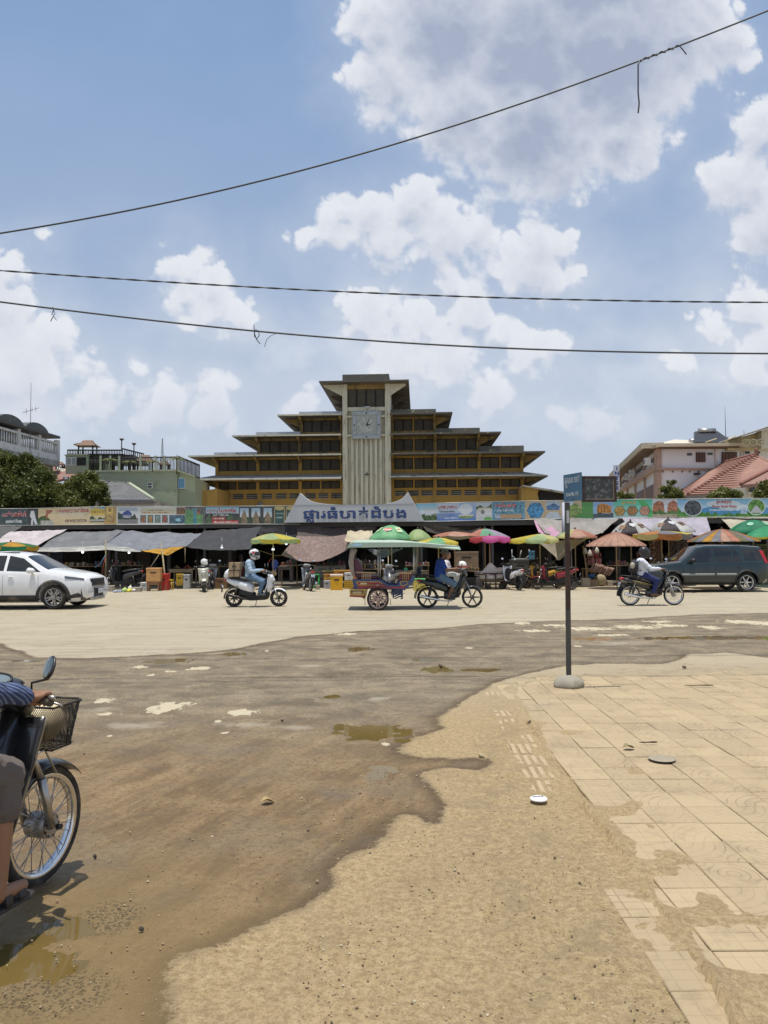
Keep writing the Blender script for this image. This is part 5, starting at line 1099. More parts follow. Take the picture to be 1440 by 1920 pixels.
    z_ = L.at(664, 945.8, -.26)[1]; MB().bx(L.at(553, 946)[0], L.at(776, 946)[0], -.258, -.2495, z_-.012, z_+.004).build('seam', mat('seam_grey', (.25, .25, .25), .6), r)
    ink = mat('sign_blue', (.035, .07, .22), .4); inkd = mat('sign_navy', (.012, .02, .07), .5)
    x0, x1 = L.at(567, 970, -.25)[0], L.at(761, 970, -.25)[0]; z0 = L.at(664, 971, -.25)[1]
    for m_, y, dx, dz, off in ((inkd, -.258, .02, -.02, .016), (ink, -.268, 0, 0, .012)):
        o = text('ផារធំបាត់ដំបង', x0+dx, z0+dz, .56, m_, r, 'lettering', y, off, ext=.003); w = max(v.co.x for v in o.data.vertices); o.scale.x = (x1-x0)/w
        o = text('ស', x0+dx+.16, z0+dz-.17, .30, m_, r, 'lettering', y, off, ext=.003, sx=1.4)
    # supporting steel behind the boards
    for px, wh in zip((-40, 52, 219, 384, 545, 664, 790, 923, 1058, 1112, 1160, 1270, 1438), ('left of the navy banner', 'between the navy and cream banners', 'between the cream and white framed banners', 'left of the red captioned banner', 'behind the left tip of the name board', 'behind the middle of the name board', 'behind the right tip of the name board', 'right of the Old Stone Bridge banner', 'behind the street sign post', 'left of the orange temple banner', 'right of the orange temple banner', 'left of the sky blue banner', 'at the right edge of the photo')):
        x, _ = BF.at(px, 1000, .35); wz = BF.M @ Vector((x, .35, 0)); o = MB().bx(-.05, .05, -.05, .05, 0, 3.5).build('steel_post', mat('grey_post', (.07, .07, .07), .7, .1)); o.location = wz; o.rotation_euler = (0, 0, BF.rz)
        reg(o, 'dark square steel post carrying the banners, '+wh, 'post', 'steel posts behind the banners')
banners()
# ------------------------------------------------------------------ covered market front
DK = mat('near_black_sheet', (.035, .032, .030), .8, var=.3, dirt=(.07, .06, .05), dscale=2)  # near-black base colour with slightly paler patches
def shed():
    r = empty('market_shed', 'long dark open shed roof behind the stalls under the row of banners', 'market shed', BF.M @ Vector((0, 0, 0)), BF.rz)
    x0, x1 = BF.at(-260, 1000)[0], BF.at(1700, 1000)[0]; b = MB()
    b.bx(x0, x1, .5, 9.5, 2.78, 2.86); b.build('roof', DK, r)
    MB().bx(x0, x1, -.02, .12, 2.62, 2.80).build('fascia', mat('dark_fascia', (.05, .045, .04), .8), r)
    MB().bx(x0, x1, 9.5, 9.7, 0, 2.8).build('back_wall', mat('near_black_wall', (.05, .045, .04), .9, dirt=(.10, .085, .07), dscale=1), r)  # back wall in a very dark base colour, a little paler in patches
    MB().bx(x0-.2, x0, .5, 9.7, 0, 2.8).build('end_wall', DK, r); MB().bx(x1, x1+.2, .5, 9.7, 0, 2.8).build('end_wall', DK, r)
    MB().bx(x0, x1, -1.4, 9.5, 0, .10).build('plinth', mat('market_plinth', (.16, .14, .11), .95, dirt=(.3, .26, .2), dscale=2), r)
    n = 16
    for i in range(n+1):
        for y in (.9, 5.0): x = x0+(x1-x0)*i/n; MB().bx(x-.07, x+.07, y, y+.14, .1, 2.78).build('column', mat('shed_column', (.07, .06, .05), .9), r)
    rg = random.Random(4)
    for i in range(30):                                   # partitions and dark sheets hanging inside
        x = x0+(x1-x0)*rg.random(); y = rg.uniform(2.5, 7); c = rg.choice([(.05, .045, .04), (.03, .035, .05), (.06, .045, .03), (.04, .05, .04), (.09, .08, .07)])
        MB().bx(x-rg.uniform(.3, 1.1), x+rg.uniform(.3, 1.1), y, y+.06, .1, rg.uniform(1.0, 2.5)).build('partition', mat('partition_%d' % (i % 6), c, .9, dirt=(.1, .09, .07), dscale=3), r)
shed()
def Y_(p): return p
def cloth_mat(name, c, rough=.75, tr=.25, wv=0):
    if name in _mc: return _mc[name]
    m = bpy.data.materials.new(name); m.use_nodes = True; t = NT(m.node_tree); b = t.n['Principled BSDF']; co = t.new('ShaderNodeNewGeometry').outputs['Position']
    n = t.noise(co, 2.2, 6, .65, .4); k = t.mix(t.mr(n, .35, .75), tuple(x*.75 for x in c), tuple(min(.85, x*1.08) for x in c)); k = t.mix(t.mr(t.noise(co, 5, 6, .7), .55, .8, 0, .4), k, tuple(x*.5+.03 for x in c))
    if wv: k = t.mix(t.mr(t.noise(t.vm('MULTIPLY', co, (3, 3, 12)), 3, 3), .45, .55), k, tuple(x*.55 for x in c))
    t.l.new(k, b.inputs['Base Color']); b.inputs['Roughness'].default_value = rough
    t.l.new(t.bump(t.noise(co, 3.5, 4, .55, .2), .5, .06), b.inputs['Normal'])
    q = t.new('ShaderNodeBsdfTranslucent'); t.l.new(k, q.inputs[0]); mx = t.new('ShaderNodeMixShader'); mx.inputs[0].default_value = tr
    o = [x for x in t.n if x.type == 'OUTPUT_MATERIAL'][0]; t.l.new(b.outputs[0], mx.inputs[1]); t.l.new(q.outputs[0], mx.inputs[2]); t.l.new(mx.outputs[0], o.inputs[0]); _mc[name] = m; return m
def tarp(tl, tr, br, bl, col, label, sag=.16, fold=.05, cat='tarpaulin', name='tarpaulin', wv=0, seed=None, nu=26, nv=14, trn=.25):
    a, b, c, d = (P(*q) for q in (tl, tr, br, bl)); o0 = (a+b+c+d)/4; base = Vector((o0.x, o0.y, 0)); sd = (seed or len(label))*1.7
    def f(u, v):
        p = (a*(1-u)+b*u)*(1-v)+(d*(1-u)+c*u)*v-base
        s = math.sin(math.pi*u)*math.sin(math.pi*min(1, v*.9+.05)); p.z -= sag*s+sag*.55*(4*u*(1-u))*v*v
        p.z += fold*(mn.noise(Vector((u*5+sd, v*1.2, sd)))+.6*mn.noise(Vector((u*13, v*3+sd, 2)))); p.y += fold*.6*mn.noise(Vector((u*4, v*4, sd+5)))
        return p
    o = MB().sheet(f, nu, nv).build(name, cloth_mat('cloth_'+label[:22].replace(' ', '_'), col, wv=wv, tr=trn)); o.location = base
    reg(o, label, cat); return o
GY = 34.0
tarp((18,997,33.8), (126,992,34), (69,1024,31.2), (-14,1018,31.2), (.62, .55, .56), 'pale pinkish white tarpaulin at the far left above the white car')
tarp((-60,985,34.2), (42,986,34.4), (20,1004,33.4), (-60,1006,33.4), (.12, .12, .12), 'dark grey sheet under the navy banner at the left edge')
tarp((116,997,34), (232,994,34), (192,1026,31.2), (76,1027,31.2), (.20, .205, .215), 'mid grey tarpaulin between the pinkish one and the rope pole', .2)
tarp((231,996,34), (382,999,34), (350,1025,31.2), (193,1026,31.25), (.23, .24, .27), 'blue grey creased tarpaulin over the orange wooden box', .22, .07)
tarp((383,995,33.8), (489,988,33.2), (469,1029,31.0), (351,1026,31.2), (.055, .055, .060), 'charcoal tarpaulin with a pointed corner left of the yellow parasol', .12, .06)
tarp((70,1027,31.15), (198,1023,31.15), (198,1031,31.05), (69,1034,31.05), (.66, .64, .60), 'white cloth edge hanging along the mid grey tarpaulin', .05, .02)
tarp((196,1022,31.1), (240,1026,31.1), (266,1034,31), (196,1030,31.05), (.70, .69, .64), 'white cloth corner beside the rope pole', .05, .02)
tarp((266,1032,31.1), (348,1024,31.1), (316,1040.5,30.9), (282,1035,30.9), (.62, .33, .03), 'orange cloth edge below the blue grey tarpaulin', .04, .04)
tarp((557,1004,33.4), (656,1001,33.2), (652,1030,31), (527,1041,31), (.34, .24, .21), 'dusty pink woven net sagging left of the tuk tuk', .55, .03, wv=1)
tarp((480,986,34.2), (562,986,34.2), (560,1010,34), (486,1006,34), (.05, .045, .05), 'blackish sheet behind the yellow parasol')
tarp((556,988,34.2), (672,986,34.2), (668,1004,33.9), (558,1006,33.9), (.11, .085, .075), 'dark brown sheet hanging under the name board', .03)
tarp((666,982,34.1), (707,981,34.1), (706,992,34), (668,993,34), (.15, .12, .10), 'small brown cloth swag under the name board', .25)
tarp((790,982,34.2), (905,981,34.2), (900,994,34), (800,996,34), (.07, .06, .055), 'dark brown swagged sheet under the Old Stone Bridge banner', .35)
tarp((652,996,32.5), (698,994,32.3), (700,1014,31), (646,1015,31), (.60, .52, .36), 'cream tarpaulin piece left of the bright green parasol', .1)
tarp((1001,973,33.0), (1161,971,32.6), (1130,1000,31.6), (1022,1001,31.6), (.38, .35, .32), 'large grey beige tarpaulin behind the street sign post', .25, .08)
tarp((1001,975,32.9), (1040,990,32.3), (1056,1008,31.4), (1012,1003,31.4), (.62, .34, .48), 'pink sheet peeping out below the grey beige tarpaulin', .05)
tarp((1005,1012,31.4), (1101,1010,31.2), (1053,1046,30.8), (1042,1045,30.8), (.38, .33, .25), 'sagging beige canvas corner beside the street sign post', .15, .05)
tarp((1165,971,32.9), (1325,970,32.6), (1334,1002,31.7), (1190,1003,31.8), (.50, .46, .54), 'lilac white tarpaulin behind the two black and white parasols', .1, .05)
tarp((1350,970,32.8), (1500,969,32.6), (1470,992,31.8), (1372,994,31.8), (.58, .53, .40), 'cream tarpaulin behind the green parasols at the right', .08)
tarp((688,1030,31.2), (755,1028,31.2), (728,1044,30.9), (704,1042,30.9), (.14, .14, .16), 'grey cloth hanging inside the stall behind the tuk tuk', .1)
# parasols
PCOL = {'gr': (.24, .58, .30), 'pg': (.46, .60, .28), 'ye': (.72, .60, .08), 'pye': (.62, .60, .25), 'co': (.62, .26, .17), 'or': (.62, .24, .07), 're': (.50, .06, .07), 'pk': (.62, .10, .33), 'ol': (.22, .22, .12), 'wh': (.72, .72, .70), 'bk': (.045, .028, .035), 'bl': (.14, .20, .32), 'tg': (.03, .28, .14), 'tl': (.05, .40, .18), 'gy': (.26, .27, .30), 'be': (.55, .48, .34), 'dg': (.04, .2, .06), 'am': (.65, .34, .03), 'pc': (.62, .36, .26), 'lg': (.2, .5, .3), 'lc': (.5, .42, .55)}
def pmat(k): return cloth_mat('parasol_'+k, PCOL[k], .6, .45)
def parasol(ax, ay, lx, rx, ry, Y, cols, label, n=8, val=.10, flat=1.7, pole=True, lean=0.0, logos=None, ribs=0, valcols=None, phase=.3):
    ap = P(ax, ay, Y); rad = (rx-lx)/2*Y/1400; cx = P((lx+rx)/2, ry, Y); drop = ap.z-cx.z; r = empty('parasol', label, 'parasol', (ap.x, Y, 0)); H = ap.z; off = cx.x-ap.x
    mats = list(dict.fromkeys(cols+(valcols or []))); sub = 6; rows = 8
    for k in range(n):
        b = MB(); m = pmat(cols[k % len(cols)]); a0 = 2*math.pi*k/n+phase; a1 = 2*math.pi*(k+1)/n+phase; rings = []
        for j in range(rows+1):
            t = j/rows; row = []
            for i in range(sub+1):
                u = i/sub; a = a0+(a1-a0)*u; q = rad*t*(1-(.085 if n < 14 else .02)*4*u*(1-u)*t); z = H-drop*t**flat-(.05*rad*4*u*(1-u)*t*(1 if n < 14 else .2))*.6
                row.append((off*t*t+q*math.cos(a), q*math.sin(a), z))
            rings.append(row)
        if val:
            row = [(x*1.01, y*1.01, z-val*(.75+.25*math.sin(i/sub*math.pi))) for i, (x, y, z) in enumerate(rings[-1])]
            if valcols: b.loft(rings, 0, closed_ring=False); b.loft([rings[-1], row], 1, closed_ring=False); b.build('canopy_panel', [m, pmat(valcols[k % len(valcols)])], r); continue
            rings.append(row)
        b.loft(rings, 0, closed_ring=False); b.build('canopy_panel', m, r)
    if pole:
        MB().cyl((0, 0, H+.06), (lean, 0, .0), .022, n=7).build('pole', mat('bamboo_pole', (.30, .24, .13), .7, dirt=(.15, .11, .07), dscale=4), r)
        b = MB()
        for k in range(n): a = 2*math.pi*k/n+phase; z0 = H-drop*.35**flat-.02; b.cyl((off*.1, 0, H-.03), (off*.12+rad*.35*math.cos(a), rad*.35*math.sin(a), z0), .008, n=4); b.cyl((off*.12+rad*.35*math.cos(a), rad*.35*math.sin(a), z0), (off+rad*.97*math.cos(a), rad*.97*math.sin(a), H-drop-.02), .008, n=4)
        b.build('rib', DARKSTEEL, r)['kind'] = 'stuff'
        MB().ell((0, 0, H+.03), (.04, .04, .05), 8).build('cap', DARKSTEEL, r)
    if ribs:
        b = MB()
        for k in range(n): a = 2*math.pi*k/n+phase; b.tube([(off*t*t+rad*t*math.cos(a), rad*t*math.sin(a), H-drop*t**flat+.006) for t in (0, .25, .5, .75, 1)], .008, 4)
        b.build('seam', mat('parasol_seam', (.30, .12, .08), .8), r)['kind'] = 'stuff'
    def surf(a, t): q = rad*t*.95; return Vector((off*t*t+q*math.cos(a), q*math.sin(a), H-drop*t**flat+.0))
    for lg in (logos or []):
        a, t, w, h, c, sh = lg[:6]; p = surf(a, t); e = .02; du = (surf(a+e, t)-surf(a-e, t)).normalized(); dv = (surf(a, t-.05)-surf(a, t+.05)).normalized(); nn = du.cross(dv).normalized()
        if nn.z < 0: nn = -nn
        p = p+nn*.012
        if sh == 'rect': pts = [(-1, -1), (1, -1), (1, 1), (-1, 1)]
        elif sh == 'shield': pts = [(-1, 1), (1, 1), (1, -.1), (0, -1), (-1, -.1)]
        elif sh == 'heart': pts = [(0, -1), (1, .1), (1, .7), (.6, 1), (.2, .9), (0, .6), (-.2, .9), (-.6, 1), (-1, .7), (-1, .1)]
        else: pts = [(math.cos(k*math.pi/8), math.sin(k*math.pi/8)) for k in range(16)]
        v = [p+du*(x*w)+dv*(y*h) for x, y in pts]; b = MB(); b.add(v, [list(range(len(v)))]); b.build('printed_logo', mat('logo_'+c[0], c[1], .6), r)
        if len(lg) > 6:
            for s_, c_, hh in lg[6]:
                M = Matrix((du, dv, nn)).transposed(); o = text(s_, 0, 0, hh, mat('logo_'+c_[0], c_[1], .6), r, 'lettering', 0, .03, ext=.001, align='CENTER'); o.location = p+nn*.006-dv*hh*.3; o.rotation_euler = M.to_euler()
    return r
LR, LW_, LG_, LY, LK = ('red', (.55, .10, .06)), ('white', (.75, .75, .72)), ('gold', (.22, .12, .06)), ('yellow', (.75, .65, .1)), ('black', (.03, .02, .02))
parasol(734, 984.5, 691, 772, 1008, 30.4, ['gr'], 'bright green beverage parasol with red heart logo above the tuk tuk', 8, .06, 1.9, logos=[(-1.85, .62, .17, .13, LR, 'heart', [('Chogo', LW_, .13)]), (-.95, .62, .13, .16, ('cream', (.45, .58, .34)), 'rect', [('A3', LR, .12)]), (-2.75, .6, .10, .16, ('cream', (0, 0, 0)), 'rect')])
parasol(783, 992, 760, 813, 1011, 31, ['pg'], 'pale green parasol just right of the bright green one', 8, .05, 1.9)
parasol(822, 1008, 775, 862, 1017, 29.5, ['ye', 'co', 'co', 'co', 'ye', 'gr'], 'coral and yellow parasol above the blue shirted driver', 8, .14, 1.5)
parasol(852, 996.5, 808, 911, 1005, 30.6, ['co', 'pc', 'co', 'lg'], 'coral topped parasol with an olive rim right of the green ones', 8, .12, 1.5, valcols=['ol'])
parasol(909, 991, 872, 957, 1007, 30.5, ['co', 'lg', 'lc', 'pc'], 'coral and mint parasol above the red and pink one', 8, .05, 1.6)
parasol(918, 1004, 878, 958, 1008, 29.6, ['re', 'pk', 'pk', 'or'], 'red, pink and orange parasol low over the white sack cart', 8, .2, 1.5)
parasol(512, 1000, 471, 564, 1011, 30.5, ['pye', 'pg', 'ye', 'pg'], 'pale yellow and green parasol with bright yellow flap above the helmeted rider', 8, .17, 1.5, valcols=['pg', 'ye', 'pg', 'ye'])
parasol(20, 1016, -42, 68, 1024, 30.2, ['dg', 'dg', 'am', 'dg'], 'dark green and orange parasol above the white car at the far left', 8, .18, 1.4, valcols=['tg', 'am'])
parasol(1012, 1001, 953, 1048, 1011, 30.2, ['ye', 'pg', 'pye', 'or'], 'yellow and lime parasol left of the street sign post', 8, .16, 1.4)
parasol(1078, 992, 1040, 1119, 1006, 31, ['pye', 'pc', 'co', 'lg'], 'washed out multicoloured parasol just right of the street sign post', 8, .06, 1.6)
parasol(1155, 997.5, 1101, 1209, 1022, 29.2, ['pc'], 'big faded coral parasol with many ribs right of the sign post', 24, .05, 1.35, ribs=1)
parasol(1182, 976.5, 1146, 1224, 999, 31.2, ['wh', 'bk'], 'black and white shield parasol, left one of the pair', 8, .05, 1.8, logos=[(-1.75, .6, .13, .13, ('grey', (.42, .42, .43)), 'shield'), (-2.5, .72, .15, .12, LG_, 'rect'), (-.95, .62, .15, .13, LG_, 'rect', [('AGE', LK, .14)])], phase=-.05)
parasol(1252.5, 972.5, 1217, 1303, 995, 31.2, ['wh', 'bk'], 'black and white shield parasol, right one of the pair', 8, .06, 1.8, logos=[(-1.75, .6, .13, .13, ('grey', (0, 0, 0)), 'shield'), (-2.5, .72, .15, .12, LG_, 'shield'), (-.95, .62, .15, .13, LG_, 'rect', [('AGE', LK, .14)])], phase=-.05)
parasol(1240, 995, 1188, 1295, 1001, 29.8, ['or', 'gy', 'ye', 'pc'], 'flat parasol with orange, grey and yellow fringe below the black and white pair', 8, .24, 1.4, valcols=['pye', 'or', 'gy', 'ye'])
parasol(1353, 992, 1293, 1419, 1014, 28.7, ['gy', 'am', 'gy', 'pc', 'co', 'ol'], 'huge rainbow striped parasol above the dark green car', 24, .03, 1.4, ribs=1)
parasol(1411, 974.5, 1368, 1458, 996, 31.2, ['tg'], 'dark green parasol with round logo behind the one with yellow hem', 8, .07, 1.8, logos=[(-2.2, .6, .13, .13, ('mint', (.2, .42, .28)), 'disc'), (-1.0, .6, .14, .14, ('mint', (0, 0, 0)), 'disc')])
parasol(1445, 986, 1398, 1490, 1006, 29.6, ['tl'], 'bright green parasol with yellow hem at the right edge', 8, .08, 1.8, valcols=['ye'], logos=[(-1.75, .75, .2, .03, LW_, 'rect')])
# poles, ropes, bulbs
WOOD = mat('old_wood', (.27, .19, .11), .8, var=.25, dirt=(.13, .09, .06), dscale=3, bump=.3); BAMB = mat('bamboo_pole', (0, 0, 0))
def stick(pts, r, name, label, cat, m, group=None):
    q = [P(*p) if len(p) == 3 else Vector(p[:3]) for p in pts]; b0 = Vector((q[0].x, q[0].y, 0)); o = MB().tube([p-b0 for p in q], r, 6).build(name, m); o.location = b0; reg(o, label, cat, group); return o
stick([(199, 1102, 30.9), (198, 1010, 31.1)], .022, 'bamboo_pole', 'thin upright bamboo pole between the two grey tarpaulins', 'pole', BAMB)
stick([(311, 1106, 30), (302, 1018, 31)], .02, 'bamboo_pole', 'left leaning bamboo pole behind the orange wooden box', 'pole', BAMB)
stick([(312, 1100, 30.2), (305, 1035, 31)], .018, 'bamboo_pole', 'short bamboo pole crossing beside the orange wooden box', 'pole', BAMB)
stick([(347, 1055, 31), (347, 1027, 31.1)], .012, 'rope_end', 'frayed rope end hanging below the charcoal tarpaulin corner', 'rope', BAMB)
stick([(281, 1065, 30.5), (301, 1036, 31)], .014, 'bamboo_brace', 'slanting brace stick left of the orange wooden box', 'pole', BAMB)
stick([(198, 1040, 31), (188, 1058, 31), (178, 1064, 31)], .014, 'blue_rope', 'loose blue rope tied to the bamboo pole above the white car bonnet', 'rope', mat('blue_rope', (.10, .25, .38), .8))
stick([(198, 1042, 31), (194, 1060, 31), (191, 1078, 31)], .013, 'red_rope', 'loose red rope tied to the bamboo pole behind the white car', 'rope', mat('red_rope', (.40, .06, .04), .8))
stick([(470, 1029, 31), (492, 1034, 31), (516, 1042, 31), (560, 1040, 31)], .008, 'cord', 'thin cord from the charcoal tarpaulin to the pink net', 'rope', BAMB)
stick([(514, 1042, 31), (505, 1052, 31), (502, 1058, 31)], .012, 'red_rope', 'short red rope knot left of the hanging blue bag', 'rope', mat('red_rope', (0, 0, 0)))
stick([(1060, 1030, 30.5), (1036, 1056, 30.5)], .008, 'cord', 'taut cord from the beige canvas corner down to the red scooter', 'rope', BAMB)
stick([(1104, 1096, 31), (1093, 1024, 31.5)], .03, 'wooden_post', 'leaning grey wooden post right of the street sign post', 'post', WOOD)
stick([(1073, 1096, 31), (1071, 1030, 31.5)], .022, 'wooden_post', 'thin pale post just right of the street sign post', 'post', mat('pale_post', (.35, .34, .30), .8))
stick([(728, 1068, 29), (728, 1032, 30)], .02, 'bamboo_pole', 'bamboo prop pole seen through the tuk tuk', 'pole', BAMB)
for k, (px, py, lab) in enumerate(((155, 1035, 'lit white bulb under the mid grey tarpaulin above the car windscreen'), (242, 1035.5, 'lit white bulb under the blue grey tarpaulin'), (416, 1028, 'lit white bulb under the charcoal tarpaulin'), (512, 1030, 'lit bulb hanging below the yellow parasol, left one'), (537, 1019, 'lit bulb hanging below the yellow parasol, right one'))):
    p = P(px, py, 31.5); r = empty('light_bulb', lab, 'bulb', p); MB().ell((0, 0, 0), (.055, .055, .06), 10).build('bulb_glass', emis('bulb_light', (.85, .92, 1.0), 2.2), r); MB().cyl((0, 0, .05), (0, 0, .14), .03, n=8).cyl((0, 0, .14), (0, 0, .45), .005, n=4).build('socket', WHITE, r)
# goods, boxes, tables
def spot(px0, px1, pt, pb, Y): a = P(px0, pb, Y); c = P(px1, pt, Y); return a, c.x-a.x, max(.02, c.z-a.z)
def goods(kind, name, label, cat, px0, px1, pt, pb, Y, D, col, rz=0, group=None, extra=None):
    a, w, h = spot(px0, px1, pt, pb, Y); m = mat('goods_'+'_'.join('%02d' % int(x*99) for x in col), col, .7, var=.15, dirt=tuple(x*.5+.03 for x in col), dscale=4)
    z0 = max(0, a.z); z0 = .0 if z0 < .12 else z0; h = a.z+h-z0
    r = empty(name, label, cat, (a.x+w/2, Y+D/2, z0), rz, group); x0, x1, y0, y1 = -w/2, w/2, -D/2, D/2
    if kind == 'box':
        MB().bx(x0, x1, y0, y1, 0, h*.88).build('body', m, r, bevel=.008); MB().bx(x0-.01, x1+.01, y0-.01, y1+.01, h*.88+.001, h).build('lid', m if not extra else mat('goods_lid_'+'_'.join('%02d' % int(x*99) for x in extra), extra, .6), r, bevel=.01)
        MB().bx(x0+w*.3, x1-w*.3, y0-.012, y0-.001, h*.60, h*.7).build('handle', DK, r)
    elif kind == 'crate':
        b = MB(); k = 4
        for i in range(k):
            z = h*(i+.1)/k; t = h/k*.75
            MB().bx(x0, x1, y0, y0+.015, z, z+t).build('slat', m, r); MB().bx(x0, x1, y1-.015, y1, z, z+t).build('slat', m, r); MB().bx(x0, x0+.015, y0+.016, y1-.016, z, z+t).build('slat', m, r); MB().bx(x1-.015, x1, y0+.016, y1-.016, z, z+t).build('slat', m, r)
        for sx in (x0+.016, x1-.04):
            for sy in (y0+.016, y1-.04): MB().bx(sx, sx+.024, sy, sy+.024, 0, h).build('corner_post', m, r)
        MB().bx(x0+.02, x1-.02, y0+.02, y1-.02, .005, .02).build('floor', m, r)
    elif kind == 'basketcrate':
        b = MB(); b.bx(x0+.01, x1-.01, y0+.01, y1-.01, 0, .02); b.bx(x0, x1, y0, y1, h-.03, h)
        for i in range(7): x = x0+w*(i+.05)/6.2; b.bx(x, x+w*.06, y0, y0+.012, .01, h-.03); b.bx(x, x+w*.06, y1-.012, y1, .01, h-.03)
        for j in range(4): z = h*(j+.3)/4.5; b.bx(x0, x1, y0-.002, y0+.01, z, z+.012); b.bx(x0, x0+.01, y0, y1, z, z+.02); b.bx(x1-.01, x1, y0, y1, z, z+.02)
        b.bx(x0+.02, x1-.02, y0+.02, y1-.02, .02, h*.6, 1); b.build('crate_body', [m, DK], r)
    elif kind == 'table':
        MB().bx(x0, x1, y0, y1, h-.035, h).build('table_top', m, r, bevel=.005)
        for sx in (x0+.03, x1-.08):
            for sy in (y0+.03, y1-.08): MB().bx(sx, sx+.05, sy, sy+.05, 0, h-.036).build('leg', m, r)
        MB().bx(x0+.04, x1-.04, y0+.035, y0+.06, h-.14, h-.04).build('apron', m, r)
    elif kind == 'stool':
        MB().bx(x0, x1, y0, y1, h-.03, h).build('seat', m, r, bevel=.01)
        for sx in (-1, 1):
            for sy in (-1, 1): MB().cyl((sx*w*.38, sy*D*.38, h-.031), (sx*w*.48, sy*D*.48, 0), .022, n=6).build('leg', m, r)
    elif kind == 'sack': 
        MB().body([(-w*.5, h*.4, h*.3, D*.3), (-w*.42, h*.48, h*.46, D*.45), (-w*.1, h*.5, h*.5, D*.5), (w*.25, h*.47, h*.47, D*.5), (w*.44, h*.42, h*.4, D*.4), (w*.5, h*.38, h*.2, D*.2)], 12, 2.4).build('sack_body', m, r, subs=1); MB().bx(-.01, .01, -.01, .01, h*.9, h*1.0).build('tie', DK, r)
    elif kind == 'heap':
        b = MB(); rg = random.Random(len(label)); n = 34
        for i in range(n): t = rg.random(); a_ = rg.random()*6.28; q = (1-t)*.46; b.ell((q*w*math.cos(a_), q*D*math.sin(a_), h*t*.8+.03), (w*.09, w*.09, h*.12), 6)
        b.build('pile', m, r)['kind'] = 'stuff'; MB().bx(x0, x1, y0, y1, 0, .02).build('tray', DK, r)
    elif kind == 'bowl': MB().lathe([(w*.3, 0), (w*.42, h*.4), (w*.5, h), (w*.47, h), (w*.38, h*.4), (w*.25, .02), (.001, .02)], (0, 0, 0), 'z', 16).build('bowl_body', m, r); MB().ell((0, 0, h*.6), (w*.42, w*.42, h*.5), 10).build('contents', DK, r)
    elif kind == 'pot': MB().lathe([(.001, 0), (w*.46, 0), (w*.5, .03), (w*.5, h*.8), (w*.4, h*.9), (w*.1, h), (.001, h)], (0, 0, 0), 'z', 16).build('pot_body', m, r); MB().cyl((0, 0, h*.95), (0, 0, h*1.06), w*.08, n=8).build('lid_knob', DK, r)
    elif kind == 'bag':
        rg = random.Random(len(label)); b = [('e', (rg.uniform(-.25, .25)*w, rg.uniform(-.2, .2)*D, h*.4*rg.uniform(.7, 1.2)), (w*.33, D*.33, h*.42)) for _ in range(4)]+[('c', (0, 0, h*.6), (.02, 0, h), w*.1, w*.05)]; blob('bag_body', b, max(.012, w/18), m, r, 1); MB().tube([(0, 0, h*.85), (w*.2, 0, h*1.05), (w*.3, 0, h*.9)], .006, 5).build('bag_handle', m, r)
    elif kind == 'block': MB().bx(x0, x1, y0, y1, 0, h).build('block_body', mat('rough_concrete', (.36, .32, .25), .95, bump=.6, bscale=20), r, bevel=.02); MB().bx(x0*.4, x1*.4, y0*.4, y1*.4, h-.005, h+.004).build('crust', mat('dirt_crust', (.2, .16, .11), .95), r)
    elif kind == 'cloth':
        MB().body([(0, 0, w*.15, D*.25), (h*.3, 0, w*.3, D*.4), (h*.65, .02, w*.42, D*.45), (h*.9, 0, w*.3, D*.3), (h, 0, w*.08, D*.1)], 10, 2.2, axis='z').build('bag_body', m, r); MB().tube([(0, 0, h), (.02, 0, h+.2)], .008, 5).build('string', DK, r)
    if extra == 'stand':
        pass
    return r
def shelfrow(label, px0, px1, pb, Y, n, colr, hh=(.1, .22), seed=1, cat='goods'):
    """a shelf board with a row of small goods on it"""
    a, w, _ = spot(px0, px1, pb-5, pb, Y); r = empty('goods_shelf', label, cat, (a.x+w/2, Y+.3, a.z)); MB().bx(-w/2, w/2, -.25, .25, -.03, 0).build('shelf_board', WOOD, r)
    for sx in (-w/2+.04, w/2-.04): MB().bx(sx-.02, sx+.02, .18, .22, -a.z, -.031).build('shelf_leg', WOOD, r)
    rg = random.Random(seed); n = int(n*1.5)
    for i in range(n):
        x = -w/2+w*(i+.5+rg.uniform(-.3, .3))/n; s = w/n*.45; h = rg.uniform(*hh); c = rg.choice(colr); m = mat('ware_%02d_%02d_%02d' % tuple(int(q*99) for q in c), c, .55, dirt=tuple(q*.5 for q in c), dscale=5); k = rg.random()
        if k < .4: MB().bx(x-s, x+s, -.16, .1, .001, h).build('packet', m, r)
        elif k < .7: MB().lathe([(s*.8, 0), (s*.9, .01), (s*.9, h*.75), (s*.4, h*.85), (s*.4, h), (.001, h)], (x, -.05, 0), 'z', 10).build('jar', m, r)
        else: MB().ell((x, -.05, h*.4), (s, s, h*.4), 8).build('bundle', m, r)
CO = [(.15, .03, .02), (.25, .17, .06), (.05, .09, .04), (.28, .27, .24), (.04, .05, .10), (.18, .11, .07), (.08, .06, .05), (.16, .06, .08)]
goods('box', 'wooden_box', 'orange painted wooden box tilted on a stand at the kerb', 'box', 273, 299, 1065, 1090, 29.6, .45, (.62, .33, .12), .12)
for k, (a, c) in enumerate(((275, 279), (293, 297))): 
    pass
goods('table', 'box_stand', 'low wooden stand carrying the orange wooden box', 'stand', 273, 299, 1090, 1107, 29.6, .42, (.28, .15, .07))
goods('box', 'red_bin', 'bright red plastic bin right of the orange wooden box', 'bin', 298, 314, 1076, 1105, 30.1, .4, (.50, .04, .03))
goods('box', 'white_box', 'white foam box left of the orange wooden box', 'box', 263, 276, 1092, 1107, 29.9, .3, (.66, .66, .64))
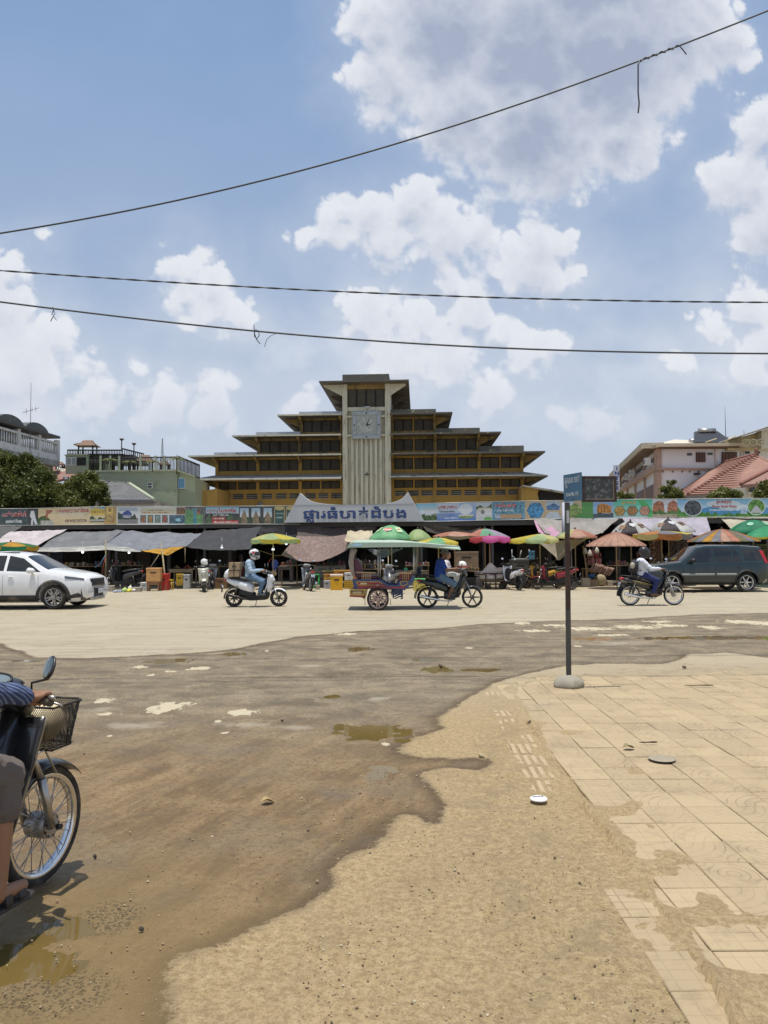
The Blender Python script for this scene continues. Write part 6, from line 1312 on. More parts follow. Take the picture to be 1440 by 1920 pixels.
goods('stool', 'plastic_stool', 'yellow plastic stool beside the market table', 'stool', 313, 322, 1087, 1104, 30.3, .25, (.6, .42, .03))
goods('table', 'market_table', 'long wooden table behind the parked cream scooter', 'table', 315, 362, 1067, 1101, 31.6, .8, (.32, .24, .15))
goods('box', 'yellow_carton', 'yellow carton with dark letters under the market table', 'box', 330, 343, 1076, 1098, 31.2, .3, (.55, .36, .04))
goods('box', 'white_panel_box', 'grey white box under the market table right of the yellow carton', 'box', 343.5, 355, 1077, 1102, 31.1, .3, (.45, .45, .44))
goods('heap', 'produce_pile', 'pile of brown produce on the long wooden table', 'produce', 322, 336, 1061, 1067, 31.7, .4, (.25, .17, .08)); goods('heap', 'produce_pile', 'pile of red produce at the right end of the long table', 'produce', 342, 357, 1060, 1067, 31.7, .4, (.30, .08, .05))
for k, (a, c, t, b_, col, lab) in enumerate(((209, 218, 1107, 1112, (.35, .42, .5), 'bluish plastic bag on the ground at the left end of the litter'), (218, 227, 1106, 1112, (.25, .3, .4), 'crumpled grey blue plastic bag on the kerb litter'), (226, 236, 1101, 1111, (.45, .6, .2), 'pale green plastic bag in the kerb litter'), (236, 246, 1103, 1112, (.7, .65, .05), 'bright yellow plastic bag in the kerb litter'), (244, 253, 1103, 1111, (.65, .6, .58), 'white plastic bag at the right end of the litter'), (236, 247, 1097, 1104, (.6, .6, .55), 'white knotted bag lying on top of the yellow one'))):
    goods('bag', 'plastic_bag', lab, 'plastic bag', a, c, t, b_, 28.8+.1*k, .25, col, 0, 'plastic bags dumped at the kerb')
goods('block', 'concrete_block', 'flat concrete block at the foot of the bamboo pole', 'block', 197, 211, 1098, 1107, 29.6, .3, (.3, .3, .3)); goods('block', 'concrete_block', 'second concrete block beside the plastic bags', 'block', 248, 263, 1101, 1108.5, 29.3, .3, (.3, .3, .3))
goods('block', 'concrete_block', 'small broken block beside the black parked motorbike', 'block', 591, 599, 1097, 1103, 30, .2, (.3, .3, .3)); goods('block', 'concrete_block', 'pale angular stone block at the foot of the leaning post', 'block', 1093, 1107, 1084, 1099, 30.5, .35, (.3, .3, .3)); goods('block', 'concrete_block', 'low concrete block right of the sign post base', 'block', 1070, 1082, 1092, 1099.5, 30.7, .3, (.3, .3, .3))
goods('box', 'cool_box', 'bright orange cool box with white rim standing on the road edge', 'cool box', 619, 642, 1077, 1103, 29.4, .45, (.68, .36, .01), .05, extra=(.7, .55, .45))
goods('box', 'orange_box', 'long orange box behind the bright cool box', 'box', 626, 658, 1069, 1081, 30.8, .5, (.55, .25, .03)); goods('box', 'orange_box', 'orange box stacked on grey tubs left of the cool box', 'box', 607, 626, 1076, 1088, 30.9, .5, (.50, .24, .04)); goods('box', 'foam_box', 'white foam box on top of the yellow crate beside the tuk tuk', 'box', 646, 662, 1074, 1088, 30.3, .35, (.62, .62, .58)); goods('crate', 'wooden_crate', 'yellow crate under the white foam box', 'crate', 645, 663, 1088.5, 1103, 30.3, .4, (.55, .33, .03)); goods('box', 'foam_box', 'grey white foam tub left of the bright cool box', 'box', 607, 619, 1089, 1101, 30.5, .35, (.42, .42, .45))
goods('box', 'grey_cabinet', 'grey cabinet with dark latch behind the green stool', 'cabinet', 588, 618, 1062, 1076, 31.8, .5, (.23, .24, .22)); goods('box', 'grey_cabinet', 'second grey cabinet right of the latched one', 'cabinet', 620, 647, 1062, 1074, 31.9, .5, (.22, .23, .21)); goods('box', 'grey_tub', 'dark grey tub below the grey cabinets', 'tub', 597, 608, 1076, 1101, 31.2, .4, (.16, .16, .15)); goods('stool', 'plastic_stool', 'bright green plastic stool next to the black parked motorbike', 'stool', 588, 598, 1077, 1098, 30.8, .3, (.03, .40, .08))
goods('box', 'yellow_plank', 'flat yellow board on the tubs behind the cool box', 'board', 604, 628, 1069, 1073, 31.3, .4, (.50, .40, .16))
shelfrow('shelf of red and golden packets behind the black parked motorbike', 590, 648, 1060, 32.4, 9, CO, seed=2); shelfrow('shelf of bundles seen through the tuk tuk roof posts', 668, 720, 1058, 32.2, 9, CO, seed=5); shelfrow('white edged shelf low inside the stall behind the tuk tuk seat', 668, 726, 1067, 31.5, 8, CO, seed=8)
goods('box', 'freezer_box', 'yellow and red striped freezer box between tuk tuk and motorbike', 'box', 776, 801, 1085, 1103, 28.5, .5, (.62, .50, .10), extra=(.08, .35, .1)); goods('pot', 'water_drum', 'dark navy drum hanging on the tuk tuk front post', 'drum', 779.5, 790, 1063.5, 1078, 21, .1, (.02, .03, .06)); goods('bowl', 'green_bowl', 'small green bowl on the stall table', 'bowl', 757, 765, 1065, 1070, 30, .2, (.05, .3, .2)); goods('table', 'stall_table', 'stall table behind the tuk tuk front seat', 'table', 752, 804, 1070, 1100, 30.2, .7, (.20, .17, .12))
shelfrow('shelf of packets behind the driver of the tuk tuk', 760, 806, 1060, 32.5, 7, CO, seed=11); shelfrow('counter of goods behind the headlight of the tuk tuk motorbike', 858, 900, 1071, 31.5, 8, CO, seed=12); goods('box', 'cardboard_screen', 'tan cardboard sheet propped at the back of the stall behind the driver', 'board', 852, 897, 1034, 1066, 33.5, .1, (.30, .20, .12))
goods('basketcrate', 'plastic_crate', 'white plastic crate on the shelf left of the sack cart', 'crate', 892, 906, 1071, 1080, 31, .4, (.5, .5, .48)); goods('basketcrate', 'plastic_crate', 'pale plastic crate on the ground left of the sack cart', 'crate', 895, 907, 1083, 1097, 30.6, .4, (.42, .42, .40)); goods('basketcrate', 'plastic_crate', 'dark plastic crate beside the pale one left of the sack cart', 'crate', 874, 893, 1084, 1096, 31.2, .4, (.12, .12, .12))
goods('box', 'metal_counter', 'dark grey counter below the window with hanging bars', 'counter', 960, 992, 1049, 1084, 31.8, .6, (.085, .085, .08)); goods('box', 'blue_meter', 'blue wall box with white print above the counter', 'meter box', 993, 1002.5, 1033, 1049, 32, .2, (.10, .28, .42)); goods('crate', 'wooden_crate', 'low tan crate between the two parked pairs of motorbikes', 'crate', 979, 1000, 1083.5, 1094, 31, .45, (.36, .24, .10)); goods('box', 'grey_bin', 'dark bin right of the parked white scooter', 'bin', 970, 979, 1083, 1098, 30.2, .3, (.05, .05, .05))
b = MB(); a0 = P(960, 1048, 32.2); a1 = P(992, 1030, 32.2)
for x0_, z0_, x1_, z1_ in ((0, 0, 1, 0), (0, 0, 0, 1), (1, 0, 1, 1), (0, .35, .22, 0), (1, .35, .78, 0), (.45, .1, .55, .9)): b.cyl(Vector((a0.x+(a1.x-a0.x)*x0_, 32.2, a0.z+(a1.z-a0.z)*z0_)), Vector((a0.x+(a1.x-a0.x)*x1_, 32.2, a0.z+(a1.z-a0.z)*z1_)), .02, n=5)
reg(b.build('display_frame', mat('pale_bar', (.4, .4, .38), .6)), 'pale metal display frame standing on the dark grey counter', 'frame')
goods('heap', 'produce_pile', 'black wicker heap behind the yellow scooter', 'produce', 1000, 1020, 1056, 1076, 31.8, .5, (.06, .05, .03)); goods('table', 'wooden_table', 'wooden table under the black wicker heap', 'table', 999, 1040, 1072, 1095, 31.6, .7, (.25, .15, .07)); goods('heap', 'produce_pile', 'heap of dark greens behind the red scooter', 'produce', 1022, 1055, 1050, 1072, 32, .5, (.07, .07, .03))
goods('table', 'wooden_table', 'small wooden table right of the leaning grey post', 'table', 1097, 1118, 1066, 1090, 31.5, .6, (.35, .22, .10)); goods('bowl', 'blue_basin', 'blue plastic basin under the small wooden table', 'basin', 1104, 1118, 1077, 1085, 31, .3, (.02, .12, .30)); goods('sack', 'woven_sack', 'upright tan woven sack right of the blue basin', 'sack', 1121, 1138, 1076, 1098, 30.8, .35, (.30, .25, .15)); goods('crate', 'wooden_crate', 'pale slatted crate between the stone block and the tan sack', 'crate', 1107, 1121, 1087, 1098, 30.7, .4, (.30, .24, .16)); goods('block', 'concrete_block', 'grey block beside the tan sack', 'block', 1140, 1149, 1089, 1096, 30.8, .3, (.3, .3, .3))
shelfrow('tiers of red and pink packets hanging in the stall right of the sign post', 1104, 1130, 1047, 32, 6, [(.4, .08, .08), (.42, .14, .16)], (.25, .4), 3); shelfrow('lower tier of red packets right of the sign post', 1106, 1132, 1058, 31.7, 6, [(.4, .08, .08), (.45, .2, .18)], (.2, .3), 4)
b = MB(); q0 = P(1113, 1064, 31.2)
for k in range(26): x = k*.033; b.box((x*.9+random.uniform(-.03, .03), random.uniform(-.1, .1), -k*.008+random.uniform(-.04, .04)), (.03, .12, .34), 0, (.4, .5, .1))
o = b.build('dried_fish', mat('dried_fish', (.36, .24, .19), .8, var=.3)); o.location = q0; reg(o, 'fanned bundles of pinkish dried fish on the table edge', 'dried fish', kind='stuff')
for k, (px, py) in enumerate(((1097, 1032), (1106, 1036), (1119, 1031))): p = P(px, py, 31.6); o = MB().lathe([(.01, .12), (.05, .08), (.1, -.05), (.1, -.14), (.001, -.16)], (0, 0, 0), 'z', 10).cyl((0, 0, .1), (0, 0, .5), .005, n=4).build('hanging_bag', mat('clear_bag', (.5, .45, .38), .3)); o.location = p; reg(o, ('left', 'middle', 'right')[k]+'most of the three bulging bags hung under the coral parasol' if k != 1 else 'middle one of the three bulging bags hung under the coral parasol', 'hanging bag', 'bags hung under the coral parasol')
goods('cloth', 'blue_bag', 'royal blue cloth bag hanging beside the white scooter rider', 'bag', 506, 522, 1049, 1071, 30.8, .3, (.04, .07, .32)); goods('bag', 'brown_bag', 'brown paper parcel behind the scooter handlebar', 'parcel', 507, 522, 1068, 1080, 30.2, .3, (.35, .24, .14)); goods('table', 'market_table', 'dark table with white cloth strips behind the scooter front', 'table', 520, 548, 1062, 1090, 31.5, .6, (.12, .10, .09))
goods('box', 'brown_carton', 'plain brown carton standing behind the white scooter tail', 'box', 403, 425, 1084, 1103, 31, .4, (.20, .11, .05)); shelfrow('dark shelf of wares behind the helmeted rider', 404, 470, 1062, 32.3, 10, CO, seed=21); shelfrow('shelf of jars right of the blue bag', 524, 556, 1060, 32.3, 6, CO, seed=22)
shelfrow('shelf of wares behind the white car windscreen', 100, 190, 1062, 33, 12, CO, seed=31); shelfrow('shelf of wares behind the dark parked scooter', 205, 262, 1060, 33, 9, CO, seed=32); shelfrow('long shelf of wares behind the rider with the backpack', 1140, 1200, 1060, 32.3, 9, CO, seed=41); shelfrow('upper shelf of goods above the dark green car bonnet', 1200, 1290, 1046, 32.4, 12, CO, seed=42); shelfrow('shelf of goods behind the dark green car windows', 1300, 1438, 1050, 32.2, 16, CO, seed=43)
def strings(px0, px1, py0, py1, Y, label, col, n=9):
    a, w, h = spot(px0, px1, py0, py1, Y); r = empty('hanging_strings', label, 'hanging goods', a+Vector((w/2, 0, 0))); m = mat('strung_'+label[-5:].strip(), col, .6, var=.3)
    for i in range(n):
        b = MB(); x = -w/2+w*(i+.5)/n; b.cyl((x, 0, 0), (x, 0, h), .004, n=4)
        for j in range(11): b.ell((x+random.uniform(-.02, .02), random.uniform(-.03, .03), h*(j+.5)/11), (.038, .038, .045), 6)
        b.build('string', m, r)
strings(1218, 1240, 1015, 1055, 31, 'strings of small brown packets hanging under the fringed parasol', (.14, .09, .06)); strings(1255, 1290, 1014, 1052, 31.4, 'strings of dark beads hanging behind the dark green car bonnet', (.10, .07, .05), 12); strings(1418, 1440, 1020, 1065, 31, 'strings of olive packets hanging at the right edge', (.16, .13, .05), 7)
# handcart with white sacks
def cart():
    a, w, h = spot(905, 950, 1068, 1100, 29.3); r = empty('hand_cart', 'rusty flat hand cart loaded with white sheeting', 'cart', (a.x+w/2, 29.6, 0)); 
    b = MB(); z = .62
    for y in (-.35, .35):
        for zz in (.30, z): b.cyl((-w/2, y, zz), (w/2, y, zz), .025, n=6)
    for x in (-w/2+.12, w/2-.12):
        for y in (-.35, .35): b.cyl((x, y, .1), (x, y, z), .03, n=6)
        b.cyl((x, -.35, z), (x, .35, z), .025, n=6)
    b.build('frame', RUST, r); MB().bx(-w/2+.05, w/2-.05, -.34, .34, .31, .35).build('deck', WOOD, r); MB().cyl((-w/2-.3, -.2, .58), (w/2-.3, -.2, .58), .025, n=6).build('handle', RUST, r)
    MB().cyl((.02, -.5, 0), (.02, -.36, .56), .03, n=6).build('prop_leg', RUST, r)
    for x in (-w/2+.2, w/2-.2): MB().cyl((x, -.3, .12), (x, -.24, .12), .12, n=16).build('wheel', RUBBER, r)
    m = cloth_mat('white_sheeting', (.62, .60, .54), .6, .1); rg = random.Random(3)
    q = blob('white_sheeting', [('e', (-.1, 0, .46), (.48, .33, .14)), ('e', (.25, 0, .5), (.3, .3, .16)), ('e', (-.3, 0, .6), (.25, .25, .14)), ('c', (-.25, 0, .7), (-.12, 0, .95), .16, .09), ('c', (-.12, 0, .95), (.05, 0, .72), .09, .14), ('e', (.28, 0, .72), (.22, .25, .13)), ('e', (.42, -.1, .55), (.14, .2, .2))], .03, m, None, 1); q.location = r.location; reg(q, 'crumpled white plastic sheeting heaped on the rusty hand cart', 'sheeting')
cart()
# ------------------------------------------------------------------ wheels, motorbikes
def paint(name, c, rough=.25, dusty=.5): return mat('paint_'+name, c, rough, dirt=tuple(x*.5+.16*dusty for x in c), dscale=2.2, coat=.5, dlo=.55, dhi=.95)
def wheel(parent, x, z, R_, style, y=0, w=.045, rimm=None, sw=.05):
    wl = empty('wheel', None, None, (x, y, z)); wl.parent = parent; rm = rimm or (CHROME if style == 'wire' else mat('cast_black', (.02, .02, .02), .4))
    t = w; ri = R_-sw; s5 = sw*.3
    MB().lathe([(ri, -t*.75), (R_-sw*.45, -t), (R_-s5*.6, -t*.72), (R_, -t*.25), (R_, t*.25), (R_-s5*.6, t*.72), (R_-sw*.45, t), (ri, t*.75)], (0, 0, 0), 'y', 40, closed=True).build('tyre', RUBBER, wl)
    MB().lathe([(ri-.022, -t*.55), (ri+.002, -t*.8), (ri+.012, -t*.6), (ri+.002, -t*.3), (ri-.004, 0), (ri+.002, t*.3), (ri+.012, t*.6), (ri+.002, t*.8), (ri-.022, t*.55), (ri-.016, 0)], (0, 0, 0), 'y', 40, closed=True).build('rim', rm, wl)
    b = MB(); n = {'wire': 36, 'cast': 6, 'cast5': 10, 'retro': 10, 'alloy': 10, 'tuk': 10}[style]
    for k in range(n):
        a = 2*math.pi*k/n; c, s = math.cos(a), math.sin(a)
        if style == 'wire': a2 = a+(.42 if k % 2 else -.42)*(1 if (k//2) % 2 else .7); sy = .03 if (k//2) % 2 else -.03; b.cyl((.05*math.cos(a), sy, .05*math.sin(a)), ((ri-.012)*math.cos(a2), sy*.1, (ri-.012)*math.sin(a2)), .0021, n=4)
        else:
            d = .045 if style in ('alloy', 'tuk') else .028; r2 = d*(.6 if n > 6 else .8); sx = -s; cz = c; aa = a+(.12 if k % 2 else -.12) if n == 10 else a; e = Vector((math.cos(aa), 0, math.sin(aa))); p = Vector((-math.sin(aa), 0, math.cos(aa))); r0, r1 = .03, ri-.005; o = w*.5
            vs = [e*r0-p*r2, e*r0+p*r2, e*r1+p*r2*.5, e*r1-p*r2*.5]; yy = Vector((0, o, 0)); b.add([v-yy*(1 if style in ('alloy', 'tuk') else .5) for v in vs]+[v+yy*.5 for v in vs], [(0,1,2,3),(7,6,5,4),(0,4,5,1),(1,5,6,2),(2,6,7,3),(3,7,4,0)])
    b.cyl((0, -w*.9, 0), (0, w*.9, 0), .055 if style == 'wire' else .05, n=16); b.cyl((0, -w*1.6, 0), (0, w*1.6, 0), .012, n=8)
    b.build('spokes', (STEEL if style == 'wire' else rm), wl); return wl
def arcsheet(cx, cz, r, a0, a1, w, m, parent, name, th=.004, drop=.35, n=14):
    def f(u, v):
        a = a0+(a1-a0)*u; y = (v-.5)*2; q = r-drop*w*abs(y)**2.2; return (cx+q*math.cos(a), y*w, cz+q*math.sin(a))
    return MB().sheet(f, n, 8).build(name, m, parent, solid=th)
def mirror(parent, base, top, tilt=0, sz=.055, lit=True):
    r = MB().tube([base, (base[0]-.01, base[1]*1.05, base[2]+.06), (top[0], top[1]*.97, top[2]-.05), top], .006, 6).build('mirror', BLACK, parent)
    q = (-.35, .42, -.45) if tilt and top[1] < 0 else (.35, .42, .45) if tilt else (0, .15, 0); a = (.014, sz*(.72 if tilt else 1), sz*(1.05 if tilt else .8)); n_ = 28 if tilt else 12; d = Euler(q).to_matrix() @ Vector((-.011, 0, 0))
    MB().ell(top, a, n_, rot=q).build('mirror_back', BLACK, r); MB().ell(Vector(top)+d, (.006, a[1]*.88, a[2]*.88), n_, rot=q).build('mirror_glass', mat('mirror_glass', (.9, .9, .9), .03, 1.0) if not tilt else mat('mirror_dark_reflection', (.35, .37, .33), .03, 1.0), r)  # tilted glass gets a dark greenish tint standing for dark surroundings it reflects
def plate(parent, x, z, txt='', tilt=.35, w=.15, h=.11):
    r = empty('number_plate', None, None, (x, 0, z)); r.parent = parent; r.rotation_euler = (0, tilt, 0)
    MB().bx(-.004, .004, -w/2, w/2, -h/2, h/2).build('plate_panel', mat('plate_white', (.6, .62, .66), .4, dirt=(.4, .38, .33), dscale=8), r)
    for s, dz, hh in (('បាត់ដំបង', .012, .03), (txt, -.04, .045)): o = text(s, -.006, dz, hh, mat('plate_ink', (.02, .05, .2), .5), r, 'lettering', 0, .02, rot=(R(90), 0, R(-90)), ext=.0004, align='CENTER')
def moto(name, label, kind, loc, rz, col, style='cast', group=None, seatc=None, steer=0.0, lean=0.0, det=False, cat='motorbike', basket=False, accent=None, helmet=None, lightcol=None):
    r = empty(name, label, cat, loc, rz, group); r.rotation_euler = (lean, 0, rz); r.rotation_mode = 'XYZ'
    sc_ = kind == 'scooter'; R_ = .25 if sc_ else .287; wb = 1.27 if sc_ else 1.22; fx, bx_ = wb/2, -wb/2; W = .050 if sc_ else .031
    pm = paint(*col); am = paint(*accent) if accent else BLACK; sm = mat('seat_vinyl', (.02, .02, .02), .55, dirt=(.08, .07, .06), dscale=5)
    wheel(r, fx, R_, R_, style, w=W, sw=.068 if sc_ else .046); wheel(r, bx_, R_, R_, style, w=W*1.15, sw=.072 if sc_ else .052)
    rd = mat('tail_red', (.35, .01, .01), .15, coat=.5); gl = mat('lens', lightcol or (.55, .57, .6), .08, coat=1)
    arcsheet(fx, R_, R_+.028, R(40), R(140), .062 if not sc_ else .085, pm, r, 'front_fender'); arcsheet(bx_, R_, R_+.05, R(50), R(185), .07, BLACK, r, 'rear_fender')
    for s in (-1, 1):
        MB().cyl((fx-.02, s*.075, R_+.0), (fx-.10, s*.075, R_+.26), .021, n=10).cyl((fx-.10, s*.075, R_+.26), (fx-.17, s*.06, R_+.42), .016, n=10).build('fork_leg', STEEL, r)
        MB().cyl((bx_+.03, s*.13, R_+.03), (bx_+.12, s*.13, .64), .022, n=8).cyl((bx_+.045, s*.13, R_+.08), (bx_+.10, s*.13, .56), .034, n=10).build('shock_absorber', DARKSTEEL, r)
    MB().cyl((bx_, -.09, R_), (.0, -.09, .30), .022, n=8).cyl((bx_, .09, R_), (.0, .09, .30), .022, n=8).build('swing_arm', DARKSTEEL, r)
    hx, hz = (.33, .97) if not sc_ else (.31, .98)
    MB().tube([(hx-.10, -.33, hz+.01), (hx-.06, -.20, hz+.02), (hx, -.06, hz), (hx, .06, hz), (hx-.06, .20, hz+.02), (hx-.10, .33, hz+.01)], .012, 8).build('handlebar', DARKSTEEL, r)
    for s in (-1, 1):
        MB().cyl((hx-.105, s*.345, hz+.008), (hx-.075, s*.235, hz+.018), .018, n=10).build('grip', RUBBER, r); MB().tube([(hx-.05, s*.20, hz+.0), (hx-.02, s*.25, hz), (hx-.05, s*.36, hz-.015)], .006, 6).build('brake_lever', STEEL, r)
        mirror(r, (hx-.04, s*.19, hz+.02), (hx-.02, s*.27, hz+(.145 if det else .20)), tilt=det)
    if not sc_:
        MB().body([(hx-.10, hz-.00, .03, .10), (hx-.06, hz+.01, .05, .16), (hx+.02, hz-.0, .07, .15), (hx+.09, hz-.04, .075, .11), (hx+.13, hz-.06, .05, .07)], 16, 2.4).build('headlight_cowl', pm, r)
        MB().ell((hx+.115, 0, hz-.06), (.035, .075, .055), 14).build('headlight', gl, r)
        def ls(u, v):
            y = (u-.5)*.42*(1-.25*v); x = .40-.16*v-.10*math.sin(math.pi*min(1, v*1.1))*0-.30*abs(y)**1.25-.05*v*v; return (x, y, .86-.60*v+.10*abs(y))
        MB().sheet(ls, 10, 10).build('leg_shield', pm, r, solid=.012)
        MB().body([(.43, .80, .10, .05), (.36, .74, .17, .07), (.25, .58, .17, .075), (.14, .47, .12, .08), (.0, .44, .09, .08), (-.12, .50, .08, .08)], 12, 2.4).build('frame_cover', pm, r)
        MB().body([(-.86, .735, .022, .035), (-.76, .72, .05, .09), (-.55, .67, .085, .125), (-.30, .60, .12, .13), (-.10, .53, .12, .11), (.04, .48, .06, .07)], 14, 2.6).build('side_cover', pm if not accent else am, r)
        MB().body([(-.66, .79, .028, .09), (-.58, .795, .04, .12), (-.35, .775, .045, .13), (-.15, .745, .045, .12), (.02, .735, .04, .09), (.08, .73, .02, .05)], 14, 2.6).build('seat', sm, r)
        MB().body([(-.90, .745, .025, .06), (-.84, .75, .04, .085), (-.78, .755, .03, .08)], 12, 2.4).build('tail_light', rd, r)
        MB().tube([(-.45, -.13, .80), (-.72, -.12, .83), (-.86, 0, .83), (-.72, .12, .83), (-.45, .13, .80)], .011, 8).build('grab_rail', DARKSTEEL, r)
        plate(r, -.90, .60, '1AB-6802'); arcsheet(bx_, R_, R_+.08, R(135), R(182), .055, BLACK, r, 'mud_flap')
        MB().body([(-.16, .33, .09, .09), (.0, .32, .11, .12), (.12, .34, .08, .09), (.22, .40, .10, .07), (.30, .48, .12, .06)], 12, 3).build('engine', mat('engine_metal', (.10, .10, .10), .5, .6, dirt=(.16, .13, .09), dscale=6), r)
        f = MB(); [f.box((.14+k*.022, 0, .355), (.008, .17, .14)) for k in range(6)]; f.build('cooling_fins', DARKSTEEL, r)
    else:
        def ap(u, v):
            y = (u-.5)*.40*(1-.2*v); return (.43-.20*v+.10*math.sin(math.pi*v)*.4-.55*abs(y)**1.35*(1-.3*v), y, .90-.60*v+.12*abs(y))
        MB().sheet(ap, 10, 10).build('front_apron', pm, r, solid=.014)
        MB().body([(.50, .80, .03, .05), (.46, .82, .09, .10), (.38, .78, .13, .14), (.32, .72, .12, .14)], 14, 2.3).build('nose_panel', pm, r)
        MB().body([(hx-.09, hz-.01, .03, .10), (hx-.03, hz, .055, .17), (hx+.05, hz-.02, .06, .14), (hx+.10, hz-.04, .035, .08)], 14, 2.4).build('handlebar_cover', am, r); MB().ell((.485, 0, .76), (.05, .10, .045), 14).build('headlight', gl, r)
        MB().bx(-.12, .30, -.15, .15, .27, .32).build('footboard', BLACK, r, bevel=.015); MB().body([(-.30, .24, .05, .10), (0, .24, .06, .13), (.25, .27, .08, .13), (.34, .34, .12, .10), (.38, .42, .10, .06)], 12, 3).build('belly_cover', BLACK, r); MB().body([(.47, .70, .05, .04), (.43, .68, .16, .10), (.38, .62, .22, .15), (.33, .60, .22, .17)], 14, 2.4).build('front_panel', pm, r); MB().body([(.33, .55, .26, .12), (.27, .55, .28, .14), (.24, .5, .24, .12)], 12, 3).build('inner_shield', BLACK, r)
        MB().body([(-.90, .79, .02, .03), (-.82, .76, .055, .09), (-.62, .68, .10, .15), (-.38, .60, .14, .165), (-.18, .54, .15, .15), (-.08, .50, .13, .12)], 16, 2.5).build('rear_body', pm, r)
        MB().body([(-.60, .42, .09, .10), (-.35, .38, .12, .13), (-.15, .36, .10, .12), (-.02, .35, .06, .1)], 12, 3).build('engine', BLACK, r)
        MB().body([(-.74, .82, .03, .09), (-.62, .835, .045, .13), (-.35, .80, .05, .15), (-.15, .765, .05, .13), (-.04, .755, .03, .09)], 14, 2.6).build('seat', sm, r)
        MB().body([(-.93, .765, .02, .05), (-.87, .765, .04, .08), (-.80, .765, .035, .08)], 12, 2.4).build('tail_light', rd, r)
        MB().tube([(-.55, -.14, .82), (-.80, -.11, .86), (-.88, 0, .86), (-.80, .11, .86), (-.55, .14, .82)], .013, 8).build('grab_rail', DARKSTEEL, r); MB().bx(-.99, -.975, -.07, .07, .42, .66).build('mud_flap', BLACK, r); plate(r, -.97, .60, '1BC-2047', -.35)
    ex = CHROME if not sc_ else BLACK
    MB().tube([(.12, -.10, .26), (.02, -.13, .20), (-.15, -.15, .20), (-.32, -.155, .23)], .016, 8).build('exhaust_pipe', ex, r); MB().cyl((-.30, -.155, .225), (-.80, -.165, .33 if not sc_ else .36), .032, .045, n=14).build('exhaust', ex, r, bevel=.008)
    MB().cyl((.05, -.22, .25), (.05, .22, .25), .014, n=8).cyl((-.32, -.2, .34), (-.32, .2, .34), .01, n=8).build('footrest', RUBBER, r)
    MB().tube([(.0, .12, .25), (-.06, .2, .02)], .01, 6).build('side_stand', STEEL, r)
    if helmet: h = blob('helmet', [('e', (0, 0, 0), (.135, .125, .13)), ('e', (.03, 0, -.06), (.12, .12, .09))], .012, mat(*helmet), None, 3); h.location = r.matrix_basis @ Vector((hx-.05, .05, hz+.17)); reg(h, helmet_label(label), 'helmet')
    return r
def helmet_label(l): return 'pale open helmet resting on the handlebar of the '+' '.join(l.split()[:6])
# ------------------------------------------------------------------ people
def ik(a, c, L1, L2, bend):
    a, c = Vector(a), Vector(c); d = c-a; L = min(d.length, (L1+L2)*.999); t = (L1*L1-L2*L2+L*L)/(2*L); h = math.sqrt(max(0, L1*L1-t*t)); u = d.normalized(); b = Vector(bend); b = (b-u*b.dot(u)).normalized(); return a+u*t+b*h
def hand(parts, g, s, fr=.0105, fwd=Vector((1, 0, 0)), side=Vector((0, 1, 0))):
    up = Vector((0, 0, 1)); g = Vector(g)                 # hand closed round a bar through g lying along side
    parts.append(('e', g-fwd*.035+up*.022, (.042, .042, .018)))
    for k in range(4):
        o = side*s*(-.033+.022*k); L = (.9, 1, .95, .8)[k]; a = g-fwd*.012+up*.030+o; b_ = g+fwd*.026*L+up*.026+o; c = g+fwd*.036*L-up*.004+o; d = g+fwd*.010-up*.026+o
        parts += [('c', a, b_, fr, fr*.95), ('c', b_, c, fr*.95, fr*.88), ('c', c, d, fr*.88, fr*.75)]
    o = -side*s*.045; parts += [('c', g-fwd*.045+up*.01+o*.6, g-fwd*.02-up*.012+o*.8, fr*1.15, fr), ('c', g-fwd*.02-up*.012+o*.8, g+fwd*.018-up*.02-side*s*.02, fr, fr*.8)]
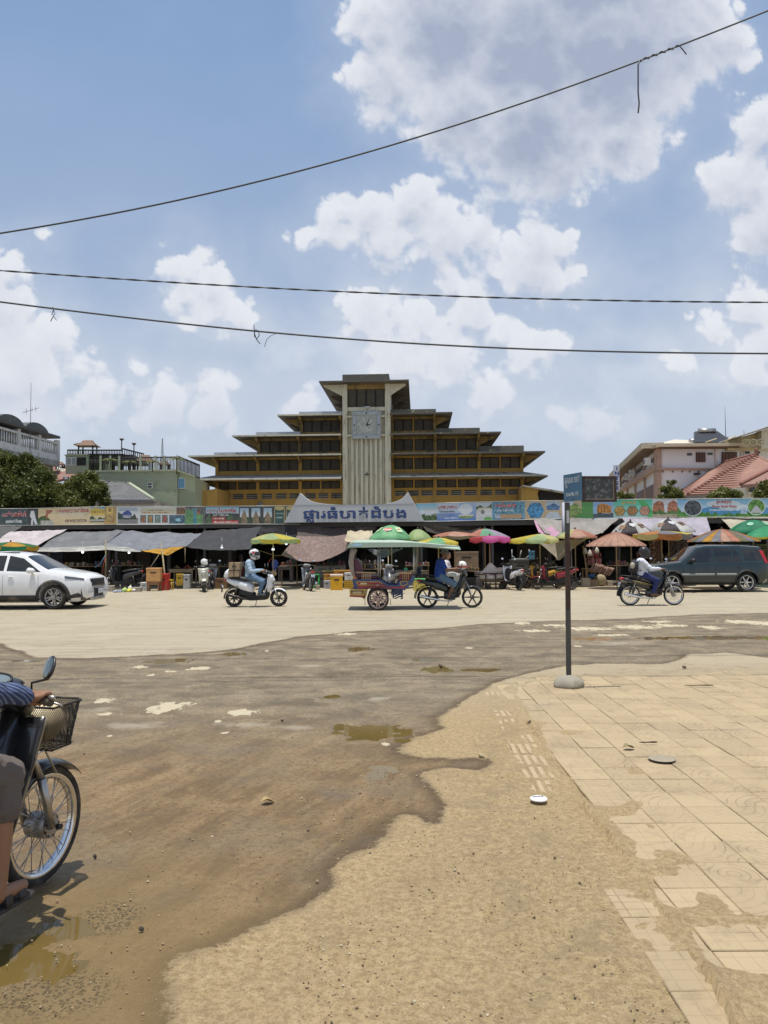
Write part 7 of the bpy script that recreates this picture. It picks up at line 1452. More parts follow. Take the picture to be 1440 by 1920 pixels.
def person(label, J, o, loc, rz=0, vox=.014, parent=None):
    """J: hip, sh, head (x,z), hands, knees, ankles as (x,y,z); o: colours and garments"""
    r = empty('person', label, 'person', loc, rz); sk = o.get('skin', SKIN); hp = Vector((J['hip'][0], 0, J['hip'][1])); sh = Vector((J['sh'][0], 0, J['sh'][1])); hd = Vector((J['head'][0], 0, J['head'][1])); k = o.get('fat', 1.0)
    body = [('e', hp, (.13*k, .155*k, .12)), ('c', hp+Vector((0, 0, .03)), hp.lerp(sh, .55), .115*k, .12*k), ('c', hp.lerp(sh, .5), sh-Vector((0, 0, .07)), .12*k, .12), ('e', hp.lerp(sh, .78), (.105*k, .165, .13)), ('c', sh, hd-Vector((.01, 0, .08)), .055, .05),
            ('e', hd+Vector((0, 0, .015)), (.098, .078, .112)), ('e', hd+Vector((.035, 0, -.05)), (.062, .055, .06)), ('c', hd+Vector((.092, 0, .0)), hd+Vector((.112, 0, -.03)), .010, .015), ('e', hd+Vector((.088, 0, -.062)), (.014, .026, .012)), ('e', hd+Vector((-.01, .078, -.01)), (.018, .012, .03)), ('e', hd+Vector((-.01, -.078, -.01)), (.018, .012, .03))]
    sl, shirt, pants, shoes = o.get('sleeve', 'long'), [], [], []
    shirt += [('c', hp+Vector((0, 0, -.03)), hp.lerp(sh, .55), .145*k, .135*k), ('e', hp+Vector((0, 0, .0)), (.15*k, .175*k, .10)), ('e', hp.lerp(sh, .45), (.135*k, .165*k, .14)), ('e', hp.lerp(sh, .78), (.122*k, .185, .15)), ('c', hp.lerp(sh, .5), sh-Vector((0, 0, .07)), .135*k, .125)]
    pants += [('e', hp-Vector((0, 0, .02)), (.15*k, .17*k, .12))]
    for s in (-1, 1):
        S = sh+Vector((.0, s*.185, -.045)); H = Vector((J['hand'][0], s*J['hand'][1], J['hand'][2])); wr = H+Vector((-.075, -s*.01, .03)) if not o.get('flip') else H
        if J.get('hand2') and s == 1: H = Vector(J['hand2']); wr = H+Vector((-.07, 0, .02))
        E = ik(S, wr, .29, .26, (-.3, s*.5, -1)); body += [('c', S, E, .050, .040), ('c', E, wr, .040, .026), ('c', wr, H+Vector((-.03, 0, .02)), .026, .026)]; hand(body, H, s)
        body.append(('c', sh+Vector((0, s*.05, -.02)), S, .06, .055))
        shirt += [('c', sh+Vector((0, s*.06, -.04)), S, .075, .07)]
        if sl == 'long': shirt += [('c', S, E, .068, .056), ('c', E, E.lerp(wr, .93), .056, .042), ('e', E, (.06, .06, .065))]
        else: shirt += [('c', S, S.lerp(E, .62), .074, .070)]
        hj = hp+Vector((.02, s*.09, -.02)); K = Vector((J['knee'][0], s*J['knee'][1], J['knee'][2])); A = Vector((J['ank'][0], s*J['ank'][1], J['ank'][2]))
        body += [('c', hj, K, .085*k, .058), ('c', K, K.lerp(A, .4), .052, .056), ('c', K.lerp(A, .4), A, .054, .036), ('c', A, A+Vector((-.03, 0, -.05)), .036, .034), ('c', A+Vector((-.03, 0, -.05)), A+Vector((.13, s*.01, -.065)), .036, .026)]
        if o.get('shorts'): pants += [('c', hj, K+Vector((.01, 0, 0)), .105*k, .088), ('c', K, K.lerp(A, o['shorts']), .086, .080)]
        else: pants += [('c', hj, K, .102*k, .078), ('e', K, (.08, .08, .08)), ('c', K, A+Vector((-.005, 0, .02)), .074, .058)]
        shoes += [('c', A+Vector((-.045, 0, -.055)), A+Vector((.15, s*.012, -.07)), .043, .034), ('e', A+Vector((.04, 0, -.04)), (.08, .04, .035))]
    blob('body', body, vox, sk, r, 3)
    blob('shirt', shirt, vox*1.15, o['shirt'], r, 3, .028)
    for p_, nme in ((pants, 'trousers'),): blob(nme if not o.get('shorts') else 'shorts', p_, vox*1.15, o['pants'], r, 3, .025)
    sb = MB()
    if o.get('shoe'): blob('shoes', shoes, vox, o['shoe'], r, 2)
    for s in (-1, 1): MB().ell(hd+Vector((.085, s*.032, .012)), (.014, .016, .010), 8).build('eye', mat('eye_dark', (.02, .015, .012), .15), r)
    if o.get('hair'): blob('hair', [('e', hd+Vector((-.022, 0, .035)), (.105, .09, .105)), ('e', hd+Vector((-.05, 0, -.03)), (.065, .075, .07))], .012, mat('hair_black', (.012, .010, .009), .5), r, 2)
    if o.get('hat'):
        b = MB(); b.lathe([(.001, .155), (.05, .15), (.085, .125), (.098, .05), (.104, .03), (.165, .0), (.172, -.008), (.165, -.010), (.104, .02), (.09, .02), (.001, .02)], hd+Vector((0, 0, .015)), 'z', 20); b.build('hat', o['hat'], r); MB().ell(hd+Vector((.088, 0, .012)), (.018, .07, .016), 10).build('sunglasses', BLACK, r)
    if o.get('helmet'):
        blob('helmet', [('e', hd+Vector((-.01, 0, .03)), (.145, .125, .135)), ('c', hd+Vector((.0, 0, -.05)), hd+Vector((.085, 0, -.075)), .115, .072)], .012, o['helmet'], r, 4)
        MB().body([(hd.z-.035, hd.x+.04, .108, .118), (hd.z+.03, hd.x+.045, .112, .119), (hd.z+.075, hd.x+.03, .10, .108)], 20, 2.1, axis='z').build('visor', glassy('visor_dark', (.012, .012, .015)), r)
        if o.get('splash'):
            b = MB()
            for kk in range(8): a = kk*math.pi/4; b.add([hd+Vector((-.01+.02*math.cos(a+.5), -.134, .05+.02*math.sin(a+.5))), hd+Vector((-.01+.02*math.cos(a-.5), -.134, .05+.02*math.sin(a-.5))), hd+Vector((-.01+.07*math.cos(a), -.128, .05+.07*math.sin(a)))], [(0,2,1)])
            b.cyl(hd+Vector((-.01, -.13, .05)), hd+Vector((-.01, -.136, .05)), .03, n=10); b.build('helmet_splash', mat('splash_red', (.5, .02, .02), .4), r)
            MB().tube([hd+Vector((-.13, -.05, .0)), hd+Vector((-.07, -.115, -.045)), hd+Vector((.04, -.12, -.075)), hd+Vector((.12, -.08, -.09))], .012, 6).build('helmet_stripe', BLACK, r)
    return r
def fabric(name, c, stripes=None, var=.18, bump=.5, sc_=9):
    m = mat('fabric_'+name, c, .85, var=var, scale=5, bump=bump*1.6, bscale=sc_)
    if stripes:
        t = NT(m.node_tree); b = t.n['Principled BSDF']; co = t.new('ShaderNodeTexCoord').outputs['Object']; ax, fq, col = stripes
        s = t.n.new('ShaderNodeSeparateXYZ'); t.l.new(co, s.inputs[0]); v = s.outputs[ax] if isinstance(ax, int) else t.vm('DOT_PRODUCT', co, ax)
        f = t.m('FRACT', t.m('MULTIPLY', v, fq)); q = t.mr(t.m('ABSOLUTE', t.m('SUBTRACT', f, .5)), .30, .36); k = t.mix(q, b.inputs['Base Color'].links[0].from_socket, col); t.l.new(k, b.inputs['Base Color'])
    return m
DENIM = fabric('denim', (.10, .17, .27)); DENIML = fabric('light_denim', (.30, .40, .50), sc_=14)
def gpos(px, Y): p = P(px, 1027, Y); return (p.x, Y, 0)
LQ = dict(knee=(.10, .17, .66), ank=(-.04, .16, .33))
# white scooter with helmeted rider
g = gpos(481, 21.35)
moto('scooter', 'white step through scooter ridden by the person in pale denim', 'scooter', g, 0, ('white', (.72, .73, .76), .25, .3), 'cast5', accent=('black_gloss', (.02, .02, .022)), cat='scooter')
person('rider in pale denim shirt, jeans and white helmet with red splash on the white scooter', dict(hip=(-.17, .88), sh=(-.20, 1.30), head=(-.06, 1.49), hand=(.225, .29, 1.00), knee=(.20, .14, .70), ank=(.12, .13, .42)),
       dict(fat=1.08, shirt=DENIML, pants=DENIM, helmet=mat('helmet_white', (.7, .7, .7), .25, dirt=(.08, .08, .08), dscale=9, dlo=.52, dhi=.56), splash=1, shoe=mat('shoe_grey', (.10, .11, .13), .8)), g)
b = empty('carton', 'pair of strapped brown cartons on the tail of the white scooter', 'carton', (g[0]-.62, g[1], .86)); MB().bx(-.15, .15, -.17, .17, 0, .17).build('lower_carton', mat('cardboard', (.36, .26, .16), .85), b); MB().bx(-.14, .17, -.16, .18, .172, .40).build('upper_carton', mat('cardboard', (0, 0, 0)), b, bevel=.008); MB().bx(-.155, .175, -.175, .185, .165, .185).bx(.0, .02, -.178, -.161, 0, .41).build('strap', BLACK, b)
text('M2', .015, .26, .09, BLACK, b, 'print_mark', -.163, .02, align='CENTER')
MB().body([(-.30, .02, .03, .06), (-.25, .06, .10, .14), (-.15, .10, .14, .17), (-.12, .08, .1, .12)], 14, 2.4).build('tail_box', paint('white', (0, 0, 0)), b)
# tuk tuk
def tuktuk():
    F = Frame(P(708, 1027, 20.45).xy.to_3d(), 0); r = empty('tuk_tuk_trailer', 'painted wooden passenger trailer with pale green roof pulled by the black motorbike', 'tuk tuk', F.o, 0)
    u5 = lambda a, b: (640+a/9, 980+b/9); u7 = lambda a, b: (560+a/4, 960+b/4); N = -.6
    q5 = lambda L: F.pts([u5(*p) for p in L], N); q7 = lambda L: F.pts([u7(*p) for p in L], N)
    BL, RD, YE, MR = paint('tuk_blue', (.03, .06, .17), .35), paint('tuk_red', (.30, .02, .04), .35), paint('tuk_yellow', (.55, .38, .08), .4), mat('maroon_vinyl', (.10, .02, .045), .4)
    side = [(185,955),(660,960),(740,1010),(800,1050),(950,1055),(985,970),(1050,985),(1150,985),(1205,885),(1250,895),(1225,990),(1130,1090),(1060,1150),(1035,1122),(265,1115),(200,1050)]
    for y in (-.6, .56): MB().prism(q5(side), y, y+.04).build('side_panel', BL, r)
    MB().prism(q5([(250,1000),(640,1005),(690,1030),(790,1082),(1085,1075),(1065,1108),(290,1108)]), -.615, -.601).build('red_panel', RD, r)
    for L in ([(245,995),(640,998),(700,1035)], [(250,1005),(290,1050),(560,1055)], [(990,1030),(1020,990),(1130,985),(1105,1040),(1040,1068),(990,1030)]):
        pts = q5(L); MB().tube([(a, -.622, z) for a, z in pts], .012, 5).build('yellow_trim', YE, r)
    MB().prism(q5([(320,1015),(430,1015),(430,1040),(320,1040)]), -.628, -.616).build('name_strip', mat('cream_print', (.6, .5, .3), .5), r)
    MB().prism(q5([(200,1090),(1040,1090),(1040,1120),(200,1120)]), -.56, .56).build('floor', BL, r); MB().prism(q5([(185,955),(215,955),(230,1110),(200,1060)]), -.56, .56).build('rear_panel', RD, r)
    for y in (-.62, .45):
        MB().prism(q5([(140,1122),(435,1122),(405,1285),(330,1262),(140,1250)]), y, y+.16).build('rear_box', YE, r); 
    MB().prism(q5([(142,1220),(400,1235),(400,1280),(330,1258),(142,1248)]), -.63, -.621).build('red_strip', RD, r); MB().prism(q5([(165,1145),(375,1145),(360,1200),(165,1200)]), -.632, -.621).build('carved_panel', mat('dark_red_panel', (.12, .02, .02), .5), r)
    b = MB(); [b.ell((*q5([(205+k*26, 1178)])[0][:1], -.635, q5([(205+k*26, 1178)])[0][1]), (.03, .012, .035), 8) for k in range(6)]; b.build('carving', mat('carving_cream', (.5, .4, .25), .6), r)
    cx, cz = F.at(*u5(618, 1295), -.62); R_ = cz+.005
    for y in (-.66, .66):
        w = wheel(r, cx, R_, R_, 'tuk', y, w=.05, sw=.06, rimm=mat('tuk_rim', (.42, .30, .27), .35, .6)); 
    for y, s in ((-.66, -1), (.66, 1)):
        def f(uu, v, y=y): a = R(8)+R(172)*uu; return (cx+(R_+.09)*math.cos(a), y+(v-.5)*.16, R_+(R_+.09)*math.sin(a))
        MB().sheet(f, 16, 2).build('wheel_fender', mat('fender_brown', (.09, .055, .05), .35, coat=.4), r, solid=.008)
    MB().cyl((cx, -.7, R_), (cx, .7, R_), .025, n=8).build('axle', DARKSTEEL, r)
    # roof: gently curved sheet with rounded ends
    rp = F.pts([u7(a, b_) for a, b_ in [(365,268),(395,226),(430,213),(850,216),(1195,256),(1200,263),(850,262)]], -.0)
    x0, x1 = rp[0][0], rp[4][0]; zb = rp[0][1]; zt = rp[2][1]
    def f(uu, v):
        x = x0+(x1-x0)*uu; t = min(1, uu/.08); z = zb+(zt-zb)*math.sin(t*math.pi/2)*(1-.0*uu); z -= (zt-rp[4][1])*max(0, (uu-.45)/.55); y = (v-.5)*1.42; return (x, y, z-.10*abs(v-.5)**2*4*(1 if uu > .04 else .2))
    RG = mat('roof_green', (.36, .46, .37), .5, var=.06, dirt=(.28, .33, .27), dscale=2); MB().sheet(f, 30, 10).build('roof', RG, r, solid=.02)
    MB().prism(F.pts([u7(a, b_) for a, b_ in [(368,268),(398,228),(850,228),(1195,256),(1200,263),(850,262)]], -.71), -.73, -.70).build('roof_side', RG, r)
    MB().prism(F.pts([u7(a, b_) for a, b_ in [(385,258),(425,236),(475,240),(475,256)]], -.74), -.738, -.731).build('roof_sticker', mat('sticker_blue', (.35, .55, .68), .4), r)
    for px, y0, y1 in ((620,1000,430),(656,950,430)):
        for y in (-.52, .5): a = F.at(*u5(px, y0), y); c = F.at(*u5(px, y1), y); MB().cyl((a[0], y, a[1]), (c[0], y, c[1]), .018, n=8).build('roof_post', STEEL, r)
    for a_, y in ((862, -.55), (884, .5), (870, -.3)): a = F.at(*u7(a_, 262), y); c = F.at(*u7(a_, 480), y); MB().cyl((a[0], y, a[1]), (c[0], y, c[1]), .018, n=8).build('roof_post', STEEL, r)
    for y in (-.56, .5):
        pts = F.pts([u5(*p) for p in [(215,440),(180,540),(165,660),(180,800),(225,930)]], y); MB().tube([(a, y, z) for a, z in pts], [.10, .07, .075, .06, .03], 12).build('curtain_roll', cloth_mat('grey_curtain', (.36, .30, .26), .9, .1), r)
    MB().prism(q5([(190,870),(275,945),(200,955)]), -.61, -.56).build('corner_gusset', mat('tuk_orange', (.42, .16, .06), .5), r)
    MB().prism(q5([(200,620),(265,612),(305,660),(345,770),(355,850),(340,960),(205,960)]), -.5, .5).build('seat_back', MR, r, bevel=.04); MB().prism(q5([(340,895),(640,895),(640,955),(340,960)]), -.5, .5).build('seat', MR, r, bevel=.03); MB().prism(q5([(1000,890),(1150,890),(1140,975),(1010,975)]), -.45, .45).build('front_bench', MR, r, bevel=.02)
    WD = mat('varnished_wood', (.42, .27, .15), .4)
    for (a, c, dz) in (((245, 838), (590, 850), 0), ((960, 848), (1188, 850), 0)):
        p, q = q5([a, c]); MB().cyl((p[0], -.58, p[1]), (q[0], -.58, q[1]), .022 if a[0] < 500 else .034, n=10).build('armrest', WD, r)
        n = 6 if a[0] < 500 else 4
        for k in range(n): x = p[0]+(q[0]-p[0])*(.3 if n == 6 else .35)+(q[0]-p[0])*(.42 if n == 6 else .4)*k/(n-1); zb_ = q5([(0, 975)])[0][1]; MB().lathe([(.006, zb_), (.014, zb_+.03), (.006, zb_+.07), (.015, zb_+.10), (.006, p[1]-.02)], (x, -.58, 0), 'z', 8).build('spindle', WD, r)
    MB().prism(q5([(1000,862),(1195,862),(1145,985),(985,965),(950,960)]), -.56, -.54).build('bench_side', mat('tuk_darkred', (.14, .02, .02), .5), r)
    b = MB(); bars = [((830,1125),(1030,1125)), ((1030,1125),(1030,1290)), ((880,1125),(880,1285)), ((900,1285),(1030,1235)), ((1000,1285),(1030,1285)), ((840,1215),(880,1215))]
    for a, c in bars: p, q = q5([a, c]); b.cyl((p[0], -.5, p[1]), (q[0], -.5, q[1]), .018, n=6); b.cyl((p[0], .3, p[1]), (q[0], .3, q[1]), .018, n=6)
    b.build('step_frame', BL, r); MB().prism(q5([(845,1130),(1025,1130),(1025,1210),(880,1240),(845,1190)]), -.3, -.25).build('step_panel', BL, r)
    for x in (398, 833): p, q = q5([(x, 1280), (x, 1395)]); MB().cyl((p[0], -.55, p[1]), (q[0], -.55, q[1]), .009, n=6).build('prop_leg', STEEL, r)
    p = q5([(1235, 900)])[0]; MB().cyl((p[0], 0, p[1]), (p[0]+.55, 0, p[1]-.02), .025, n=8).cyl((p[0], -.5, p[1]), (p[0], .5, p[1]), .025, n=8).build('tow_bar', DARKSTEEL, r)
tuktuk()
g = gpos(842.5, 20.45)
moto('motorbike', 'black motorbike with cast wheels and chrome exhaust towing the tuk tuk trailer', 'underbone', g, 0, ('dark_green_black', (.012, .020, .018), .2, .3), 'cast', helmet=None)
person('tuk tuk driver in royal blue T-shirt, denim shorts and grey bucket hat', dict(hip=(-.26, .86), sh=(-.24, 1.30), head=(-.13, 1.49), hand=(.235, .29, .99), **LQ),
       dict(shirt=fabric('royal_blue', (.012, .05, .26)), pants=fabric('blue_shorts', (.10, .16, .24)), sleeve='short', shorts=.12, hat=fabric('hat_grey', (.13, .14, .14)), skin=SKIND, fat=1.14, shoe=mat('sandal_dark', (.05, .045, .04), .8)), g)
h = blob('helmet', [('e', (0, 0, .03), (.13, .12, .12))], .012, mat('helmet_cream', (.72, .70, .66), .25), None, 2); h.location = (g[0]+.33, g[1]-.12, 1.13); reg(h, 'cream helmet with a red rim hooked on the tuk tuk motorbike handlebar', 'helmet')
hb = MB().lathe([(.125, -.03), (.138, -.03), (.14, .005), (.128, .012)], (0, 0, 0), 'z', 20, closed=True).build('red_rim', mat('rim_red', (.30, .02, .02), .3), h); MB().ell((.12, 0, -.02), (.07, .09, .012), 12).build('peak', mat('rim_red', (0, 0, 0)), h)
# right motorbike
g = gpos(1220, 20.85)
mb_ = moto('motorbike', 'black motorbike with wire wheels and yellow graphics ridden with a backpack', 'underbone', g, 0, ('black_gloss', (.02, .02, .022)), 'wire')
MB().tube([(-.55, -.135, .69), (-.25, -.145, .63), (.0, -.125, .56)], .007, 5).tube([(-.45, -.14, .645), (-.15, -.14, .57)], .005, 5).build('yellow_graphic', paint('tuk_yellow', (0, 0, 0)), mb_)
person('rider in white shirt, navy trousers and black helmet at the right', dict(hip=(-.24, .86), sh=(-.28, 1.27), head=(-.18, 1.47), hand=(.235, .29, .99), knee=(.10, .15, .70), ank=(.0, .15, .36)),
       dict(shirt=fabric('white_shirt', (.62, .64, .70), var=.06), pants=fabric('navy', (.02, .03, .12)), helmet=mat('helmet_black', (.025, .025, .028), .35), shoe=SKIND, skin=SKIND), g)
r = empty('backpack', 'black backpack with a beige side pocket worn by the rider in the white shirt', 'backpack', (g[0]-.47, g[1], 1.08)); blob('pack', [('e', (0, 0, .0), (.11, .15, .19)), ('e', (-.06, 0, -.08), (.10, .13, .11))], .015, fabric('pack_black', (.03, .03, .035)), r, 2); blob('pocket', [('e', (-.08, -.1, .03), (.07, .06, .09))], .012, fabric('beige_cloth', (.42, .38, .30)), r, 2)
for s in (-1, 1): MB().tube([(.05, s*.10, .12), (.18, s*.12, .20), (.30, s*.12, .12), (.27, s*.13, -.05), (.1, s*.13, -.12)], .012, 6).build('shoulder_strap', BLACK, r)
# parked two-wheelers (photo px, depth, heading)
PK = [('scooter', 'cream retro scooter with a helmet on its handlebar, parked nose to the road', 'scooter', 383, 29.2, -75, ('cream', (.58, .56, .46), .3), 'retro'),
      ('scooter', 'black maxi scooter parked in the shade behind the white car', 'scooter', 228, 30.6, 175, ('graphite', (.03, .03, .033), .3), 'cast5'),
      ('motorbike', 'pale parked motorbike half hidden behind the cream scooter', 'underbone', 395, 31.2, 95, ('pale_grey', (.3, .3, .3), .3), 'wire'),
      ('motorbike', 'silver and black motorbike parked tail to the road left of the green stool', 'underbone', 576, 29.4, 108, ('silver', (.22, .22, .23), .3), 'wire'),
      ('motorbike', 'silver motorbike parked tail to the road, seen through the tuk tuk', 'underbone', 733, 27.5, 112, ('silver', (0, 0, 0)), 'wire'),
      ('scooter', 'white and black scooter parked right of the white sheeting cart', 'scooter', 957, 28.9, 108, ('white', (0, 0, 0)), 'cast5'),
      ('scooter', 'dark red scooter parked beside the yellow one', 'scooter', 1038, 28.6, 160, ('dark_red', (.22, .01, .02), .2), 'cast5'),
      ('scooter', 'golden yellow scooter behind the dark red one', 'scooter', 1015, 29.6, 150, ('golden', (.60, .33, .04), .25), 'cast5'),
      ('motorbike', 'black motorbike parked between the rider with the backpack and the stalls', 'underbone', 1228, 27.5, 60, ('graphite', (0, 0, 0)), 'wire')]
for nm, lb, kd, px, Y, az, c, stl in PK:
    moto(nm, lb, kd, gpos(px, Y), R(az), c, stl, lean=R(3), cat=nm, helmet=('helmet_pale', (.66, .66, .64), .3) if 'cream retro' in lb else None)
# ------------------------------------------------------------------ cars
def lerp_t(T, x): return float(np.interp(x, [a for a, _ in T], [b for _, b in T]))
def car(label, c, loc, rz, cat='car'):
    r = empty('car', label, cat, loc, rz); W = c['W']/2; top, belt = c['top'], c['belt']; fx, rx, R_ = c['fx'], c['rx'], c['R']; X0, X1 = top[0][0], top[-1][0]; pm = c['paint']
    def Wx(x): return W*(1-.13*max(0, (x-(X1-.75))/.75)**2.2-.09*max(0, ((X0+.45)-x)/.45)**2.2)
    def zb(x): return c['zb']+.12*max(0, (x-(X1-.35))/.35)**2+.14*max(0, ((X0+.3)-x)/.3)**2
    def ring(x):
        zt, w, b0 = lerp_t(top, x), Wx(x), zb(x); zB = min(lerp_t(belt, x), zt-.03); g = max(0, zt-zB-.03); wr = w*(.965-.30*min(1, g/.55))
        return [(0, b0), (w*.82, b0), (w*.95, b0+.10), (w, min(.52, zB-.1)), (w*.985, zB-.04), (w*.965, zB), ((w*.96+wr)/2+.012, (zB+zt-.05)/2), (wr, zt-.035), (wr*.86, zt-.005), (wr*.4, zt+.018), (0, zt+.02)]
    def ys(x, z): q = ring(x); zz = [p[1] for p in q[1:8]]; return float(np.interp(z, zz, [p[0] for p in q[1:8]]))
    def zt_(x, y): q = ring(x); return float(np.interp(abs(y), [p[0] for p in q[:6:-1]], [p[1] for p in q[:6:-1]]))
    xs = np.unique(np.concatenate([np.linspace(X0, X1, 56), [a for a, _ in top]])); rings = []
    for x in xs: q = ring(x); rings.append([(x, y, z) for y, z in q]+[(x, -y, z) for y, z in q[-2:0:-1]])
    o = MB().loft(rings).build('tmp', pm); cut = MB()
    for ax in (fx, rx): cut.cyl((ax, -W-.2, R_+.01), (ax, -W+.32, R_+.01), R_+.055, n=28).cyl((ax, W-.32, R_+.01), (ax, W+.2, R_+.01), R_+.055, n=28)
    co = cut.build('cut', BLACK); q = o.modifiers.new('b', 'BOOLEAN'); q.object = co; q.solver = 'EXACT'; q.operation = 'DIFFERENCE'; bd = ev(o, 'body', r); bpy.data.objects.remove(co)
    for k in range(len(bd.data.polygons)):
        pass
    q = bd.modifiers.new('e', 'EDGE_SPLIT'); q.split_angle = R(38)
    def patch(name, P4, m, off=.006, s=1, nu=8, nv=5, parent=None, solid=0):   # corner (x,z) order: bl, br, tr, tl on the flank
        def f(u, v): x = (P4[0][0]*(1-u)+P4[1][0]*u)*(1-v)+(P4[3][0]*(1-u)+P4[2][0]*u)*v; z = (P4[0][1]*(1-u)+P4[1][1]*u)*(1-v)+(P4[3][1]*(1-u)+P4[2][1]*u)*v; return (x, s*(ys(x, z)+off), z)
        return MB().sheet(f, nu, nv).build(name, m, parent or r, solid=solid)
    GL = glassy('car_glass', (.012, .014, .016), .03); TR = mat('car_trim', (.025, .025, .026), .6, dirt=(.14, .12, .09), dscale=3)
    for s in (-1, 1):
        for w in c['win']: patch('window', w, GL, .006, s)
        for w in c.get('clad', []): patch('cladding', w, TR, .010, s, solid=.006)
        for w in c.get('strip', []): patch('side_strip', w, mat('strip_grey', (.27, .29, .30), .5), .014, s, 10, 2, solid=.01)
        for ax in (fx, rx):
            def f(u, v, ax=ax, s=s): a = R(-12)+R(204)*u; q = R_+.045+v*c.get('flare', .085); x = ax+q*math.cos(a); z = max(c['zb'], R_+q*math.sin(a)); return (x, s*(ys(min(max(x, X0+.02), X1-.02), z)+.016-.012*v), z)
            MB().sheet(f, 20, 2).build('wheel_arch', TR if c.get('flare') else pm, r, solid=.012)
            wheel(r, ax, R_, R_, c['rim'], s*(W-.14), w=.105, sw=.105, rimm=c['rimm'])
        for x, z0, z1 in c['gaps']: MB().tube([(x, s*(ys(x, z)+.001), z) for z in np.linspace(z0, z1, 8)], .004, 4).build('door_gap', BLACK, r)
        for x, z in c['handles']: MB().ell((x, s*(ys(x, z)+.018), z), (.095, .018, .018), 10).build('door_handle', pm, r)
        mx, mz = c['mir']; MB().body([(mx-.10, mz, .05, .07, s*(W+.09)), (mx-.04, mz+.01, .085, .11, s*(W+.10)), (mx+.04, mz, .075, .10, s*(W+.09)), (mx+.10, mz-.01, .03, .05, s*(W+.07))], 12, 2.5).cyl((mx, s*(W-.06), mz-.07), (mx, s*(W+.05), mz-.05), .025, n=8).build('wing_mirror', c.get('mirm', pm), r)
        patch('headlight', c['head'], mat('headlamp', (.12, .125, .13), .08, .4, coat=1), .010, s, 10, 4); patch('tail_light', c['tail'], mat('tail_red', (0, 0, 0)), .010, s, 6, 5)
        MB().cyl((c['rail'][0], s*W*.62, lerp_t(top, c['rail'][0])+.03), (c['rail'][1], s*W*.62, lerp_t(top, c['rail'][1])+.03), .014, n=6).build('roof_rail', TR, r)
    for nm, (a, b_) in c['screens'].items():
        def f(u, v, a=a, b_=b_): x = a+(b_-a)*v; q = ring(x); wy = q[7][0]*.93; y = (u-.5)*2*wy; return (x, y, zt_(x, y)+.008)
        MB().sheet(f, 12, 8).build(nm, GL, r)
    # front: grille, bumper, plate, lower intake
    xn = X1
    def fr(name, y0, y1, z0, z1, m, d=.02, n=8, par=r):
        def f(u, v): y = y0+(y1-y0)*u; z = z0+(z1-z0)*v; return (xn+d-.22*(abs(y)/W)**2.6-.10*max(0, (z-.62))*1.2, y, z)
        return MB().sheet(f, n, 3).build(name, m, par, solid=.012)
    g = fr('grille', -W*.56, W*.56, c['gr'][0], c['gr'][1], BLACK, .028)
    for k in range(5): z = c['gr'][0]+(c['gr'][1]-c['gr'][0])*(k+.5)/5; fr('grille_bar', -W*.53, W*.53, z-.008, z+.008, DARKSTEEL if k else CHROME, .036, par=g)
    fr('bumper', -W*.93, W*.93, c['zb']+.04, c['bmp'], TR, .016); fr('skid_plate', -W*.6, W*.6, c['zb']+.02, c['zb']+.12, STEEL, .03)
    p = empty('number_plate', None, None, (xn+.055, 0, c['pl'])); p.parent = r; MB().bx(-.005, .005, -.19, .19, -.07, .07).build('plate_panel', mat('plate_white', (0, 0, 0)), p); text('2BH-6852', .007, -.035, .10, mat('plate_ink', (0, 0, 0)), p, 'lettering', 0, .02, rot=(R(90), 0, R(90)), ext=.0005, align='CENTER'); p.children[-1].location = (.007, 0, -.035)
    MB().bx(X0+.3, X1-.35, -W*.78, W*.78, c['zb']-.02, c['zb']+.1).build('underbody', BLACK, r)
    return r, ring
WHT = mat('pearl_white', (.74, .74, .74), .22, coat=.8, dirt=(.55, .52, .46), dscale=1.5, dlo=.6, dhi=1.0)
a = P(100, 1027, 20.75)
car('white crossover with black wheel arches entering from the left edge of the road', dict(W=1.825, paint=WHT, top=[(-2.23,.78),(-2.18,1.02),(-1.98,1.36),(-1.70,1.53),(-1.0,1.60),(-.3,1.61),(.15,1.57),(.42,1.50),(.75,1.31),(1.13,1.10),(1.5,1.05),(1.9,.97),(2.12,.87),(2.20,.72),(2.22,.5)],
    belt=[(-2.23,1.0),(-1.7,1.10),(-.5,1.05),(1.0,1.0),(2.2,.80)], zb=.21, fx=1.29, rx=-1.35, R=.345, rim='alloy', rimm=mat('alloy_grey', (.38, .37, .36), .3, .8), flare=.09,
    win=[[(-.02,1.08),(.93,1.045),(.38,1.42),(-.02,1.50)], [(-1.02,1.10),(-.10,1.08),(-.10,1.50),(-.95,1.51)], [(-1.65,1.15),(-1.10,1.11),(-1.03,1.49),(-1.5,1.44)]],
    clad=[[(-.9,.22),(.85,.22),(.85,.40),(-.9,.40)], [(1.74,.30),(2.1,.34),(1.98,.46),(1.78,.40)]], gaps=[(.88,.30,.98),(-.10,.3,1.04),(-1.05,.45,1.06)], handles=[(.12,.92),(-.85,.96)], mir=(.72,1.08), head=[(1.62,.86),(2.12,.80),(2.12,.86),(1.60,.93)], tail=[(-2.2,.85),(-1.9,.90),(-1.9,1.04),(-2.18,1.04)], rail=(-1.4,.2),
    screens={'windscreen': (1.10,.45), 'rear_window': (-1.75,-2.15)}, gr=(.60,.84), bmp=.56, pl=.52), (a.x-1.29, a.y+.9, 0), 0)
GRN = mat('dark_green_paint', (.006, .018, .020), .22, coat=.8, dirt=(.05, .05, .042), dscale=1.6, dlo=.55, dhi=1.0)
a = P(1400, 1027, 26.3)
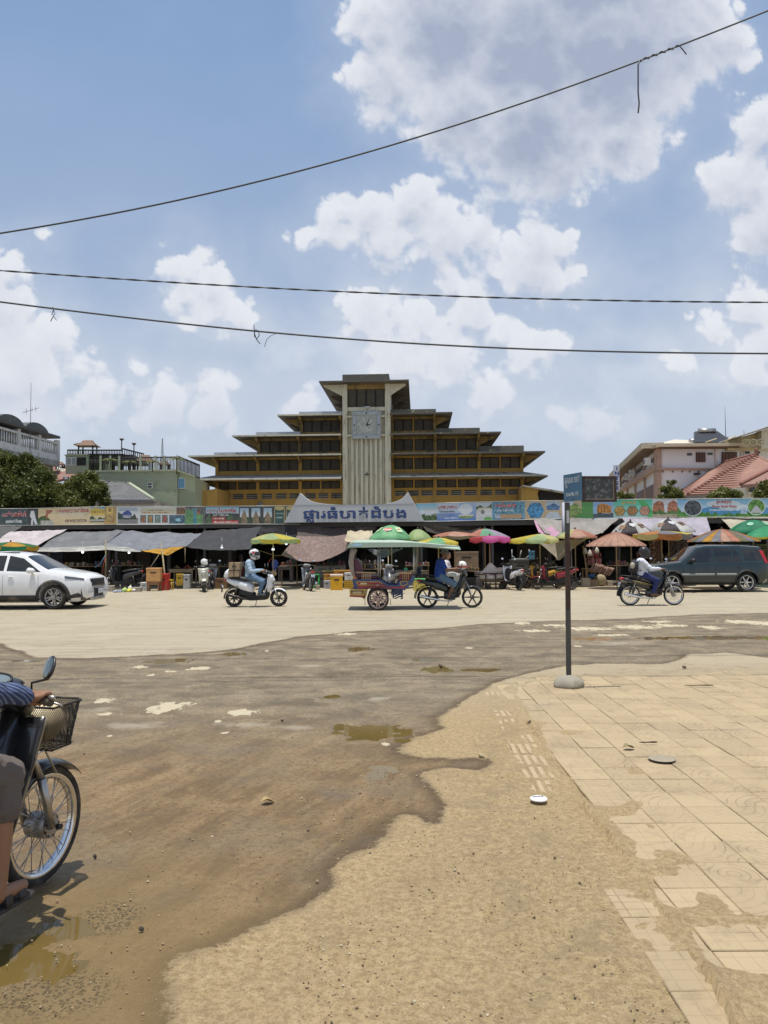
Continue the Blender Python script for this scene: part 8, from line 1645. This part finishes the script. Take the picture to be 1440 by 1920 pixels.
_, _r = car('dark green boxy off-roader parked at the right under the rainbow parasol', dict(W=1.75, paint=GRN, top=[(-2.13,.70),(-2.12,1.02),(-2.02,1.42),(-1.93,1.60),(-1.2,1.66),(0.0,1.655),(.28,1.60),(.62,1.34),(.98,1.10),(1.3,1.06),(1.85,.98),(2.08,.90),(2.15,.75),(2.17,.5)],
    belt=[(-2.13,1.06),(0,1.05),(1.0,1.02),(2.2,.82)], zb=.28, fx=1.30, rx=-1.32, R=.345, rim='cast', rimm=mat('alloy_silver', (.62, .62, .62), .3, .8), flare=.055,
    win=[[(-.16,1.07),(.78,1.06),(.30,1.52),(-.12,1.55)], [(-.86,1.07),(-.26,1.07),(-.24,1.55),(-.84,1.55)], [(-1.18,1.07),(-.93,1.07),(-.91,1.55),(-1.0,1.55)], [(-1.95,1.12),(-1.30,1.12),(-1.24,1.53),(-1.85,1.52)]],
    clad=[[(-.85,.29),(.85,.29),(.85,.36),(-.85,.36)]], strip=[[(-.95,.60),(-.24,.60),(-.24,.67),(-.95,.67)], [(-.18,.60),(.98,.60),(.98,.67),(-.18,.67)]], gaps=[(.92,.36,1.0),(-.21,.34,1.56),(-1.05,.6,1.05)], handles=[(.10,.90),(-.98,.92)], mir=(.62,1.12), mirm=BLACK, head=[(1.82,.74),(2.14,.72),(2.14,.84),(1.80,.88)], tail=[(-2.10,1.02),(-1.98,1.02),(-1.86,1.48),(-2.0,1.46)], rail=(-1.6,-.1),
    screens={'windscreen': (.96,.32), 'rear_window': (-1.98,-2.09)}, gr=(.66,.84), bmp=.56, pl=.5), (a.x-1.32, a.y+.88, 0), math.pi)
MB().lathe([(.001, -.10), (.30, -.10), (.34, -.06), (.34, .08), (.001, .10)], (-2.25, 0, .92), 'x', 28).build('spare_wheel_cover', mat('spare_silver', (.5, .52, .54), .3), _); MB().bx(-2.26, -2.10, -.8, .8, .42, .62).build('rear_bumper', mat('bumper_grey', (.28, .28, .28), .5), _, bevel=.04)
# ------------------------------------------------------------------ vendors
Y = 32.9; a = P(455, 1027, Y)
person('stall keeper in a maroon shirt seated behind the boxes of the white scooter', dict(hip=(-.1, .60), sh=(-.12, 1.06), head=(-.08, 1.27), hand=(.25, .2, .75), knee=(.32, .14, .60), ank=(.25, .14, .18)), dict(shirt=fabric('maroon_shirt', (.14, .025, .05), (0, 14, (.08, .02, .03, 1))), pants=fabric('dark_trousers', (.03, .03, .04)), hair=1, sleeve='short', skin=SKIND, shoe=BLACK), (a.x, Y, 0), R(60), .018)
Y = 27.6; a = P(842, 1027, Y)
person('trader in a white shirt with red marks partly hidden behind the tuk tuk driver', dict(hip=(-.1, .72), sh=(-.1, 1.14), head=(-.04, 1.34), hand=(.28, .2, .85), knee=(.3, .14, .62), ank=(.2, .14, .2)), dict(shirt=mat('print_shirt', (.62, .60, .60), .8, dirt=(.45, .03, .05), dscale=12, dlo=.58, dhi=.6), pants=fabric('pale_trousers', (.35, .36, .33)), hair=1, sleeve='short', skin=SKIN, shoe=BLACK), (a.x, Y, 0), R(-20), .018)
Y = 32.5; a = P(1196, 1027, Y)
person('stall keeper in dark clothes deep in the shade right of the coral parasol', dict(hip=(-.1, .62), sh=(-.1, 1.08), head=(-.04, 1.29), hand=(.28, .2, .8), knee=(.3, .14, .60), ank=(.2, .14, .18)), dict(shirt=fabric('brown_shirt', (.12, .07, .06)), pants=fabric('dark_trousers', (0, 0, 0)), hair=1, sleeve='short', skin=SKIND, shoe=BLACK), (a.x, Y, 0), R(-100), .018)
# ------------------------------------------------------------------ the near motorbike and its rider
NR = 76.0; NB = (-1.862, 3.19, 0)
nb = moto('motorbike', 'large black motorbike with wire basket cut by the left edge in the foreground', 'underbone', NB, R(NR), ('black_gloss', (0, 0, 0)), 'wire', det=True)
MB().tube([(.40-.16*v-.30*.19**1.25-.05*v*v+.006, -.21*(1-.25*v)-.003, .86-.60*v+.02) for v in np.linspace(0, 1, 14)], .005, 6).build('shield_trim', mat('trim_brass', (.16, .13, .09), .5), nb)
MB().cyl((.61, -.055, .287), (.61, .055, .287), .062, n=24).cyl((.61, -.062, .287), (.61, -.05, .287), .050, n=20).build('drum_brake', mat('drum_alu', (.36, .35, .33), .45, .7, dirt=(.25, .2, .14), dscale=8), nb)
b = MB(); [b.cyl((.61+.05*math.cos(k*.7), -.064, .287+.05*math.sin(k*.7)), (.61+.05*math.cos(k*.7), -.060, .287+.05*math.sin(k*.7)), .006, n=6) for k in range(9)]; b.cyl((.61, -.115, .287), (.61, -.09, .287), .014, n=6); b.build('axle_nut', DARKSTEEL, nb)
# instrument pod
ip = MB(); ip.body([(.20, 1.015, .012, .10), (.25, 1.035, .022, .125), (.32, 1.045, .020, .12), (.37, 1.03, .014, .09)], 20, 2.3).build('instrument_pod', mat('pod_grey', (.02, .024, .03), .35), nb)
c_ = Vector((.262, 0, 1.062)); ax = Vector((-.45, 0, .9)).normalized(); e1 = Vector((0, 1, 0)); e2 = ax.cross(e1)
def oval(a, b_, k0, z): return [c_+e1*(a*math.cos(t))+e2*(b_*math.sin(t))+ax*z for t in (2*math.pi*k/28 for k in range(28))]
MB().loft([oval(.105, .052, 0, -.012), oval(.108, .055, 0, .0), oval(.10, .048, 0, .004), oval(.094, .043, 0, -.004)]).build('dial_bezel', BLACK, nb); MB().add(oval(.094, .043, 0, -.003), [list(range(28))]).build('dial_face', mat('dial_face', (.16, .20, .21), .15, coat=1), nb)
b = MB(); [b.cyl(c_+e1*(-.02+.045*math.cos(t))+e2*(.034*math.sin(t)), c_+e1*(-.02+.052*math.cos(t))+e2*(.039*math.sin(t)), .0012, n=4) for t in np.linspace(-.6, 3.7, 14)]; b.cyl(c_+e1*-.02, c_+e1*-.05+e2*.02, .0015, n=4); b.build('dial_marks', mat('dial_white', (.6, .6, .55), .4), nb)
# front indicator panel edge, keys, throttle end
MB().ell((.227, -.345, 1.0), (.012, .02, .012), 14).build('grip_end', STEEL, nb)
kk = MB().cyl((.10, -.10, .80), (.09, -.10, .74), .003, n=5).cyl((.115, -.10, .82), (.10, -.10, .80), .012, n=10); kk.build('ignition_key', STEEL, nb); MB().bx(.07, .10, -.115, -.085, .70, .74).build('key_tag', mat('brass_tag', (.42, .27, .05), .4, .5), nb)
# wire basket
def basket():
    r = empty('basket', None, None, (0, 0, 0)); r.parent = nb; m = mat('basket_black', (.018, .017, .015), .5, dirt=(.12, .09, .06), dscale=9)
    def ring(z, t): x0, x1, y = .47+.03*t, .705-.035*t, .170-.03*t; return [Vector((x0, -y, z)), Vector((x1-.03, -y, z)), Vector((x1, -y+.04, z)), Vector((x1, y-.04, z)), Vector((x1-.03, y, z)), Vector((x0, y, z))]
    T, B = ring(.895, 0), ring(.685, 1)
    def per(L, s):
        n = len(L); ds = [(L[(i+1) % n]-L[i]).length for i in range(n)]; s = (s % 1)*sum(ds)
        for i in range(n):
            if s <= ds[i] or i == n-1: return L[i].lerp(L[(i+1) % n], min(1, s/ds[i]))
            s -= ds[i]
    b = MB(); n = 92
    for k in range(n):
        for d in (-1, 1):
            pts = [per(B, k/n+d*.13*v).lerp(per(T, k/n+d*.13*v), v) for v in np.linspace(0, 1, 6)]; b.tube(pts, .0017, 3, caps=False)
    b.build('wire_mesh', m, r)['kind'] = 'stuff'
    MB().tube(T, .006, 8, closed=True).build('top_rim', m, r); MB().tube(B, .004, 6, closed=True).build('bottom_rim', m, r)
    for s in (.12, .5, .62, .88): MB().tube([per(B, s), per(T, s)], .004, 5).build('upright', m, r)
    g = MB(); 
    for k in range(9): g.cyl((B[0].x, -.13+.26*k/8, .685), (B[2].x, -.13+.26*k/8, .685), .0018, n=4)
    for k in range(7): x = B[0].x+(B[2].x-B[0].x)*k/6; g.cyl((x, -.135, .685), (x, .135, .685), .0018, n=4)
    g.build('bottom_grid', m, r)
    MB().tube([(.43, -.06, .66), (.50, -.1, .69), (.60, -.09, .55)], .006, 6).tube([(.43, .06, .66), (.50, .1, .69), (.60, .09, .55)], .006, 6).build('basket_stay', STEEL, r)
basket()
M_ = nb.matrix_basis; o = MB().ell((0, 0, 0), (.105, .125, .10), 28, z0=-.9).build('cream_dome', mat('cream_shell', (.70, .58, .36), .45, var=.04)); o.location = M_ @ Vector((.575, -.015, .80)); reg(o, 'smooth cream rounded dome lying in the black wire basket', 'round item')  # pale rounded dome
person('rider of the foreground motorbike in a striped navy shirt, rolled grey trousers and sandals', dict(hip=(-.26, .90), sh=(-.24, 1.36), head=(-.14, 1.56), hand=(.232, .285, .988), knee=(.14, .172, .665), ank=(.085, .21, .25)),
       dict(shirt=fabric('navy_stripe', (.022, .04, .11), ((.55, .1, .8), 62, (.13, .17, .27, 1)), bump=.6, sc_=7), pants=fabric('taupe_trousers', (.115, .095, .085), bump=.7, sc_=8), shorts=.30, hair=1, skin=SKIN, shoe=None), NB, R(NR), .0062)
sd = empty('sandal', 'dark leather sandal on the footrest of the foreground motorbike', 'sandal', NB, R(NR)); lm = mat('sandal_leather', (.035, .03, .028), .6, bump=.3)
for s_ in (-1, 1):
    A = Vector((.085, s_*.21, .25)); MB().body([(A.x-.09, A.z-.112, .014, .034, A.y), (A.x-.03, A.z-.112, .012, .040, A.y), (A.x+.06, A.z-.115, .012, .043, A.y), (A.x+.14, A.z-.118, .012, .045, A.y), (A.x+.19, A.z-.12, .01, .03, A.y)], 16, 2.6).build('sole', lm, sd)
    for x_, h_, w_ in ((.10, .052, .044), (.02, .075, .042)): MB().sheet(lambda u, v, x_=x_, h_=h_, w_=w_, A=A: (A.x+x_+v*.04-.02, A.y+math.cos(math.pi*u)*w_, A.z-.105+math.sin(math.pi*u)*h_), 12, 2).build('strap', lm, sd, solid=.004)
# ------------------------------------------------------------------ street sign
def street_sign():
    g = G(1066.5, 1288); r = empty('street_sign', 'blue Street No. 115 plate with a blank dark board on a rusty square post', 'street sign', g); Yp = g.y; z1 = P(1063, 889, Yp).z; zb = P(1064, 1000, Yp).z; dx = P(1063, 900, Yp).x-g.x
    GP = mat('dark_grey_post', (.055, .058, .055), .65, .1, dirt=(.10, .08, .06), dscale=6)
    for z0, z2, m in ((0, zb*.50, GP), (zb*.50+.001, zb, mat('rust_brown', (.045, .022, .016), .75, dirt=(.12, .07, .045), dscale=7, bump=.3)), (zb+.001, P(1064, 942, Yp).z, GP)):
        a0, a2 = dx*z0/z1, dx*z2/z1; MB().add([(a0-.026, -.026, z0), (a0+.026, -.026, z0), (a0+.026, .026, z0), (a0-.026, .026, z0), (a2-.026, -.026, z2), (a2+.026, -.026, z2), (a2+.026, .026, z2), (a2-.026, .026, z2)], [(0,3,2,1),(4,5,6,7),(0,1,5,4),(1,2,6,5),(2,3,7,6),(3,0,4,7)]).build('post', m, r, bevel=.004)
    MB().bx(dx-.02, dx+.012, -.029, -.0265, zb+.12, zb+.27).build('sticker', mat('sticker_pale', (.4, .42, .42), .6), r)
    b = MB(); rg = random.Random(2); rows = []
    for i, (q, z) in enumerate(((.178, -.02), (.172, .03), (.158, .07), (.12, .11), (.05, .14), (.001, .145))): rows.append([(q*(1+.13*math.sin(k*1.3+i)+.06*math.sin(3*k))*math.cos(2*math.pi*k/20), q*(1+.10*math.cos(k*1.7))*math.sin(2*math.pi*k/20), z) for k in range(20)])
    b.loft(rows).build('concrete_foot', mat('foot_concrete', (.30, .275, .22), .95, bump=.7, bscale=22, dirt=(.2, .17, .12), dscale=5), r, subs=1)
    loc = lambda p: p-g
    A, B = loc(P(1057.3, 916, Yp+.13)), loc(P(1091.0, 913, Yp-.22)); d = (B-A); d.z = 0; L = d.length; ang = math.atan2(d.y, d.x); h = .325
    s = empty('street_plate', None, None, A+Vector((0, 0, 0))); s.parent = r; s.rotation_euler = (0, 0, ang); s.rotation_euler[1] = 0
    q = MB(); q.add([(0, -.004, -h/2+.0), (L, -.004, -h/2-.002), (L, -.004, h/2+.0), (0, -.004, h/2), (0, .004, -h/2), (L, .004, -h/2-.002), (L, .004, h/2), (0, .004, h/2)], [(0,1,2,3),(5,4,7,6),(0,4,5,1),(1,5,6,2),(2,6,7,3),(3,7,4,0)]); q.build('plate_panel', mat('plate_blue', (.045, .13, .22), .35, dirt=(.09, .17, .24), dscale=3), s)
    ink = mat('plate_ink_white', (.5, .55, .58), .5)
    o = text('ផូវេលខ ១១៥', L*.08, .055, .105, ink, s, 'lettering', -.007, .012, ext=.001); w = max(v.co.x for v in o.data.vertices); o.scale.x = L*.82/w; text('ល', L*.12, -.0, .06, ink, s, 'lettering', -.007, .012, ext=.001, sx=.8)
    o = text('Street No. 115', L*.14, -.10, .062, ink, s, 'lettering', -.007, .012, ext=.001); w = max(v.co.x for v in o.data.vertices); o.scale.x = L*.68/w
    for x, z in ((.5, .14), (.52, -.145)): MB().cyl((L*x, -.008, z), (L*x, -.004, z), .006, n=8).build('screw', DARKSTEEL, s)
    A, B = loc(P(1091.5, 917, Yp-.20)), loc(P(1155, 917.5, Yp-.16)); d = B-A; L = math.hypot(d.x, d.y); f = empty('blank_board', None, None, A); f.parent = r; f.rotation_euler = (0, -math.atan2(d.z, L)*0, math.atan2(d.y, d.x)); h = .30; e = .028; m = mat('board_frame', (.028, .014, .014), .6, dirt=(.09, .05, .04), dscale=5)
    MB().bx(0, L, -.02, .02, h/2-e, h/2).bx(0, L, -.02, .02, -h/2, -h/2+e).bx(0, e, -.02, .02, -h/2+e, h/2-e).bx(L-e, L, -.02, .02, -h/2+e, h/2-e).build('frame', m, f)
    MB().bx(e, L-e, -.006, .006, -h/2+e, h/2-e).build('board_panel', mat('tarnished_panel', (.05, .055, .055), .4, .3, dirt=(.15, .155, .15), dscale=22, dlo=.5, dhi=.6), f)
    b = MB().bx(e, L-e, -.009, -.0065, -h/2+e, -h/2+e+.007).bx(L-e-.007, L-e, -.009, -.0065, -h/2+e, h/2-e); b.build('peeled_edge', mat('peeled_cream', (.42, .34, .22), .8), f)
street_sign()
stick([(1057.5, 1003, 31.3), (1057, 944, 32.2)], .09, 'grey_pole', 'pale lilac grey pole just left of the street sign post', 'pole', mat('lilac_grey', (.34, .34, .40), .6))
# ------------------------------------------------------------------ overhead cables
def cable(pts, Y, r, label, tw=False, name='cable'):
    X = np.array([p[0] for p in pts], float); Z = np.array([p[1] for p in pts], float); xs = np.linspace(X[0], X[-1], 160); c = np.polyfit(X, Z, 4); q = [P(x, float(np.polyval(c, x)), Y) for x in xs]; b0 = Vector((0, Y, 0)); b = MB()
    if tw:
        for s in (0, math.pi): b.tube([p-b0+Vector((0, math.cos(i*1.05+s), math.sin(i*1.05+s)))*r*.55 for i, p in enumerate(q)], r*.62, 6)
    else: b.tube([p-b0 for p in q], r, 6)
    o = b.build(name, mat('cable_sheath', (.045, .05, .055), .55)); o.location = b0; return reg(o, label, 'cable'), c
_, c1 = cable([(-300, 478), (0, 437), (190, 407), (380, 364), (550, 321), (750, 268), (900, 222), (1090, 155), (1200, 112), (1440, 20), (1700, -85)], 9.0, .0105, 'highest overhead cable, climbing steeply to the upper right across the sky')
cable([(-300, 484), (0, 507), (360, 532), (720, 550), (1080, 562), (1440, 567), (1700, 567)], 12, .0135, 'twisted two strand overhead cable, the middle one of the three', True)
_, c3 = cable([(-300, 528), (0, 566), (100, 579), (480, 620), (720, 641), (1000, 655), (1200, 660), (1440, 663), (1700, 664)], 11, .013, 'lowest overhead cable carrying two knotted wire ends')
def wire(px, Y, r, label): q = [P(a, b_, Y) for a, b_ in px]; b0 = q[0]; o = MB().tube([p-b0 for p in q], r, 6).build('wire_end', mat('cable_sheath', (0, 0, 0))); o.location = b0; return reg(o, label, 'wire')
z1 = lambda x: float(np.polyval(c1, x)); z3 = lambda x: float(np.polyval(c3, x))
wire([(1198, z1(1198))]+[(1198+i*1.9, z1(1198+i*1.9)+2.6*math.sin(i*.8)) for i in range(40)]+[(1275, z1(1275)+2), (1281, z1(1275)+9), (1287, z1(1275)+17)], 8.97, .007, 'splice wire wound round the highest cable with a short bent tail')
wire([(1199, z1(1199)), (1196.5, z1(1199)+8), (1196.5, z1(1199)+60), (1198.5, z1(1199)+80), (1196.5, z1(1199)+98)], 8.97, .009, 'long loose wire tail hanging straight down from the highest cable')
for px in (100,): 
    y = z3(px); wire([(px-1, y-4), (px+2, y+8), (px, y+2), (px-3, y+12), (px+3, y+10), (px-1, y+16), (px-5, y+24)], 10.97, .006, 'frayed wire knot on the lowest cable, left one'); wire([(px, y+14), (px+6, y+22)], 10.97, .005, 'short wire whisker beside the left knot on the lowest cable')
y = z3(480); wire([(476, y-12), (477, y-2), (477, y+10), (482, y+14), (486, y+8), (485, y), (480, y-3), (477, y+4), (481, y+16), (488, y+24)], 10.97, .007, 'coiled wire knot on the lowest cable, right one'); wire([(520, z3(520)), (508, z3(508)+6), (500, z3(500)+14), (496, z3(496)+28)], 10.97, .004, 'thin drooping wire right of the coiled knot on the lowest cable')
# ------------------------------------------------------------------ litter
def litter(kind, name, label, cat, px, py, s, col, rz=0):
    g = G(px, py, .022 if px > 1000 and py < 1800 else .004); m = mat('lit_'+name+'_%d' % px, col, .8, bump=.3); b = MB(); S = Vector((math.cos(rz), math.sin(rz), 0)); T_ = Vector((-S.y, S.x, 0))
    if kind == 'leaf':
        pts = [S*s*t+T_*(s*.32*math.sin(math.pi*t)*k)+Vector((0, 0, .004+.018*abs(k)*math.sin(math.pi*t)+.01*math.sin(5*t))) for k in (-1, 0, 1) for t in np.linspace(0, 1, 7)]; b.loft([pts[0:7], pts[7:14], pts[14:21]], closed_ring=False); o = b.build(name, m, solid=.001)
    elif kind == 'stick': o = b.tube([S*s*t+T_*.01*math.sin(4*t)+Vector((0, 0, .006)) for t in np.linspace(-.5, .5, 6)], [.002, .006, .005, .006, .009, .006], 6).build(name, m)
    elif kind == 'disc': o = b.lathe([(.001, .0), (s*.97, .0), (s, .004), (s*.96, .010), (.001, .009)], (0, 0, 0), 'z', 28).build(name, m)
    else:
        rg = random.Random(px); o = b.ell((0, 0, s*.3), (s, s*.8, s*.5), 8, rot=(rg.random(), rg.random(), rg.random())).build(name, m)
    o.location = g; reg(o, label, cat); return o
litter('leaf', 'dry_leaf', 'curled olive dry leaf lying on the pavement tiles', 'leaf', 1168, 1403, .11, (.24, .20, .09), .3); litter('stick', 'dark_stick', 'short blackish stick on the tiles right of the olive leaf', 'stick', 1215, 1393, .15, (.05, .03, .02), -.1)
d = litter('disc', 'paper_lid', 'round white paper lid with faint black marks lying on the dirt', 'lid', 1010, 1499, .056, (.72, .71, .68)); text('MOKIS', -.045, .02, .024, mat('plate_ink', (0, 0, 0)), d, 'lettering', .02, .01, rot=(0, 0, .1), ext=.0004).location = (-.035, .012, .011)
litter('disc', 'round_cover', 'round grey metal cover set in the pavement tiles', 'cover', 1241, 1422, .10, (.29, .25, .18)).scale = (1, 1, .12)
litter('leaf', 'dry_leaf', 'yellow brown leaf on the wet tracks near the middle of the road', 'leaf', 488, 1506, .10, (.36, .26, .12), .5); litter('stone', 'stone', 'square yellowish stone at the tip of the narrow wet tongue', 'stone', 903, 1420, .035, (.40, .33, .18)); litter('stone', 'stone', 'dark stone on the wet mud left of the dry dirt edge', 'stone', 265, 1743, .013, (.05, .04, .03))
litter('stone', 'stone', 'dark stone in the shadow right of the near wheel', 'stone', 178, 1607, .014, (.04, .03, .025)); litter('stone', 'stone', 'lone dark pebble on the wet road above the yellow puddle', 'stone', 529, 1352, .018, (.05, .04, .03)); litter('stone', 'stone', 'rusty brown stone near the puddle left of the pavement tip', 'stone', 826, 1250, .04, (.12, .08, .05)); litter('stone', 'stone', 'dark clod on the dry sand near the right edge', 'stone', 1283, 1252, .035, (.10, .07, .05))
litter('stick', 'dark_stick', 'straight dark crack-like stick on the far pavement tiles', 'stick', 1310, 1286, .35, (.12, .085, .05), .02); litter('leaf', 'dry_leaf', 'small dark brown leaf at the ribbed kerb tiles', 'leaf', 988, 1358, .09, (.07, .05, .03), .1)
